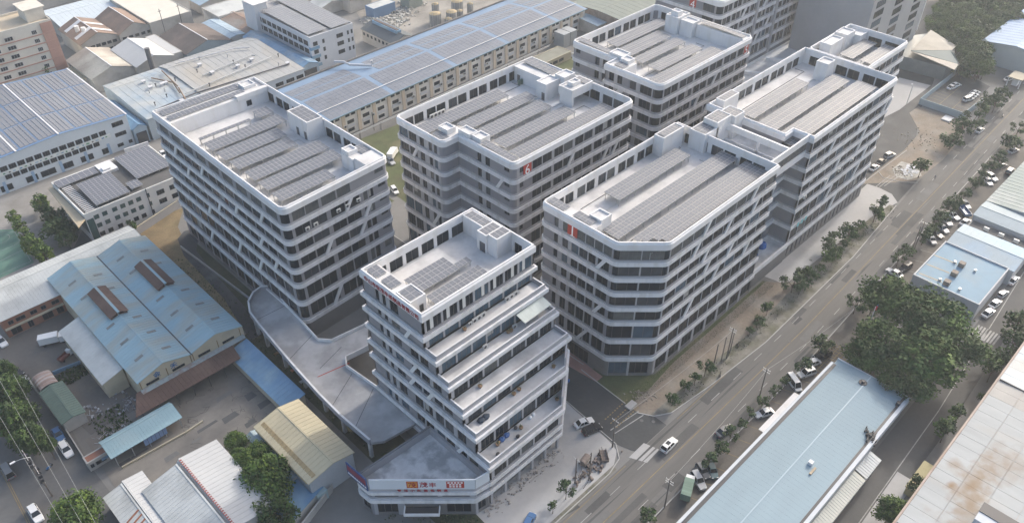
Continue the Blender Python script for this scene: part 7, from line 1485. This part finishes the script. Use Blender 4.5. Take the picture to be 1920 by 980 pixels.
# left road line with equipment
for i, (x, y, h) in enumerate([(78, 905, 10), (98, 930, 10)]):
    g = at2(x, y); t_ = pole(('left', 'right')[i] + ' equipment pole under the wires of the left road', *g, h, 3)
    for k in range(4): b = MB(); b.box(g[0] - .5 + k * .1, g[1] - 1.2 + k * .6, 6 + k * .5, g[0] + .2 + k * .1, g[1] - .8 + k * .6, 6.9 + k * .5); b.build('transformer', darkm, t_)
def wire(label, pts, r=.03, sag=.8, m=None):
    P = []
    for (a, b_) in zip(pts[:-1], pts[1:]):
        for k in range(9): t = k / 8; P.append((a[0] + (b_[0] - a[0]) * t, a[1] + (b_[1] - a[1]) * t, a[2] + (b_[2] - a[2]) * t - sag * 4 * t * (1 - t)))
    b = MB(); b.tube(P, r, 5); o = tag(b.build('overhead_wire', m or M('pale_cable', (.45, .45, .43), .6, 0)), label, 'wire', 'overhead wires')
for i, (o1, o2) in enumerate([((-8, 700), (170, 1010)), ((25, 700), (190, 1000)), ((-30, 730), (120, 985))]):
    wire(('middle', 'right', 'left')[i] + ' pale wire along the left road', [at(*o1, 9), at((o1[0] + o2[0]) / 2, (o1[1] + o2[1]) / 2, 9.3), at(*o2, 9)], .025, .4)
wire('wire along the parking strip poles', [(g := at(1246, 950))[:2] + (8.6,), at(1424, 742)[:2] + (8.6,), at(1630, 590)[:2] + (8.6,)], .025, 1.0); wire('wire crossing from the podium corner pole over the cross lane', [at(1148, 838)[:2] + (8.5,), at(1362, 672)[:2] + (9.4,)], .025, .8)
def lamp(label, px, py, h, dx, dy):
    x, y = at2(px, py); t_ = thing('street_lamp', label, 'street lamp', (x, y, 0)); b = MB(); b.tube([(x, y, 0), (x, y, h), (x + dx * .5, y + dy * .5, h + .5), (x + dx, y + dy, h + .5)], [.12, .09, .06, .05], 8); b.build('pole', steel, t_)
    b = MB(); b.box(x + dx - .5, y + dy - .18, h + .4, x + dx + .5, y + dy + .18, h + .58); b.build('lamp_head', white, t_)
lamp('curved white street lamp on the left road', 85, 905, 8.5, -3.0, .5); lamp('thin lamp post on the concrete pad beyond the far block', 1700, 195, 7, .6, .6)
# flag
x, y = at2(1612, 655); t_ = thing('flag_pole', 'flag pole with a red and blue flag among the big trees', 'flag pole', (x, y, 0)); b = MB(); b.cyl(x, y, 0, 14, .07, 8); b.build('pole', white, t_)
b = MB(); n = 6
for k in range(n): xa, xb = x + k * .3, x + (k + 1) * .3; w = lambda q: .2 * sin(q * 1.4); b.face([(xa, y + w(k), 12.4), (xb, y + w(k + 1), 12.35), (xb, y + w(k + 1), 13.7), (xa, y + w(k), 13.75)], 0 if k < 4 else 1)
b.build('flag', [M('flag_red', (.5, .06, .06), .7, .05), M('flag_blue', (.15, .3, .5), .7, .05)], t_)
# scrap at the pavement edge, debris by the columns
b = MB(); gx, gy = at2(1105, 885)
for i in range(70):
    x, y = gx + random.gauss(0, 2.6), gy + random.gauss(0, .9); s_ = random.uniform(.15, .7)
    if i % 3: b.box(x, y, 0.05, x + s_, y + s_ * .8, .1 + s_)
    else: b.bar((x, y, .1), (x + random.uniform(-1.5, 1.5), y + random.uniform(-1, 1), random.uniform(.2, 1.6)), .05)
kind(b.build('scrap_heap', M('rusty_scrap', (.2, .165, .145), .9, .45, .5, 2)), 'stuff')
for i, (px, py, m, lb) in enumerate([(1096, 868, 'grey', 'rounded grey drum trailer among the scrap at the kerb'), (1132, 858, 'red', 'rust brown cart with raised sides at the pavement edge')]):
    x, y = at2(px, py); t_ = thing('hand_cart', lb, 'cart', (x, y, .06), None, .9 if i else .2)
    def P(nm, bl, mm): o = bpy.data.objects.new(nm, bl.mesh(nm, mm)); COL.objects.link(o); o.parent = t_
    b = MB()
    if i: b.box(-1.6, -.75, .55, 1.6, .75, .65); b.box(-1.6, -.75, .65, 1.6, -.68, 1.15); b.box(-1.6, .68, .65, 1.6, .75, 1.15); b.box(-1.6, -.68, .65, -1.53, .68, 1.15)
    else: b.tube([(-1.2, 0, 1.1), (1.2, 0, 1.1)], .8, 12)
    P('bed' if i else 'drum', b, M('rusty_scrap', (.16, .12, .1)))
    b = MB(); b.bar((1.5, 0, .6), (2.6, 0, .4), .05); P('drawbar', b, darkm)
    for sx in (-.7, .7):
        for sy in (-.85, .85): b = MB(); b.tube([(sx, sy - .08, .32), (sx, sy + .08, .32)], .32, 10); P('wheel', b, rubber)
b = MB()
for i in range(150):
    x, y = random.uniform(63, 85), random.uniform(70.2, 72.2) - random.random() ** 3 * 2; s_ = random.uniform(.1, .45)
    if i % 4: b.box(x, y, .06, x + s_, y + s_, .1 + s_ * .5)
    else: b.bar((x, y, .12), (x + random.uniform(-1.6, 1.6), y + random.uniform(-.6, .6), .2), .04)
kind(b.build('building_debris', M('debris_mix', (.3, .28, .26), .9, .5, .6, 2)), 'stuff')
# yard scrap beside the twin shed and the overgrown plot
b = MB()
for i in range(120):
    x, y = random.choice([(random.gauss(25.6, 1.3), random.gauss(148.5, 2.0)), (random.gauss(19.0, 1.2), random.gauss(151.8, 1.6)), (random.uniform(16, 24), random.uniform(140, 144.5))]); s_ = random.uniform(.12, .5)
    if i % 3: b.box(x, y, .05, x + s_, y + s_ * 1.2, .1 + s_ * .6)
    else: b.bar((x, y, .1), (x + random.uniform(-1.5, 1.5), y + random.uniform(-1.5, 1.5), random.uniform(.15, .8)), .05)
kind(b.build('yard_scrap', M('yard_scrap_mix', (.3, .31, .33), .9, .6, .5, 1.6)), 'stuff')
for i, (px, py, lb) in enumerate([(521, 660, 'rusty'), (545, 678, 'grey'), (553, 691, 'orange red'), (570, 712, 'pale')]):
    x, y, z = at(px, py, .4); b = MB(); b.box(x - 1.1, y - .4, .3, x + 1.1, y + .4, .42); b.box(x - 1, y - .35, 0, x - .9, y + .35, .3); b.box(x + .9, y - .35, 0, x + 1, y + .35, .3)
    tag(b.build('bench', [M('rusty_pipe', (.2, .12, .05)), concw, M('orange_bench', (.35, .14, .07), .8, .1), concw][i]), lb + ' bench like slab on the lawn under the raised driveway', 'bench', 'slabs on the lawn')
# tarpaulins and bundles on the link deck
for i, (x, y, w, h) in enumerate([(170.8, 75.2, 1.3, 1.8), (166.4, 74.6, .8, 1.0), (168.3, 75.6, .6, .8)]): sack(x, y, 5.6, ('tallest blue tarpaulin covered pile on the deck between blocks', 'left blue tarpaulin covered pile on the deck between blocks', 'small blue pile between the two others on the deck')[i], M('tarp_blue_deck', (.03, .13, .4), .6, .1), w, h, 'tarpaulin pile', 'tarpaulin_pile', 'tarpaulin piles')
x, y, z = at(1066, 712, 3); sack(x, y, 2.4, 'bright blue tarpaulin bundle hanging at the right side of the terraces', M('tarp_blue_deck', (.03, .13, .4)), .35, .8, 'tarpaulin pile', 'tarpaulin_pile', 'tarpaulin piles')
for i, (px, py) in enumerate([(1496, 424), (1501, 417), (1510, 412)]):
    x, y, z = at(px, py, 11.0); b = MB(); b.box(x - .5, 70.55, 10.9, x + .5, 70.62, 12.2); tag(b.build('poster', M('cyan_sheet', (.2, .5, .55), .6, .1)), ('first', 'second', 'third')[i] + ' cyan sheet stuck on the second floor windows of the far long block', 'sheet')
for i, (px, py) in enumerate([(1502, 369), (1545, 340), (1570, 320), (1596, 302)]):
    x, y, z = at(px, py, 20); dup(AC0, (x, 70.7, z), 0, ORD[i] + ' white outdoor unit on the front of the far long block', scale=1.3)
for i, x in enumerate((71.6, 73.9, 80.4, 83.0, 86.3)): dup(AC0, (x, 136.7 + (x - 66.4) * .047 , 31.0 if i < 2 else 34.8 - 3.4), 0, ORD[i] + ' outdoor unit from the rounded corner on the near front of the left block', scale=1.2)
for i in range(4):
    b = MB(); b.cyl(151.2 + i * 1.1, 148.6, DECK, DECK + 1.5, .4, 10); tag(b.build('gas_cylinder', M('cylinder_green', (.1, .16, .13), .6, .1)), ORD[i] + ' green cylinder from the left in the rear corner of the roof numbered six', 'cylinder', 'green cylinders')
b = MB(); b.tube([(94.6 + .5, 94.0, 35.0), (95.2, 94.0, 38.2)], .55, 12); tag(b.build('exhaust_duct', white), 'round white exhaust hood outside the right wall of the terraced building', 'duct')
# ------------------------------------------------------------------ hazy air
hm = bpy.data.materials.new('hazy_air'); hm.use_nodes = True
for n_ in list(hm.node_tree.nodes):
    if n_.type == 'BSDF_PRINCIPLED': hm.node_tree.nodes.remove(n_)
pv = hm.node_tree.nodes.new('ShaderNodeVolumePrincipled')
pv.inputs['Color'].default_value = (.87, .935, 1.0, 1); pv.inputs['Density'].default_value = 0.00024; pv.inputs['Anisotropy'].default_value = 0.35
hm.node_tree.links.new(pv.outputs[0], hm.node_tree.nodes['Material Output'].inputs['Volume'])
b = MB(); b.box(-2610, -2480, -1.2, 4130, 4290, 146); hz_ = b.build('haze', hm); hz_['kind'] = 'stuff'
S.cycles.volume_step_rate = 4.0
